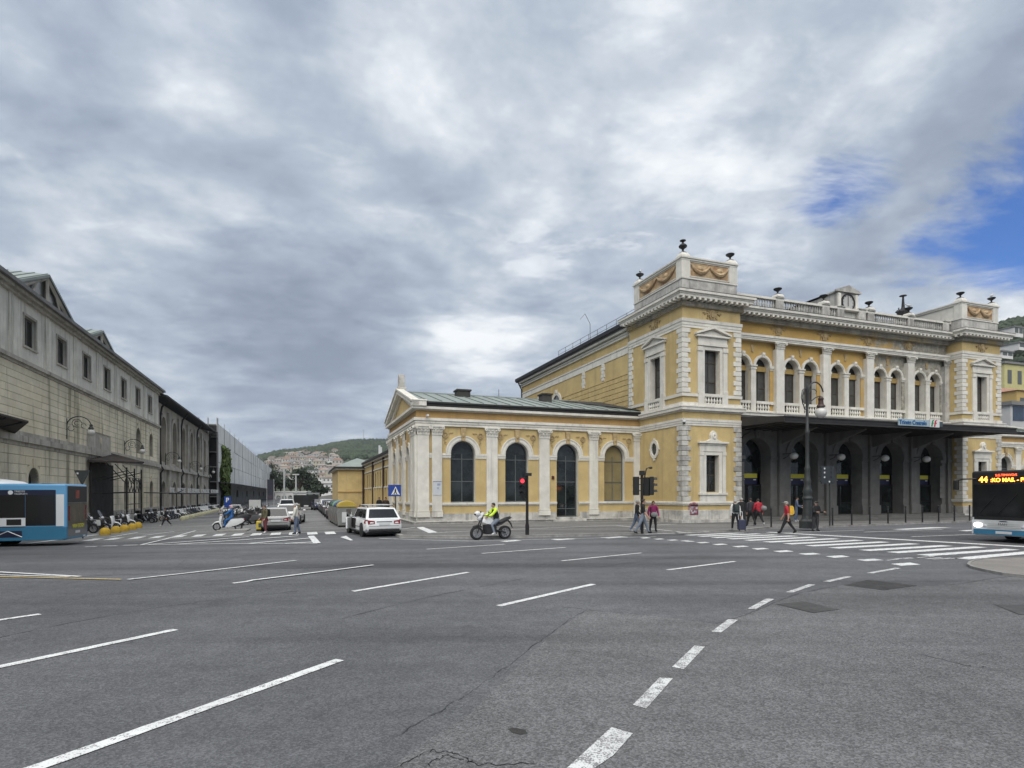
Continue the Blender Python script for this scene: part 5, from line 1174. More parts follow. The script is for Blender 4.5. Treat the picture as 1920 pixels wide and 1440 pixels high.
for k in range(30):
    t_ = 50.8 + 1.52*k
    if k in (2, 7, 15, 22): continue
    m = MB(); h = .62; s_ = k % 5
    m.box(-39.0,-38.94,t_,t_+.22,2.32,2.32+h)
    if s_ in (0,2,3): m.box(-39.0,-38.94,t_+.75,t_+.97,2.32,2.32+h)
    if s_ in (0,1,4): m.box(-39.0,-38.94,t_+.22,t_+.95,2.32+h-.13,2.32+h)
    if s_ in (1,3,4): m.box(-39.0,-38.94,t_+.22,t_+.95,2.32,2.44)
    if s_ in (2,4,1): m.box(-39.0,-38.94,t_+.22,t_+.85,2.32+h*.42,2.32+h*.6)
    m.build('letter', MATS['sign_white'], SGN)

# scaffolded building wrapped in netting
NET = mat('scaffold_netting', (0.78,0.78,0.74), 0.9, 0.10, 0.25, streak=(.60,.60,.57), samt=.5, rnd=.08)
SC = thing('netted_building', 'long building wrapped in grey scaffold netting over a dark walkway', 'building', W(0,0), AL)
Rs = rightf(-40.0); n = 22; 
for i in range(n):
    a, b = 104 + (345-104)*i/n, 104 + (345-104)*(i+1)/n
    for z0, z1 in ((4.7,8.8),(8.8,12.9),(12.9,17.0)):
        m = MB(); m.mb(Rs, a+.12, b-.12, z0+.06, z1-.06, -.05+random.uniform(-.06,.06), .3); m.build('netting_panel', NET, SC)
m = MB(); m.box(-56,-40.35,104,345,-1.2,16.8); m.build('wall', mat('netted_wall', (.22,.22,.215), .9, .15, .3), SC)
m = MB()
for i in range(n+1):
    a = 104 + (345-104)*i/n; m.box(-40.0,-39.9,a-.06,a+.06,-1,18.0)
m.build('scaffold_upright', mat('scaffold_tube', (.25,.25,.25), .5, .1, 3, metal=.3), SC)
m = MB(); m.add([(-39.8,106,4.6),(-39.8,345,4.6),(-35.6,345,4.0),(-35.6,112,4.0),(-39.8,106,4.75),(-39.8,345,4.75),(-35.6,345,4.15),(-35.6,112,4.15)], [(0,1,2,3),(4,5,6,7),(0,1,5,4),(1,2,6,5),(2,3,7,6),(3,0,4,7)]); m.build('walkway_roof', DARK, SC)
for i in range(8):
    m = MB(); t_ = 108 + 30*i; m.ring(rightf(-40.1), t_+8, 2.2, 0, 1.0, -.1, .05, 0, 2*PI, 14); m.build('round_opening', BLACK, SC)
m = MB()
for lv in range(5): m.box(-43.5,-39.95,102.6,103.7,1.5+3.1*lv,1.62+3.1*lv)
for y in (-43.4,-41.7,-40.0): m.box(y-.05,y+.05,102.6,102.7,-1.2,18); m.box(y-.05,y+.05,103.6,103.7,-1.2,18)
m.build('scaffold_bay', MATS['scaffold_tube'], SC)
m = MB(); m.box(-43.6,-40.2,103.75,103.9,-1,16.5); m.build('dark_sheeting', BLACK, SC)
# ------------------------------------------------------------ vegetation and the hill town
LEAF = mat('leaf_green', (0.050, 0.075, 0.028), 0.7, 0.45, 1.2, rnd=0.25)
LEAFD = mat('leaf_dark', (0.030, 0.050, 0.024), 0.7, 0.4, 1.0, rnd=0.3)
LEAFF = mat('far_forest', (0.032, 0.050, 0.028), 0.85, 0.45, 0.02, c2=(0.05,0.065,0.03), c2amt=.6)
IVY = mat('ivy_green', (0.12, 0.17, 0.040), 0.7, 0.4, 1.5)
BARK = mat('bark', (0.07, 0.055, 0.042), 0.9, 0.3, 6, bump=.5)
HILL = mat('hill_ground', (0.060, 0.075, 0.045), 0.95, 0.3, 0.01)
def leaves(mb, c, r, n, size, rng):
    for _ in range(n):
        while True:
            p = Vector((rng.uniform(-1,1), rng.uniform(-1,1), rng.uniform(-1,1)))
            if 0.15 < p.length < 1: break
        p = Vector((c[0]+p.x*r[0], c[1]+p.y*r[1], c[2]+p.z*r[2])); s = size*rng.uniform(.6,1.4)
        a = Vector((rng.gauss(0,1), rng.gauss(0,1), rng.gauss(0,.6))).normalized()*s; b = a.cross(Vector((rng.gauss(0,1),rng.gauss(0,1),rng.gauss(0,1))).normalized())
        b = b.normalized()*s*.7 if b.length > 1e-3 else Vector((0,0,s))
        mb.add([p-a*.5, p+b*.5, p+a*.5, p-b*.5], [(0,1,2,3)])
def tree(label, base, h, w, rng, material=LEAFD, n=1500, leaf=.6, name='street_tree', group='trees below the hill town'):
    t = thing(name, label, 'tree', base, 0, group); m = MB(); top = h*.55
    m.tube([(0,0,-.5),(w*.02,0,h*.2),(-w*.02,w*.02,top)], [w*.06,w*.045,w*.02], 7)
    lim = []
    for k in range(6):
        a = 2*PI*k/6 + rng.uniform(-.3,.3); e = Vector((math.cos(a)*w*.33, math.sin(a)*w*.33, h*rng.uniform(.5,.8))); lim.append(e)
        m.tube([(0,0,h*.25),(e.x*.5,e.y*.5,e.z*.75),e], [w*.03,w*.02,w*.008], 5)
    m.build('trunk', BARK, t); m = MB()
    cs = lim + [Vector((rng.uniform(-.3,.3)*w, rng.uniform(-.3,.3)*w, h*rng.uniform(.35,.92))) for _ in range(8)]
    for c in cs:
        k = rng.uniform(.75,1.25); leaves(m, c, (w*.22*k, w*.22*k, h*.15*k), n//len(cs), leaf, rng)
    m.build('crown', material, t); return t
rng = random.Random(3)
# far ridge, profile taken along the skyline
SKL = [(300,880),(440,872),(485,859),(507,853),(527,849),(545,847),(567,845),(592,842),(606,839),(623,835),(649,831),(670,829),(724,829),(800,826),(950,829),(1200,850),(1500,880)]
RIDGE = 1500.0
def hillz(x, y):
    """hill behind the station: rises from y=430 to the ridge"""
    px = 960 + x/y*FPX
    for (x0,y0),(x1,y1) in zip(SKL, SKL[1:]):
        if x0 <= px <= x1: top = y0 + (y1-y0)*(px-x0)/(x1-x0); break
    else: top = 880
    zt = CAMH + (YH-top)/FPX*RIDGE; f = (y-430)/(RIDGE-430)
    return -1 + max(0, zt+1)*(max(0,f)**1.05) if f < 1 else zt - (y-RIDGE)*.05
m = MB(); ys = [430+ (RIDGE-430)*i/22 for i in range(23)] + [1560,1700,2000]; pxl = list(range(300,1501,12)); v = []
for y in ys:
    for px in pxl:
        x = (px-960)/FPX*y; v.append((x, y, hillz(x, min(y,RIDGE)) - (max(0,y-RIDGE)*.08)))
k = len(pxl); m.add(v, [(j*k+i, j*k+i+1, (j+1)*k+i+1, (j+1)*k+i) for j in range(len(ys)-1) for i in range(k-1)])
struct(m.build('hill', HILL, None, True))
# woodland over the upper hill: rough crowns packed together
ICO = []
bm = bmesh.new(); bmesh.ops.create_icosphere(bm, subdivisions=1, radius=1.0); bm.verts.index_update()
ICOV = [v.co.copy() for v in bm.verts]; ICOF = [tuple(q.index for q in f.verts) for f in bm.faces]; bm.free()
def blob(mb, c, r, rng):
    mb.add([(c[0]+p.x*r*rng.uniform(.7,1.2), c[1]+p.y*r*rng.uniform(.7,1.2), c[2]+p.z*r*rng.uniform(.6,1.15)) for p in ICOV], ICOF)
m = MB()
for k_ in range(8200):
    px = rng.uniform(470, 760) if k_ < 5200 else rng.choice((rng.uniform(320, 470), rng.uniform(760, 1250))); f = rng.random()**.7
    lo = 0.62 if px < 600 else 0.50
    if px > 610: lo = .42
    y = 430 + (RIDGE-430)*(lo + (1.01-lo)*f); x = (px-960)/FPX*y; r = rng.uniform(4,9)
    blob(m, (x, y, hillz(x, min(y,RIDGE)) + r*.35), r, rng)
stuff(tag(m.build('hill_woodland', LEAFF), 'dark green woodland covering the distant hill', 'woodland'))
# monument on the ridge and masts
p = at(533, 850, 1490); mt = thing('hilltop_monument', 'pale triangular concrete monument on the distant ridge', 'monument', (p.x, p.y, p.z-4), 0)
m = MB(); cc = mat('far_concrete', (.40,.42,.42), .8, .1, .05)
for a, b, d in ((-9,-2,-1),(2,9,1)):
    m.add([(a*1.0,-5,0),(b,-5,0),((a+b)/2+1*-d*1.5,-5,15),((a+b)/2-d*4,-5,15),(a,5,0),(b,5,0),((a+b)/2-d*1.5,5,15),((a+b)/2-d*4,5,15)], [(0,1,2,3),(7,6,5,4),(0,4,5,1),(1,5,6,2),(2,6,7,3),(3,7,4,0)])
m.box(-6,6,-5,5,12,15); m.build('frame', cc, mt); m = MB(); m.box(-8,8,-4,4,0,3); m.box(-5,5,-4,4,6,7.5); m.build('deck', cc, mt)
for px, y0, y1, Y, w, lab in ((641,831,822,1480,.5,'thin mast on the wooded ridge'),(682,829,805,1490,.7,'taller faint lattice mast on the wooded ridge')):
    a = at(px,y0,Y); b = at(px,y1,Y); t = thing('radio_mast', lab, 'mast', (a.x,a.y,a.z-3), 0, 'masts on the ridge'); m = MB(); m.tube([(0,0,0),(0,0,b.z-a.z+3)], w, 4); m.build('pole', cc, t)
    m = MB(); [m.box(-1.2,1.2,-.2,.2,(b.z-a.z)*q,(b.z-a.z)*q+.4) for q in (.4,.7,.95)]; m.build('cross_arm', cc, t)
# houses
HC = [mat('house_wall_%s' % n, c, .9, .08, .1) for n, c in (('cream',(.52,.50,.45)),('white',(.62,.61,.59)),('pink',(.46,.42,.38)),('ochre',(.46,.42,.33)),('grey',(.40,.40,.39)),('rose',(.42,.38,.35)))]
HR = [mat('house_roof_%s' % n, c, .9, .15, .2) for n, c in (('tile',(.25,.16,.12)),('brown',(.17,.13,.11)),('pale',(.28,.24,.21)),('grey',(.19,.19,.19)))]
def house(label, base, w, d, h, wallm, roofm, rz, nw=3, nf=2, group='houses of the hill town', name='hillside_house', flat=False, deep=6, ww=.2, wh=.45, gm=None):
    t = thing(name, label, 'house', base, rz, group); m = MB(); m.box(-w/2,w/2,-d/2,d/2,-deep,h); m.build('wall', wallm, t)
    m = MB(); e = .4; r = h+.02
    if flat: m.box(-w/2-e,w/2+e,-d/2-e,d/2+e,h+.01,h+.6)
    else: m.add([(-w/2-e,-d/2-e,r),(w/2+e,-d/2-e,r),(w/2+e,d/2+e,r),(-w/2-e,d/2+e,r),(-w*.25,0,r+h*.22),(w*.25,0,r+h*.22)], [(0,1,5,4),(1,2,5),(2,3,4,5),(3,0,4),(0,3,2,1)])
    m.build('roof', roofm, t)
    for i in range(nw):
        for j in range(nf):
            q = MB(); x = -w/2 + w*(i+.5)/nw; z = h*(j+.35)/nf; q.box(x-w/nw*ww, x+w/nw*ww, -d/2-.06, -d/2+.02, z, z+h/nf*wh); q.build('window', gm or FRAME, t)
    return t
LAB = {}
cnt = 0
for row in range(13):
    Y = 1230 - row*56
    n = 13 + (row % 2)
    for i in range(n):
        px = 500 + (640-500)*(i+.5)/n + rng.uniform(-5,5)
        if row < 3 and (px < 535 or px > 600): continue
        if row > 8 and 545 < px < 592: continue
        y = Y + rng.uniform(-22,22); x = (px-960)/FPX*y; w = rng.uniform(7,13); h = rng.uniform(5,11)
        wi, ri = rng.randrange(6), rng.randrange(4)
        lb = '%s walled house with %s roof in the distant hill town' % (['cream','white','pinkish','ochre','grey','rose'][wi], ['red tiled','brown','pale','grey'][ri])
        house(lb, (x, y, hillz(x, y)), w, rng.uniform(7,10), h, HC[wi], HR[ri], rng.uniform(-.5,.5), 3 if w > 11 else 2, 2, lb + 's'); cnt += 1
p = at(588, 905, 640); house('pale six-storey apartment block standing above the dark trees', (p.x, p.y, p.z), 12, 11, 13, HC[1], HR[3], .25, 4, 5, None, 'apartment_block', True)
p = at(606, 908, 600); house('cream apartment block with balconies right of the pale block', (p.x, p.y, p.z), 11, 11, 11, HC[0], HR[3], -.1, 4, 4, None, 'apartment_block', True)
p = at(621, 912, 520); house('low white house nearest the annex roof', (p.x, p.y, p.z), 13, 9, 7, HC[1], HR[1], .1, 4, 2, None)
p = at(620, 926, 420); house('white house with dark openings just left of the annex', (p.x, p.y, p.z-1), 14, 9, 8, HC[1], HR[3], .1, 4, 2, None, 'hillside_house', True)
# scattered trees among the houses, then the dark clump at the foot of the hill
m = MB()
for _ in range(750):
    px = rng.uniform(490,640); y = rng.uniform(620,1250); x = (px-960)/FPX*y; r = rng.uniform(2.5,5.5); blob(m, (x,y,hillz(x,y)+r*.5), r, rng)
stuff(tag(m.build('garden_trees', LEAFF), 'dark garden trees scattered among the hill town houses', 'trees'))
for k, (px, yb, Y, h, w, nm) in enumerate(((516,925,330,14,9,'beside the pylon'),(526,926,330,12,9,'behind the left mast'),(545,926,320,11,10,'between the two masts'),(562,926,300,14,12,'right of the right mast'),(575,926,310,13,12,'in the middle of the dark clump'),(588,927,300,9,11,'below the pale block'),(600,930,290,7,10,'lowest and rightmost'),(512,918,400,20,8,'tall behind the netted building'))):
    p = at(px, yb, Y); tree('dark green tree at the foot of the hill, ' + nm, (p.x,p.y,p.z-1), h, w, rng, LEAFD, 900, 1.0, 'broadleaf_tree')
# low structures at the end of the street
WV = thing('arcaded_shed', 'low white arcaded shed far down the street', 'shed', tuple(at(545,938,260)), 0)
m = MB(); wc = HC[1]; Mz = lambda u,z,d: (u,d,z); m.wall(Mz, -7, 7, -3, 3.6, [(-6.4+2.6*i,-4.4+2.6*i,-3,1.2,True) for i in range(5)], 1.2); m.box(-7.3,7.3,-.2,5,3.6,4.0); m.build('wall', wc, WV)
RV = thing('concrete_ramp', 'grey concrete ramp wall rising behind the parked cars', 'ramp', tuple(at(600,945,190)), 0)
m = MB(); m.add([(-14,0,-3),(12,0,-3),(12,0,4.2),(-14,0,.4),(-14,3,-3),(12,3,-3),(12,3,4.2),(-14,3,.4)], [(0,1,2,3),(7,6,5,4),(3,2,6,7),(0,3,7,4),(1,5,6,2)]); m.build('wall', mat('ramp_concrete', (.20,.20,.19), .9, .2, .3), RV)
m = MB()
for i in range(9): m.box(-13+3*i-.1,-13+3*i+.1,-.1,.1,.4+.45*i*.33,1.9+.45*i*.34)
m.build('parapet_post', MATS['ramp_concrete'], RV)
# two pale masts and the banner pylon
for px, top, bot, nm in ((533,878,947,'left of the pair'),(555,890,947,'right of the pair')):
    b = at(px,bot,150); a = at(px,top,150); t = thing('floodlight_mast', 'tall pale lighting mast down the street, ' + nm, 'mast', b, 0, 'lighting masts down the street')
    m = MB(); m.tube([(0,0,0),(0,0,a.z-b.z)], [.26,.2], 8); m.build('pole', mat('pale_mast', (.42,.43,.42), .6, .1, 1) if 'pale_mast' not in MATS else MATS['pale_mast'], t); m = MB(); m.box(-.8,.8,-.2,.2,a.z-b.z-.1,a.z-b.z+.2); m.build('lamp_bar', MATS['pale_mast'], t)
b = at(507,950,112); a = at(507,899,112); t = thing('banner_pylon', 'tall dark banner pylon between two thin poles', 'pylon', b, AL); h = a.z-b.z
m = MB(); m.box(-.55,.55,-.08,.08,1.4,h); m.build('banner', mat('banner_dark', (.028,.03,.045), .6, .15, 1.5), t); m = MB(); m.box(-.45,.45,-.1,-.085,1.5,h*.42); m.build('banner_print', mat('banner_purple', (.06,.045,.06), .6, .2, 2), t)
for s in (-1,1): m = MB(); m.tube([(s*.62,0,0),(s*.62,0,h+.1)], .05, 6); m.build('post', MATS['pale_mast'], t)
# ivy on the netted building's end
iv = thing('ivy', 'bright green ivy climbing the corner of the netted building', 'ivy', W(0,0), AL); m = MB(); r5 = random.Random(5)
for _ in range(5200):
    t_ = 105 + 19*r5.random(); z = r5.uniform(-1, 12.5); 
    c = 114.5 + 1.5*math.sin(z*.8); hw = 7.5 - abs(z-7.2)*.5 if z > 3 else 4.0
    if abs(t_-c) > hw: continue
    p = Vector((-39.75 + r5.uniform(-.15,.5), t_, z)); s = r5.uniform(.25,.55); a = Vector((r5.gauss(0,.4),r5.gauss(0,1),r5.gauss(0,1))).normalized()*s; b = a.cross(Vector((1,r5.gauss(0,.5),r5.gauss(0,.5)))).normalized()*s
    m.add([p-a,p+b,p+a,p-b], [(0,1,2,3)])
m.build('foliage', IVY, iv)

# ------------------------------------------------------------ slope and buildings beyond the station at the right
H2 = [(1780,640),(1850,622),(1880,612),(1920,604),(2000,596),(2150,590),(2400,610)]
m = MB(); v = []; ys = [120,180,240,300,360,430,460,520]; pl = list(range(1700,2420,20))
def hz2(px, y):
    for (x0,y0),(x1,y1) in zip(H2, H2[1:]):
        if x0 <= px <= x1: top = y0+(y1-y0)*(px-x0)/(x1-x0); break
    else: top = 660
    zt = CAMH+(YH-top)/FPX*430; f = min(1,(y-120)/310); return zt*max(0,f)**1.1 - max(0,y-430)*.2
for y in ys:
    for px in pl: v.append(((px-960)/FPX*y, y, hz2(px,y)))
k = len(pl); m.add(v, [(j*k+i, j*k+i+1, (j+1)*k+i+1, (j+1)*k+i) for j in range(len(ys)-1) for i in range(k-1)]); struct(m.build('hillside', HILL, None, True))
m = MB()
for _ in range(3200):
    px = rng.uniform(1720,2380); y = rng.uniform(150 if px > 2000 else 220,436); x = (px-960)/FPX*y; r = rng.uniform(2,4.2); blob(m, (x,y,hz2(px,y)+r*.35), r, rng)
stuff(tag(m.build('hillside_woodland', LEAFF), 'dark trees on the slope behind the right tower', 'woodland'))
def rb(name, label, px, py_top, py_bot, Y, w, d, wallm, roofm, flat, nw, nf, rz=AL, **kw):
    a = at(px, py_top, Y); b = at(px, py_bot, Y); h = a.z-b.z; return house(label, (a.x, a.y+d/2, b.z), w, d, h, wallm, roofm, rz, nw, nf, None, name, flat, **kw)
rb('modern_block', 'grey white modern block with large blue windows behind the right tower', 1922, 762, 850, 92, 11, 9, mat('modern_white', (.46,.46,.45), .8, .06, .5), HR[3], True, 3, 2, ww=.36, wh=.62, gm=mat('blue_glass', (.035,.055,.09), .12, .2, 1))
rb('yellow_house', 'yellow house with pinkish tiled roof above the modern block', 1935, 735, 800, 118, 14, 10, mat('house_yellow', (.48,.34,.13), .9, .08, .5), mat('pink_tiles', (.36,.20,.14), .9, .15, 1), False, 4, 1)
rb('yellow_house', 'pale yellow green house below the wooded slope', 1902, 684, 740, 165, 13, 10, mat('house_lemon', (.50,.46,.22), .9, .08, .5), HR[3], True, 3, 1)
for px, yt, yb, Y, w, lab in ((1906,614,630,300,7,'white terraced villa highest on the wooded slope'),(1918,644,655,270,9,'white terraced villa with long balconies below the highest villa'),(1884,660,670,245,7,'dark glazed villa just above the lemon house')):
    rb('hillside_villa', lab, px, yt, yb, Y, w, 8, HC[1], HR[3], True, 2, 1, deep=.5, ww=.4, wh=.6)
# ------------------------------------------------------------ street furniture
def gpt(px, py, dz=0.0): return gp(px, py, dz)
# ornate street lamp in front of the arcade
b = gp(1514, 990.5, .12); a = at(1514, 712, b.y); LH = a.z - b.z
t = thing('street_lamp', 'tall dark ornate street lamp with one white globe before the arcade', 'street lamp', b, AL)
m = MB(); m.lathe([(.42,0),(.42,.40),(.38,.44),(.33,.52)], 8); m.lathe([(.31,.52),(.27,.7),(.24,1.0),(.23,1.55),(.28,1.62),(.28,1.7),(.22,1.76)], 12); m.build('base', IRON2, t)
m = MB(); m.lathe([(.22,1.76),(.20,1.9),(.25,2.05),(.20,2.2),(.16,2.5),(.20,2.62),(.15,2.75),(.13,3.2),(.16,3.32),(.12,3.42),(.10,3.6),(.088,5.2),(.12,5.26),(.12,5.4),(.085,5.46),(.07,LH-1.6),(.075,LH-.7),(.1,LH-.65),(.03,LH-.2)], 14); m.build('post', IRON2, t, True)
m = MB()
arc = [(.0 + .62*(1-math.cos(q)) - .0, 0, LH-.95 + .85*math.sin(q)) for q in [PI*i/16 for i in range(15)]]
m.tube([(-.28,0,LH-1.3),(-.3,0,LH-.9),(-.18,0,LH-.5)] + [(x-.02,0,z) for x,_,z in arc[3:]], .04, 6)
m.tube([(.0,0,LH-1.5),(.25,0,LH-1.2),(.62,0,LH-.95),(.95,0,LH-.85)], .03, 6); m.tube([(-.3,0,LH-1.4),(-.42,0,LH-1.0),(-.34,0,LH-.6),(-.15,0,LH-.45),(-.05,0,LH-.7)], .025, 6); m.tube([(.1,0,LH-.75),(.3,0,LH-.5),(.55,0,LH-.5),(.7,0,LH-.62),(.62,0,LH-.72)], .022, 6)
m.tube([(.0,0,LH-1.7),(-.2,0,LH-1.6),(-.28,0,LH-1.35)], .028, 6); m.build('scroll_arm', IRON2, t)
LX = 1.0
m = MB(); m.lathe([(.05,.55),(.1,.5),(.16,.42),(.13,.3),(.15,.1),(.22,.02),(.24,-.04),(.16,-.08)], 12, c=(LX,0,LH-1.42)); m.build('lantern_cap', mat('bronze_brown', (.055,.03,.026), .5, .2, 6), t)
m = MB(); m.ell((LX,0,LH-1.78), (.31,.31,.30), 16, 10); m.build('globe', GLOBE, t, True)
# wall lamps with curled brackets on the warehouse
def curl_lamp(t_, z, label, k=1.0):
    p = W(SL, t_, z); t = thing('bracket_lamp', label, 'lamp', p, AL, 'curled bracket lamps on the warehouses'); t.scale = (.76*k,)*3
    m = MB(); m.box(.0,.12,-.07,.07,-1.1,1.0); m.build('wall_plate', IRON2, t)
    m = MB(); m.tube([(.1,0,-.4)] + [(.1+1.05*(1-math.cos(q)), 0, .3+.95*math.sin(q)) for q in [PI*i/14*.95 for i in range(15)]], .05, 6)
    for cx, cz, r, a0, a1 in ((.95,.55,.42,0,5.2),(.95,.55,.2,1,5.5),(.45,.0,.26,2.2,7.2),(1.55,.3,.22,0,4.6)): m.tube([(cx+r*math.cos(a0+(a1-a0)*i/10),0,cz+r*math.sin(a0+(a1-a0)*i/10)) for i in range(11)], .03, 5)
    m.build('scroll_bracket', IRON2, t)
    m = MB(); m.lathe([(.06,.5),(.16,.42),(.14,.25),(.24,.1),(.27,.0),(.2,-.06)], 10, c=(2.2,0,.0)); m.build('cap', IRON2, t); m = MB(); m.ell((2.2,0,-.38), (.36,.36,.36), 14, 9); m.build('globe', GLOBE, t, True)
for t_, z, l in ((22.6,7.3,'nearest, beside the porch'),(38.6,6.9,'second, above the side shelter'),(58.5,6.9,'third, at the start of the arched warehouse'),(77,6.6,'fourth, halfway along the arched warehouse'),(92,6.6,'farthest, near the scaffold')):
    curl_lamp(t_, z, 'curled iron wall lamp with white globe, ' + l)
# traffic signals
HOUS = mat('signal_black', (.012,.012,.012), .5, .1, 4); LENS = mat('dark_lens', (.02,.02,.018), .2, 0)
REDL = mat('red_signal_light', (.8,.03,.04), .3, 0, emit=(1.0,.03,.05,0.9))
def head(par, x, y, z, rz, lit=None, n=3):
    mx = Matrix.Translation((x,y,z)) @ Matrix.Rotation(rz, 4, 'Z'); m = MB(); m.box(-.14,.14,-.1,.1,0,.30*n,mx=mx); o = m.build('signal_head', HOUS, par, bev=.015)
    for i in range(n):
        m = MB(); cz = .15+.3*i; m.tube([(0,-.1,cz),(0,-.115,cz)], .10, 14, mx=mx); m.build('lens', REDL if lit == i else LENS, o)
        m = MB()
        pts = [(math.cos(a)*.12, math.sin(a)*.12) for a in [PI*j/8 for j in range(9)]]
        vs = [(u,-.1,cz+w) for u,w in pts] + [(u,-.27,cz+w*.9) for u,w in pts]; m.add(vs, [(j,j+1,j+10,j+9) for j in range(8)], mx=mx); m.build('visor', HOUS, o)
b = gp(988.5, 1003, .12); a = at(988.5, 890, b.y)
t = thing('traffic_light', 'black traffic light showing red before the low wing', 'traffic light', b, 0, 'traffic lights'); h = a.z-b.z
m = MB(); m.tube([(0,0,0),(0,0,h)], [.075,.065], 10); m.tube([(0,0,0),(0,0,.5)], .095, 10); m.build('pole', HOUS, t)
head(t, -.2, -.1, h-1.05, R(-12), 2); m = MB(); m.box(-.08,.22,-.12,.12,h-.06,h+.08); m.build('cap', HOUS, t)
b = gp(1204, 1000.5, .12); a = at(1204, 888, b.y); h = a.z-b.z
t = thing('traffic_light', 'cluster of black traffic signal heads on one pole near the pedestrians', 'traffic light', b, 0, 'traffic lights')
m = MB(); m.tube([(0,0,0),(0,0,h)], [.075,.06], 10); m.box(-.12,.12,-.1,.1,h-.08,h+.14); m.build('pole', HOUS, t); m = MB(); m.tube([(.12,0,h-.2),(.22,0,h+.25),(.36,0,h+.3)], .03, 6); m.ell((.42,0,h+.28),(.1,.06,.06),8,6); m.build('detector_arm', HOUS, t)
head(t, -.28, .05, h-1.05, R(180)); head(t, .24, .05, h-1.08, R(150)); head(t, .46, -.02, h-1.05, R(80)); 
m = MB()
for z in (.1,.4,.7): m.box(-.3,.4,.0,.04,h-1.05+z+.1,h-1.05+z+.14)
m.build('mounting_arm', HOUS, t)
b = gp(1556, 985.5, .12); a = at(1547, 874, b.y); h = a.z-b.z
t = thing('sign_panel', 'back of a dark direction sign panel on a thin pole before the arcade', 'sign', b, AL)
m = MB(); m.tube([(0,0,0),(0,0,h)], .045, 8); m.build('pole', IRON2, t); m = MB(); m.box(-.72,.32,-.06,-.02,h-1.05,h); m.build('panel', mat('panel_back', (.03,.036,.042), .5, .1, 3), t)
m = MB()
for z in (.12,.4,.68,.92): m.box(-.78,.38,-.02,.05,h-1.05+z,h-1.01+z); m.box(-.80,-.72,-.1,-.06,h-1.05+z-.03,h-1.05+z+.05); m.box(.02,.1,-.1,-.06,h-1.05+z-.03,h-1.05+z+.05)
m.build('bracket', IRON2, t); m = MB()
for x, z in ((-.48,.9),(-.48,.66),(-.48,.38),(-.1,.12)): m.box(x-.045,x+.045,-.075,-.06,h-1.05+z-.05,h-1.05+z+.05)
m.build('reflector', MATS['sign_white'], t)
# crossing sign
BLUE = mat('sign_panel_blue', (.018,.05,.24), .35, .05, 3); WSH = MATS['sign_white']
b = gp(741.5, 985, .12); a = at(741.5, 909, b.y); h = a.z-b.z
t = thing('crossing_sign', 'blue square pedestrian crossing sign on a dark pole beside the white estate car', 'sign', b, 0)
m = MB(); m.tube([(0,0,0),(0,0,h)], .035, 8); m.build('pole', IRON2, t); m = MB(); m.box(-.32,.36,-.05,-.03,h-.72,h); m.box(-.44,-.33,-.05,.45,h-.72,h); pn = m.build('panel', BLUE, t)
fz = lambda u, z, d: (u, d, z); m = MB(); m.prism([(-.25,h-.63),(.29,h-.63),(.02,h-.1)], fz, -.058, -.05); m.build('white_triangle', WSH, pn)
m = MB(); m.prism([(-.03,h-.3),(.07,h-.3),(.05,h-.42),(.14,h-.58),(.08,h-.58),(.02,h-.47),(-.06,h-.58),(-.12,h-.58),(-.03,h-.42)], fz, -.064, -.058); m.ell((.02,-.061,h-.26),(.035,.004,.035),8,5)
for i in range(4): m.box(-.2+.11*i,-.13+.11*i,-.064,-.058,h-.625,h-.59)
m.build('walker_figure', HOUS, pn)
# parking sign
b = gp(427, 992, 0); a = at(427, 931, b.y); h = a.z-b.z
t = thing('parking_sign', 'blue parking sign with a white letter P above the parked scooters', 'sign', b, 0)
m = MB(); m.tube([(0,0,0),(0,0,h)], .03, 8); m.build('pole', IRON2, t); m = MB(); m.box(-.22,.24,-.05,-.03,h-.46,h); m.box(-.22,.24,-.05,-.03,h-.72,h-.48); pn = m.build('panel', BLUE, t); text('letter', 'P', .42, WSH, pn, (-.10,-.055,h-.38), bold=.012)
# back of a yield sign by the bus
b = gp(158, 1004, 0); a = at(155, 882, 33.5); t = thing('yield_sign', 'grey back of a triangular yield sign above the rear of the left bus', 'sign', (a.x, a.y, gh(a.x,a.y)), 0); h = a.z - gh(a.x,a.y)
m = MB(); m.tube([(0,0,0),(0,0,h)], .035, 8); m.build('pole', IRON2, t); m = MB(); m.prism([(-.46,h),(.46,h),(.06,h-.78),(-.06,h-.78)], fz, -.05, -.03); pn = m.build('plate', mat('sign_back_grey', (.05,.055,.055), .5, .1, 3), t); m = MB(); m.box(-.3,-.2,-.062,-.05,h-.22,h-.12); m.build('sticker', WSH, pn)
# information board, clothes bin, small litter
b = gp(478, 972, 0); t = thing('information_board', 'white framed information board behind the parked motorbikes', 'board', b, AL); m = MB(); m.box(-.55,.55,-.04,.04,.55,1.9); m.build('board', mat('board_white', (.50,.51,.50), .5, .1, 2), t); m = MB(); [m.box(x-.05,x+.05,-.05,.05,0,2.0) for x in (-.6,.6)]; m.build('frame', IRON2, t)
b = gp(1298, 980, .12); t = thing('letter_box', 'purple red letter box covered with stickers by the tower corner', 'letter box', b, AL)
m = MB(); m.box(-.34,.34,-.22,.18,.52,1.3); m.ell((0,-.02,1.3),(.34,.2,.12),12,6); m.build('box', mat('stickered_red', (.20,.06,.08), .5, .25, 6, c2=(.5,.45,.45), c2amt=.7), t, bev=.03)
m = MB(); m.box(-.28,.28,-.235,-.22,1.12,1.2); m.build('slot', HOUS, t); r4 = random.Random(4)
for i in range(9):
    m = MB(); x, z = r4.uniform(-.25,.25), r4.uniform(.62,1.05); m.box(x-.05,x+.05,-.228,-.22,z-.05,z+.06); m.build('sticker', (WSH, MATS['notice_print'], MATS['board_white'])[i%3], t)
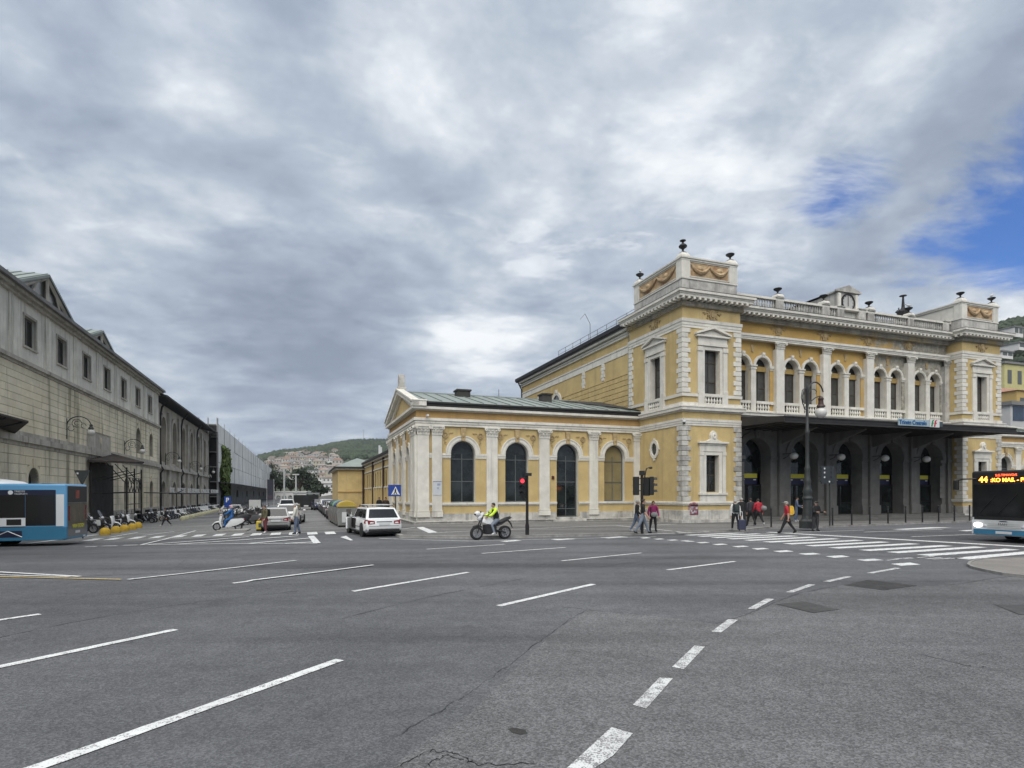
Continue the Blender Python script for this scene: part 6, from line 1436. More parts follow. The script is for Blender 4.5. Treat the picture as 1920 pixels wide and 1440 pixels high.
for x in (-.26,.26): m = MB(); m.box(x-.04,x+.04,-.05,.05,0,.52); m.build('leg', IRON2, t)
# bollards along the kerb
pb = [1446,1561,1597,1631,1665,1698,1729.5,1760,1789.5,1818]
for i, px in enumerate(pb):
    yy = [988.5,985.3,984,982.6,981.2,980,979,978.2,977.3,976.3][i]; b = gp(px, yy, .12)
    t = thing('bollard', 'thin black kerb bollard, %s' % ('nearest, alone left of the street lamp' if i == 0 else ORD[i] + ' from the left tower'), 'bollard', b, 0, 'thin bollards along the station kerb')
    m = MB(); m.lathe([(.055,0),(.05,.06),(.045,.08),(.045,1.0),(.055,1.01),(.055,1.06),(.02,1.1)], 8); m.build('post', HOUS, t); m = MB(); m.lathe([(.048,.86),(.048,.92)], 8); m.build('ring', MATS['panel_back'], t)
# concrete dome bollards
DOMEY = mat('yellow_concrete', (.50,.32,.035), .85, .15, 4, c2=(.36,.24,.05), c2amt=.4, rnd=.12); DOMEP = mat('faded_yellow_concrete', (.42,.41,.27), .9, .15, 4, c2=(.34,.33,.25), c2amt=.5, rnd=.15)
prof = [(.30,0),(.31,.04),(.30,.22),(.26,.36),(.18,.45),(.08,.49),(.02,.5)]
DY = MB().lathe(prof, 16).mesh('dome', DOMEY, True); DP = MB().lathe(prof, 16).mesh('dome', DOMEP, True)
RGM = MB().lathe([(.05,0),(.05,.05),(.0,.06)], 8).mesh('lifting_eye', IRON)
def dome(me, b, label, grp, k=1.0):
    t = thing('dome_bollard', label, 'bollard', b, random.uniform(0,6), grp); t.scale = (k,)*3; link('dome', me, t); link('lifting_eye', RGM, t, (0,0,.49))
for i, (px, py) in enumerate(((197,1003.4),(224.5,999.8),(234,996.5),(248,993.2),(258.5,990.2))):
    dome(DY, gp((197,217,233,248,259)[i], py), 'yellow concrete dome bollard by the near scooters, %s' % ORD[i], 'yellow dome bollards', .98)
b0, b1 = gp(298.5, 976.8), gp(402, 960.5)
dome(DP, b0, 'pale yellow dome bollard standing alone left of the row', 'pale dome bollards')
c0 = gp(343, 976.0)
for i in range(16):
    p = c0.lerp(W(-36.4, 74, 0), (i/15)**1.0); p.z = gh(p.x, p.y); dome(DP, p, 'pale yellow dome bollard in the long row, %s from the near end' % ORD[i], 'pale dome bollards')
# recycling containers
CB = mat('container_grey', (.17,.175,.165), .6, .15, 2); 
def container(b, rz, colr, label):
    t = thing('recycling_container', label, 'container', b, rz, 'recycling containers along the kerb')
    prof = [(-.55,.1),(.55,.1),(.62,.9),(.55,1.25)] ; k = 10; top = [(.55*math.cos(PI*i/k), 1.25+.42*math.sin(PI*i/k)) for i in range(1,k)]
    m = MB(); m.prism(prof + [(-.55,1.25),(-.62,.9)], lambda u,z,d:(u,d,z), -.75, .75); m.build('body', CB, t, bev=.03)
    m = MB(); m.prism([(.58,1.26)] + [(u*1.06,z) for u,z in top] + [(-.58,1.26)], lambda u,z,d:(u,d,z), -.78, .78); m.build('lid', colr, t, bev=.03)
    m = MB(); m.box(-.3,.3,-.79,-.76,.3,.95); m.build('label_plate', MATS['board_white'], t); m = MB()
    for i in range(3): m.add([(-.635,-.6+.16*i,.3),(-.635,-.54+.16*i,.3),(-.635,-.48+.16*i,.7),(-.635,-.54+.16*i,.7)], [(0,1,2,3)])
    m.build('hazard_stripe', MATS['logo_red'], t)
    for s in (-1,1):
        m = MB(); m.tube([(s*.45,-.6,.08),(s*.45,-.5,.08)], .08, 8); m.build('caster', HOUS, t)
LIDS = [('yellow', (.40,.29,.05)), ('blue', (.03,.06,.15)), ('pale green', (.16,.26,.20)), ('green', (.03,.10,.06)), ('dark grey', (.04,.04,.042))]
for i, (nm, c) in enumerate(LIDS): container(W(-20.95-.05*i, 6.6+1.75*i, gh(*W(-20.95,6.6+1.75*i).xy)), AL+PI/2 if False else AL, mat('lid_'+nm.replace(' ','_'), c, .5, .1, 2), 'grey recycling container with a %s curved lid, %s in the row' % (nm, ORD[i]))
# yellow waste bin by the zebra
b = gp(489, 996, 0); t = thing('waste_bin', 'yellow box bin with dark base beside the silver hatchback', 'bin', b, AL); m = MB(); m.box(-.24,.24,-.2,.2,.12,.62); m.build('box', mat('bin_yellow', (.60,.46,.04), .5, .15, 3), t, bev=.02); m = MB(); m.box(-.24,.24,-.2,.2,0,.12); m.build('base', HOUS, t); m = MB(); m.box(-.12,.12,-.21,-.2,.25,.5); m.build('print', MATS['sign_end'], t)
# kerbed tip where the scooters stand
isl2 = [gp(x, y) for x, y in ((405,997.5),(462,996.6),(470,993.8),(452,990.5),(410,994))]; m = MB(); n = len(isl2)
m.add([(p.x,p.y,p.z+.08) for p in isl2] + [(p.x,p.y,p.z-.1) for p in isl2], [tuple(range(n))] + [(i,(i+1)%n,n+(i+1)%n,n+i) for i in range(n)]); struct(m.build('kerb_tip', KERB))

# ------------------------------------------------------------ vehicles
TYRE = mat('tyre_rubber', (.018,.018,.019), .85, .15, 8); RIM = mat('alloy_rim', (.30,.30,.31), .35, .1, 6, metal=.6); CARG = mat('car_glass', (.012,.014,.016), .08, 0, spec=.5)
PLAST = mat('black_plastic', (.02,.02,.022), .55, .1, 5); CHROME = mat('chrome', (.5,.5,.5), .15, 0, metal=1.0); RLAMP = mat('red_lamp', (.20,.012,.016), .2, .1, 6, spec=.5); WLAMP = mat('clear_lamp', (.55,.56,.58), .12, .05, 4)
PLATE = mat('number_plate', (.55,.56,.56), .5, .05, 5)
def cpaint(n, c, r=.3): return mat('paint_'+n, c, r, .03, 1.5, coat=.5)
PWHITE = cpaint('white', (.66,.67,.67)); PSILV = cpaint('silver', (.33,.335,.33)); PBLK = cpaint('black', (.014,.015,.017)); PBLUE = cpaint('blue', (.025,.05,.12)); PGREY = cpaint('grey', (.10,.105,.11)); PRED = cpaint('red', (.22,.015,.02)); PDB = cpaint('dark_blue', (.016,.022,.05))
MXY = Matrix.Rotation(R(90), 4, 'X')
def wheel(par, x, y, r, w, name='wheel', moto=False, spokes=5):
    side = 1 if y >= 0 else -1
    mx = Matrix.Translation((x, y, r)) @ MXY; m = MB()
    m.lathe([(r*.66,-w/2*.9),(r*.9,-w/2),(r*.985,-w/2*.75),(r,-w*.2),(r,w*.2),(r*.985,w/2*.75),(r*.9,w/2),(r*.66,w/2*.9),(r*.66,-w/2*.9)], 22, mx=mx, caps=False); o = m.build(name, TYRE, par, True)
    m = MB(); m.lathe([(r*.58,-w*.42),(r*.67,-w*.44),(r*.67,w*.44),(r*.58,w*.42),(r*.58,-w*.42)], 20, mx=mx, caps=False); m.tube([(0,0,-w*.46),(0,0,w*.46)], r*.16, 10, mx=mx)
    for k in range(spokes):
        a = 2*PI*k/spokes; c, s = math.cos(a), math.sin(a); q = r*.075
        m.add([(c*r*.12-s*q,s*r*.12+c*q,z) for z in (-w*.36,w*.36)] + [(c*r*.12+s*q,s*r*.12-c*q,z) for z in (w*.36,-w*.36)] + [(c*r*.62-s*q,s*r*.62+c*q,z) for z in (-w*.4,w*.4)] + [(c*r*.62+s*q,s*r*.62-c*q,z) for z in (w*.4,-w*.4)], [(0,1,5,4),(1,2,6,5),(2,3,7,6),(3,0,4,7)], mx=mx)
    m.build('rim', RIM, o)
    if not moto:
        m = MB(); m.tube([(0,0,-w*.2),(0,0,w*.2)], r*.56, 16, mx=mx); m.build('brake_disc', PLAST, o)
    return o
def car(label, b, rz, paint, L=4.5, Wd=1.78, H=1.45, kind='hatch', group=None, rails=False, door=False, lite=False):
    t = thing('estate_car' if kind == 'wagon' else ('van' if kind == 'van' else 'parked_car'), label, 'van' if kind == 'van' else 'car', b, rz, group)
    hl, hw = L/2, Wd/2; zb = .20; belt = H*.62; wr = .32
    if kind == 'van': hood = 1.05; belt = 1.1
    else: hood = belt*.93
    xw = (hl-.85, -hl+.82)
    # body loft: x, half width, z bottom, z top
    st = [(-hl, .84, .42, belt*.80), (-hl+.06, .93, .30, belt*.97), (-hl+.35, .99, zb, belt), (-hl+1.1, 1.0, zb, belt+.01), (0, 1.0, zb, belt), (hl-1.35, 1.0, zb, hood+.03), (hl-.8, .98, zb, hood-.02), (hl-.25, .92, .24, hood-.12), (hl-.03, .80, .30, hood*.74), (hl, .72, .36, hood*.62)]
    secs = []
    for x, k, z0, z1 in st:
        w = hw*k; secs.append([(x,-w*.88,z0),(x,-w*.99,z0+.10),(x,-w,z0+(z1-z0)*.45),(x,-w*.97,z1-.10),(x,-w*.86,z1),(x,0,z1+.025),(x,w*.86,z1),(x,w*.97,z1-.10),(x,w,z0+(z1-z0)*.45),(x,w*.99,z0+.10),(x,w*.88,z0)])
    m = MB(); m.loft(secs); body = m.build('body', paint, t, True)
    # greenhouse
    if kind == 'wagon': rear0, rear1, f1, f0 = -hl+.12, -hl+.62, .35, hl-1.45
    elif kind == 'van': rear0, rear1, f1, f0 = -hl+.05, -hl+.12, hl-1.55, hl-.75
    elif kind == 'sedan': rear0, rear1, f1, f0 = -hl+.75, -hl+1.45, .25, hl-1.4
    else: rear0, rear1, f1, f0 = -hl+.10, -hl+.58, .30, hl-1.3
    wb, wt = hw*.93, hw*.74
    lo = [(rear0,-wb,belt-.03),(f0,-wb*.92,belt-.03),(f0,wb*.92,belt-.03),(rear0,wb,belt-.03)]
    hi = [(rear1,-wt,H-.03),(f1,-wt,H-.03),(f1,wt,H-.03),(rear1,wt,H-.03)]
    m = MB(); m.add(lo+hi+[(rear1+.1,0,H),(f1-.1,0,H)], [(0,1,5,4),(1,2,6,5),(2,3,7,6),(3,0,4,7),(4,5,9,8),(5,6,9),(6,7,8,9),(7,4,8)]); m.build('roof', paint, t, bev=.03, seg=2)
    def pane(A, Bq, C, D, u0, u1, v0, v1, name, off=.012):
        A, Bq, C, D = map(Vector, (A,Bq,C,D)); nrm = (Bq-A).cross(D-A).normalized()
        f = lambda u, v: (A.lerp(Bq,u)).lerp(D.lerp(C,u), v) + nrm*off
        q = MB(); q.add([f(u0,v0), f(u1,v0), f(u1,v1), f(u0,v1)], [(0,1,2,3)]); q.build(name, CARG, t)
    pane(lo[1],lo[2],hi[2],hi[1], .05,.95,.08,.92, 'windscreen'); 
    if kind != 'van' or True: pane(lo[3],lo[0],hi[0],hi[3], .07,.93,.12,.88, 'rear_window')
    sides = ((.05,.30),(.33,.60),(.63,.93)) if kind in ('wagon',) else (((.72,.95),) if kind == 'van' else ((.10,.46),(.50,.90)))
    for u0, u1 in sides:
        pane(lo[0],lo[1],hi[1],hi[0], u0,u1,.12,.86, 'side_window'); pane(lo[2],lo[3],hi[3],hi[2], 1-u1,1-u0,.12,.86, 'side_window')
    for x in xw:
        for s in (-1,1):
            if not lite or True:
                q = MB(); mx = Matrix.Translation((x, s*(hw-.005), wr)) @ MXY; q.tube([(0,0,-.03),(0,0,.03)], wr*1.16, 20, mx=mx); q.build('wheel_arch', PLAST, t)
            wheel(t, x, s*(hw-.08), wr, .21)
    for s in (-1,1):
        q = MB(); q.add([(-hl-.005,s*hw*.50,belt*.72),(-hl-.005,s*hw*.84,belt*.70),(-hl+.30,s*(hw+.003),belt*.76),(-hl+.28,s*hw*.965,belt*.93),(-hl+.02,s*hw*.86,belt*.93),(-hl+.0,s*hw*.5,belt*.88)], [(0,1,4,5),(1,2,3,4)]); q.build('tail_light', RLAMP, t)
        q = MB(); q.add([(hl-.02,s*hw*.42,hood*.66),(hl-.12,s*hw*.88,hood*.68),(hl-.36,s*hw*.935,hood*.84),(hl-.2,s*hw*.5,hood*.86)], [(0,1,2,3)]); q.build('headlight', WLAMP, t)
        q = MB(); q.ell((f0-.45,s*(hw+.1),belt+.06),(.07,.12,.08),8,6); q.build('wing_mirror', paint, t)
    q = MB(); q.box(-hl-.02,-hl+.06,-.26,.26,belt*.66,belt*.66+.12); q.build('number_plate', PLATE, t); q = MB(); q.box(hl-.06,hl+.02,-.26,.26,.38,.49); q.build('number_plate', PLATE, t)
    q = MB(); q.box(-hl-.03,-hl+.12,-hw*.82,hw*.82,.26,.40); q.build('rear_bumper', PLAST, t, bev=.03); q = MB(); q.box(hl-.1,hl+.015,-hw*.6,hw*.6,.28,.36); q.build('grille', PLAST, t)
    q = MB(); q.box(-hl+.3,hl-.3,-hw*.84,hw*.84,.12,.22); q.build('underbody', PLAST, t)
    if kind != 'van':
        q = MB(); q.box(-hl-.022,-hl+.02,-.38,.38,belt*.83,belt*.83+.035); q.build('boot_handle', CHROME, t)
        q = MB(); q.box(-.12,.02,hw*1.0,hw*1.0+.02,belt-.14,belt-.11); q.box(-.12,.02,-hw-.02,-hw,belt-.14,belt-.11); q.build('door_handle', PLAST, t)
    if kind != 'van':
        q = MB()
        for x in (xw[1]+.45, -.12 if kind != 'sedan' else .0, .95):
            for s in (-1,1): q.box(x-.006,x+.006,min(s*hw,s*(hw+.004)),max(s*hw,s*(hw+.004)),.30,belt-.08)
        for s in (-1,1): q.box(-hl+.9,hl-1.3,min(s*hw,s*(hw+.006)),max(s*hw,s*(hw+.006)),.46,.49)
        q.box(-hl-.012,-hl+.0,-hw*.8,hw*.8,belt*.60,belt*.60+.012); stuff(q.build('panel_gap', PLAST, t))
    if rails:
        for s in (-1,1): q = MB(); q.tube([(rear1+.1,s*wt*.93,H+.0),(rear1+.2,s*wt*.93,H+.08),(f1-.3,s*wt*.93,H+.08),(f1-.15,s*wt*.93,H)], .022, 6); q.build('roof_rail', PLAST, t)
        for x in (rear1+.55, f1-.75): q = MB(); q.box(x-.05,x+.05,-wt,wt,H+.09,H+.13); q.build('roof_bar', MATS['board_white'], t)
    if door:
        dm = Matrix.Translation((.78,hw-.03,0)) @ Matrix.Rotation(R(-26), 4, 'Z'); q = MB(); q.box(-1.02,0,-.03,.05,.32,belt,mx=dm); o = q.build('open_door', paint, t, bev=.02); q = MB(); q.box(-.98,-.12,.0,.02,belt+.04,H-.12,mx=dm); q.build('door_window', CARG, o); q = MB(); q.box(-1.0,-.04,.05,.06,.4,belt-.05,mx=dm); q.build('door_lining', PLAST, o)
        q = MB(); q.box(-.25,.75,hw-.02,hw+.012,.34,belt-.03); q.build('door_opening', HOUS, t)
    return t
def gz(x, y): return Vector((x, y, gh(x, y)))
# heading is +X of each vehicle
car('white estate car with roof bars and an open front door at the kerb', gz(-7.3,30.6), math.atan2(.89,-.45), PWHITE, 4.9, 1.85, 1.43, 'wagon', None, True, True)
hp = gp(516, 996.5); car('silver hatchback parked beside the yellow bin', gz(*(hp.xy + E2*1.9)), math.atan2(E2.y,E2.x)+.02, PSILV, 3.8, 1.62, 1.42, 'hatch', 'cars parked in the side street')
hp = gp(538, 985); car('white and black small car parked just beyond the silver hatchback', gz(*(hp.xy + E2*2.2 + E1*.2)), math.atan2(E2.y,E2.x)-.12, PWHITE, 4.0, 1.7, 1.5, 'hatch', 'cars parked in the side street')
hp = gp(538, 965); car('white van standing in the middle of the side street', gz(*(hp.xy + E2*2.4)), math.atan2(E2.y,E2.x), PWHITE, 4.6, 1.8, 1.72, 'van', 'cars parked in the side street')
hp = gp(599, 956); car('dark blue car parked facing out beyond the containers', gz(*(hp.xy)), math.atan2(-E2.y,-E2.x)+.1, PDB, 4.3, 1.75, 1.46, 'sedan', 'cars parked in the side street')
cols_ = [(PBLK,'black'),(PWHITE,'white'),(PGREY,'grey'),(PBLK,'black'),(PBLUE,'blue'),(PWHITE,'white'),(PSILV,'silver')]
for i in range(7):
    p = W(-20.75, 18.0 + 4.75*i); car('%s car parked along the annex kerb, %s from the containers' % (cols_[i][1], ORD[i] if i else 'nearest'), gz(p.x,p.y), AL + R(91), cols_[i][0], 4.1, 1.72, 1.46, 'hatch', 'cars parked along the annex')
# black box truck with open tail
hp = gp(574, 956); t = thing('box_truck', 'black box truck with raised awning parked across the end of the street', 'truck', gz(hp.x,hp.y), AL+PI/2-.05); t.scale = (.74,)*3
q = MB(); q.box(0,4.5,-2.2,2.2,.5,2.75); q.build('box', PBLK, t, bev=.04); q = MB(); q.add([(-.2,-2.3,2.9),(-.2,2.3,2.9),(4.6,2.3,3.05),(4.6,-2.3,3.05),(-.2,-2.3,3.0),(-.2,2.3,3.0),(4.6,2.3,3.15),(4.6,-2.3,3.15)], [(0,1,2,3),(4,5,6,7),(0,1,5,4),(1,2,6,5),(2,3,7,6),(3,0,4,7)]); q.build('awning', PGREY, t)
q = MB(); q.box(-.02,.0,-.4,.4,.62,.85); q.build('number_plate', PLATE, t); q = MB(); q.box(-.03,.0,-1.9,-.5,.95,2.5); q.box(-.03,.0,.5,1.9,.95,2.5); q.build('rear_opening', HOUS, t)
for x in (.9,3.6):
    for s in (-1,1): wheel(t, x, s*1.95, .42, .3)
# ------------------------------------------------------------ buses
BUSB = mat('bus_light_blue', (.12,.33,.56), .35, .05, 1, coat=.4); BUSD = mat('bus_petrol_blue', (.03,.155,.27), .4, .08, 1, coat=.3); BUSW = mat('bus_white', (.64,.66,.67), .35, .05, 1, coat=.4); NAVY = mat('bus_navy', (.012,.015,.04), .4, .05, 2); BUSG = mat('bus_glass', (.010,.011,.012), .08, 0, spec=.5); AMB = mat('led_orange', (.9,.25,.02), .5, 0, emit=(1.0,.26,.03,3.0)); AD = mat('ad_wrap', (.11,.092,.062), .45, .35, 1.6, c2=(.10,.10,.11), c2amt=.8)
def plate(par, name, pts, material, off=(0,0,0)):
    q = MB(); q.add([Vector(p)+Vector(off) for p in pts], [tuple(range(len(pts)))]); return q.build(name, material, par)
def bus_body(t, L, Wd=2.5, H=2.95, low=.30, mats_=None):
    hw = Wd/2; q = MB(); q.box(-L,0,-hw,hw,low,H); return q.build('body', mats_ or BUSW, t, bev=.10, seg=4)
# left bus: local +X is its heading; the rear is at x=-L; camera sees its left (+Y) side
rc = Vector((-21.07, 27.7)); d = Vector((-.955,-.297)).normalized(); L = 12.0; yaw = math.atan2(d.y, d.x); lf = Vector((-d.y, d.x))
ctr = rc + d*L - lf*1.25
t = thing('city_bus', 'blue and white city bus leaving at the left edge, seen from its rear corner', 'bus', gz(ctr.x, ctr.y), yaw, 'city buses')
t.location.z = gh(-22.0, 27.0) - .03
bus_body(t, L, mats_=BUSB); q = MB(); q.box(-L-.003,.003,-1.253,1.253,.30,.95); q.build('lower_body', BUSD, t, bev=.05)
Y = 1.256
S = lambda x0,x1,z0,z1,nm,mm,o=0.0: plate(t, nm, [(-L+x0,Y+o,z0),(-L+x1,Y+o,z0),(-L+x1,Y+o,z1),(-L+x0,Y+o,z1)], mm)
S(.16,11.8,.31,.95,'skirt',BUSD); S(.10,.42,.95,2.45,'corner_strip',BUSW); S(.43,1.62,.98,2.42,'engine_panel',BUSG); S(.43,11.8,2.42,2.66,'upper_band',NAVY)
S(1.63,11.8,1.36,2.42,'side_window',BUSG); S(1.62,11.8,.96,1.36,'white_panel',BUSW); S(1.78,2.35,1.02,1.30,'vent',HOUS,.004); S(1.62,11.8,.93,.97,'trim_line',NAVY,.006)
for k in range(4):
    x = 1.75 + 1.15*k; plate(t, 'navy_triangle', [(-L+x,Y+.008,.46),(-L+x+1.1,Y+.008,.46),(-L+x+1.1,Y+.008,.76),(-L+x,Y+.008,.76)], NAVY)
    q = MB()
    for a, b2 in (((x,.47),(x+.55,.75)),((x+1.1,.47),(x+.55,.75))): q.tube([(-L+a[0],Y+.01,a[1]),(-L+b2[0],Y+.01,b2[1])], .018, 4)
    q.build('zigzag_line', BUSW, t)
q = MB(); q.tube([(-L+1.69+.5,Y+.006,2.54),(-L+1.69+.5,Y+.012,2.54)], .10, 14); q.build('round_emblem', BUSW, t)
text('lettering', 'TRIESTE', .12, BUSW, t, (-L+2.05,Y+.01,2.55), (R(90),0,R(180)), .004)
text('lettering', 'TRASPORTI', .10, BUSW, t, (-L+2.05,Y+.01,2.44), (R(90),0,R(180)), .004)
q = MB(); q.ell((-L+5.4,.35,2.93),(3.6,.8,.36),16,8); q.build('roof_pod', BUSW, t, True)
# rear face
X = -L-.006; Rr = lambda y0,y1,z0,z1,nm,mm,o=0.0: plate(t, nm, [(X-o,y0,z0),(X-o,y1,z0),(X-o,y1,z1),(X-o,y0,z1)], mm)
Rr(-1.15,1.15,.95,2.05,'ad_panel',AD); Rr(-1.15,1.15,.42,.95,'engine_cover',PGREY); Rr(-1.15,1.15,2.06,2.84,'rear_window',PLAST); Rr(-.2,.25,2.25,2.65,'red_poster',mat('poster_red', (.28,.06,.04), .6, .3, 3),.006); Rr(-1.1,1.1,.31,.42,'bumper',BUSD)
Rr(-.28,.28,.56,.68,'number_plate',PLATE,.006); Rr(-.95,-.65,.34,.41,'reflector',WSH,.006); text('lettering', 'VAN GOGH', .26, mat('ad_yellow', (.55,.52,.06), .5, 0), t, (X-.01,.62,.82), (R(90),0,R(-90)), .004, bold=.008)
for s in (-1,1): Rr(s*1.0-.08,s*1.0+.08,1.2,1.9,'tail_light',RLAMP,.006)
for x in (-L+3.3, -2.7):
    for s in (-1,1): wheel(t, x, s*1.12, .48, .3)
for s in (-1,1): q = MB(); q.tube([(-L+3.3,s*1.24,.48),(-L+3.3,s*1.262,.48)], .6, 18); q.build('wheel_arch', HOUS, t)
# right bus: coming towards the camera along the station front
fc = at(1821, 940, 25.4); d = -E1; lf = Vector((-d.y, d.x)); ctr = Vector((fc.x, fc.y)) - (-lf)*0 + lf*1.25
t = thing('city_bus', 'white and blue city bus on line 44 entering at the right edge', 'bus', gz(ctr.x, ctr.y), math.atan2(d.y, d.x), 'city buses'); L = 12.0; H = 3.0
bus_body(t, L, 2.5, H, .28, BUSW); q = MB(); q.box(-.7,.003,-1.252,1.252,.94,H+.002); q.build('front_cap', HOUS, t, bev=.10, seg=4); q = MB(); q.box(-L-.003,.004,-1.254,1.254,.28,.93); q.build('lower_body', BUSW, t, bev=.06, seg=3)
X = .008; Fp = lambda y0,y1,z0,z1,nm,mm,o=0.0: plate(t, nm, [(X+o,y0,z0),(X+o,y1,z0),(X+o,y1,z1),(X+o,y0,z1)], mm)
# local +Y is the bus's left = camera right; the near-left picture edge is y=-1.25
Fp(-1.13,1.13,2.42,2.9,'destination_box',HOUS); Fp(-1.15,1.15,1.06,2.41,'windscreen',BUSG); Fp(-1.13,1.13,.93,1.06,'wiper_cowl',HOUS); Fp(-1.16,1.16,.31,.53,'front_skirt',BUSD)
for s in (-1,1):
    q = MB(); q.ell((.0,s*.98,.70),(.05,.19,.11),12,8); q.build('headlight', mat('lit_headlight', (.8,.78,.7), .2, 0, emit=(1,.93,.8,1.2)) if 'lit_headlight' not in MATS else MATS['lit_headlight'], t, True); q = MB(); q.ell((.0,s*.70,.68),(.04,.10,.08),10,6); q.build('fog_light', WLAMP, t)
q = MB(); q.prism([(-.75,.90),(.75,.90),(.62,.57),(-.62,.57)], lambda u,z,dd:(X+.004+dd,u,z), 0, .01); q.build('grille_panel', MATS['board_white'], t); q = MB()
for z in (.62,.69,.76): q.box(X+.012,X+.02,-.58,.58,z,z+.015)
q.build('grille_slat', PSILV, t); Fp(-.3,.3,.36,.47,'number_plate',PLATE,.006)
text('front_lettering', 'MAN', .13, CHROME, t, (X+.02,-.2,.72), (R(90),0,R(90)), .006, sx=1.2)
q = MB(); q.prism([(-.18,.86),(.18,.86),(.1,.90),(-.1,.90)], lambda u,z,dd:(X+.02+dd,u,z), 0, .006); q.build('front_emblem', PDB, t)
for s_ in ('44',): text('line_number', s_, .34, AMB, t, (X+.012,-.93,2.52), (R(90),0,R(90)), .003, bold=.008)
text('destination', ':KO MAS. - PIA', .22, AMB, t, (X+.012,-.48,2.53), (R(90),0,R(90)), .003, bold=.004)
text('destination', 'S.G.TIMAVO/S', .13, mat('led_red', (.8,.08,.03), .5, 0, emit=(1,.09,.03,1.8)), t, (X+.012,-.30,2.76), (R(90),0,R(90)), .003)
for s in (-1,1):
    q = MB(); q.tube([(.0,s*1.05,2.68),(.35,s*1.35,2.66),(.4,s*1.62,2.6)], .035, 6); q.build('mirror_arm', HOUS, t); q = MB(); q.box(.32,.46,s*1.62-.1,s*1.62+.1,2.2,2.62); q.build('mirror', HOUS, t, bev=.03)
q = MB(); q.tube([(.02,-.2,1.2),(.03,.5,2.0)], .012, 4); q.tube([(.02,-.9,1.2),(.03,-.3,1.95)], .012, 4); q.build('wiper', HOUS, t)
q = MB(); q.ell((-.5,.55,1.75),(.12,.12,.15),10,8); q.ell((-.55,.55,1.35),(.16,.25,.3),10,8); q.build('driver_silhouette', HOUS, t)
for s, Ys in ((-1,-1.256),(1,1.256)):
    plate(t, 'side_window', [(-.3,Ys,1.25),(-L+.3,Ys,1.25),(-L+.3,Ys,2.45),(-.3,Ys,2.45)], BUSG); plate(t, 'side_skirt', [(-.2,Ys,.3),(-L+.2,Ys,.3),(-L+.2,Ys,.6),(-.2,Ys,.6)], BUSD)
for x in (-2.7, -L+3.2):
    for s in (-1,1): 
        wheel(t, x, s*1.12, .48, .3); q = MB(); q.tube([(x,s*1.24,.48),(x,s*1.262,.48)], .6, 18); q.build('wheel_arch', HOUS, t)

# ------------------------------------------------------------ scooters and motorcycles
SEAT = mat('seat_vinyl', (.016,.016,.017), .5, .15, 8); SCR = mat('screen_plastic', (.16,.18,.19), .12, .05, 3, alpha=.45)
def scooter(label, b, rz, paint, screen=False, box=False, group=None, k=1.0):
    t = thing('motor_scooter', label, 'scooter', b, rz, group); t.scale = (k,)*3
    wheel(t, -.62, 0, .25, .12, 'wheel', True); wheel(t, .68, 0, .26, .11, 'wheel', True)
    m = MB(); secs = []
    for x, w, z0, z1 in ((-.98,.06,.62,.74),(-.85,.13,.5,.80),(-.55,.18,.34,.80),(-.2,.19,.26,.76),(-.02,.16,.2,.5),(.15,.16,.19,.27),(.38,.16,.19,.28)):
        secs.append([(x,-w*.8,z0),(x,-w,(z0+z1)/2),(x,-w*.8,z1),(x,w*.8,z1),(x,w,(z0+z1)/2),(x,w*.8,z0)])
    m.loft(secs); m.build('body', paint, t, True)
    m = MB(); m.loft([[(.34,-.15,.24),(.42,-.13,.24),(.42,.13,.24),(.34,.15,.24)],[(.40,-.18,.55),(.52,-.15,.55),(.52,.15,.55),(.40,.18,.55)],[(.34,-.15,.88),(.50,-.11,.9),(.50,.11,.9),(.34,.15,.88)],[(.26,-.12,1.02),(.36,-.08,1.04),(.36,.08,1.04),(.26,.12,1.02)]]); m.build('leg_shield', paint, t, True)
    m = MB(); m.loft([[(x,-w,z),(x,0,z+.05),(x,w,z),(x,w*.9,z-.04),(x,-w*.9,z-.04)] for x, w, z in ((.36,.06,.50),(.58,.09,.58),(.80,.085,.52),(.96,.05,.36))]); m.build('front_mudguard', paint, t, True)
    m = MB(); m.loft([[(x,-w,z0),(x,-w*.8,z1),(x,w*.8,z1),(x,w,z0)] for x, w, z0, z1 in ((-.92,.1,.80,.86),(-.6,.16,.79,.90),(-.25,.16,.76,.84),(.0,.11,.72,.78))]); m.build('seat', SEAT, t, True)
    m = MB(); m.tube([(.28,0,1.0),(.24,0,1.06)], .05, 6); m.tube([(.16,-.36,1.08),(.26,-.15,1.07),(.26,.15,1.07),(.16,.36,1.08)], .022, 6); m.build('handlebar', PLAST, t)
    m = MB(); m.ell((.42,0,.98),(.10,.12,.09),10,7); m.build('headlight', WLAMP, t, True); m = MB(); m.ell((-.98,0,.72),(.05,.1,.05),8,5); m.build('tail_light', RLAMP, t)
    for s in (-1,1): m = MB(); m.tube([(.2,s*.28,1.08),(.26,s*.36,1.26)], .01, 4); m.ell((.26,s*.38,1.29),(.02,.07,.05),8,5); m.build('mirror', PLAST, t)
    m = MB(); m.tube([(-.62,-.13,.3),(-.2,-.16,.28)], .06, 8); m.tube([(-.95,-.14,.36),(-.55,-.14,.3)], .055, 8); m.build('exhaust', PLAST, t)
    if screen: m = MB(); m.loft([[(.40,-.2,1.0),(.41,-.2,1.0),(.41,.2,1.0),(.40,.2,1.0)],[(.28,-.22,1.25),(.29,-.22,1.25),(.29,.22,1.25),(.28,.22,1.25)],[(.16,-.15,1.5),(.17,-.15,1.5),(.17,.15,1.5),(.16,.15,1.5)]]); m.build('windscreen', SCR, t)
    if box: m = MB(); m.box(-1.16,-.76,-.2,.2,.92,1.22); m.build('top_box', PLAST, t, bev=.06, seg=2)
    return t
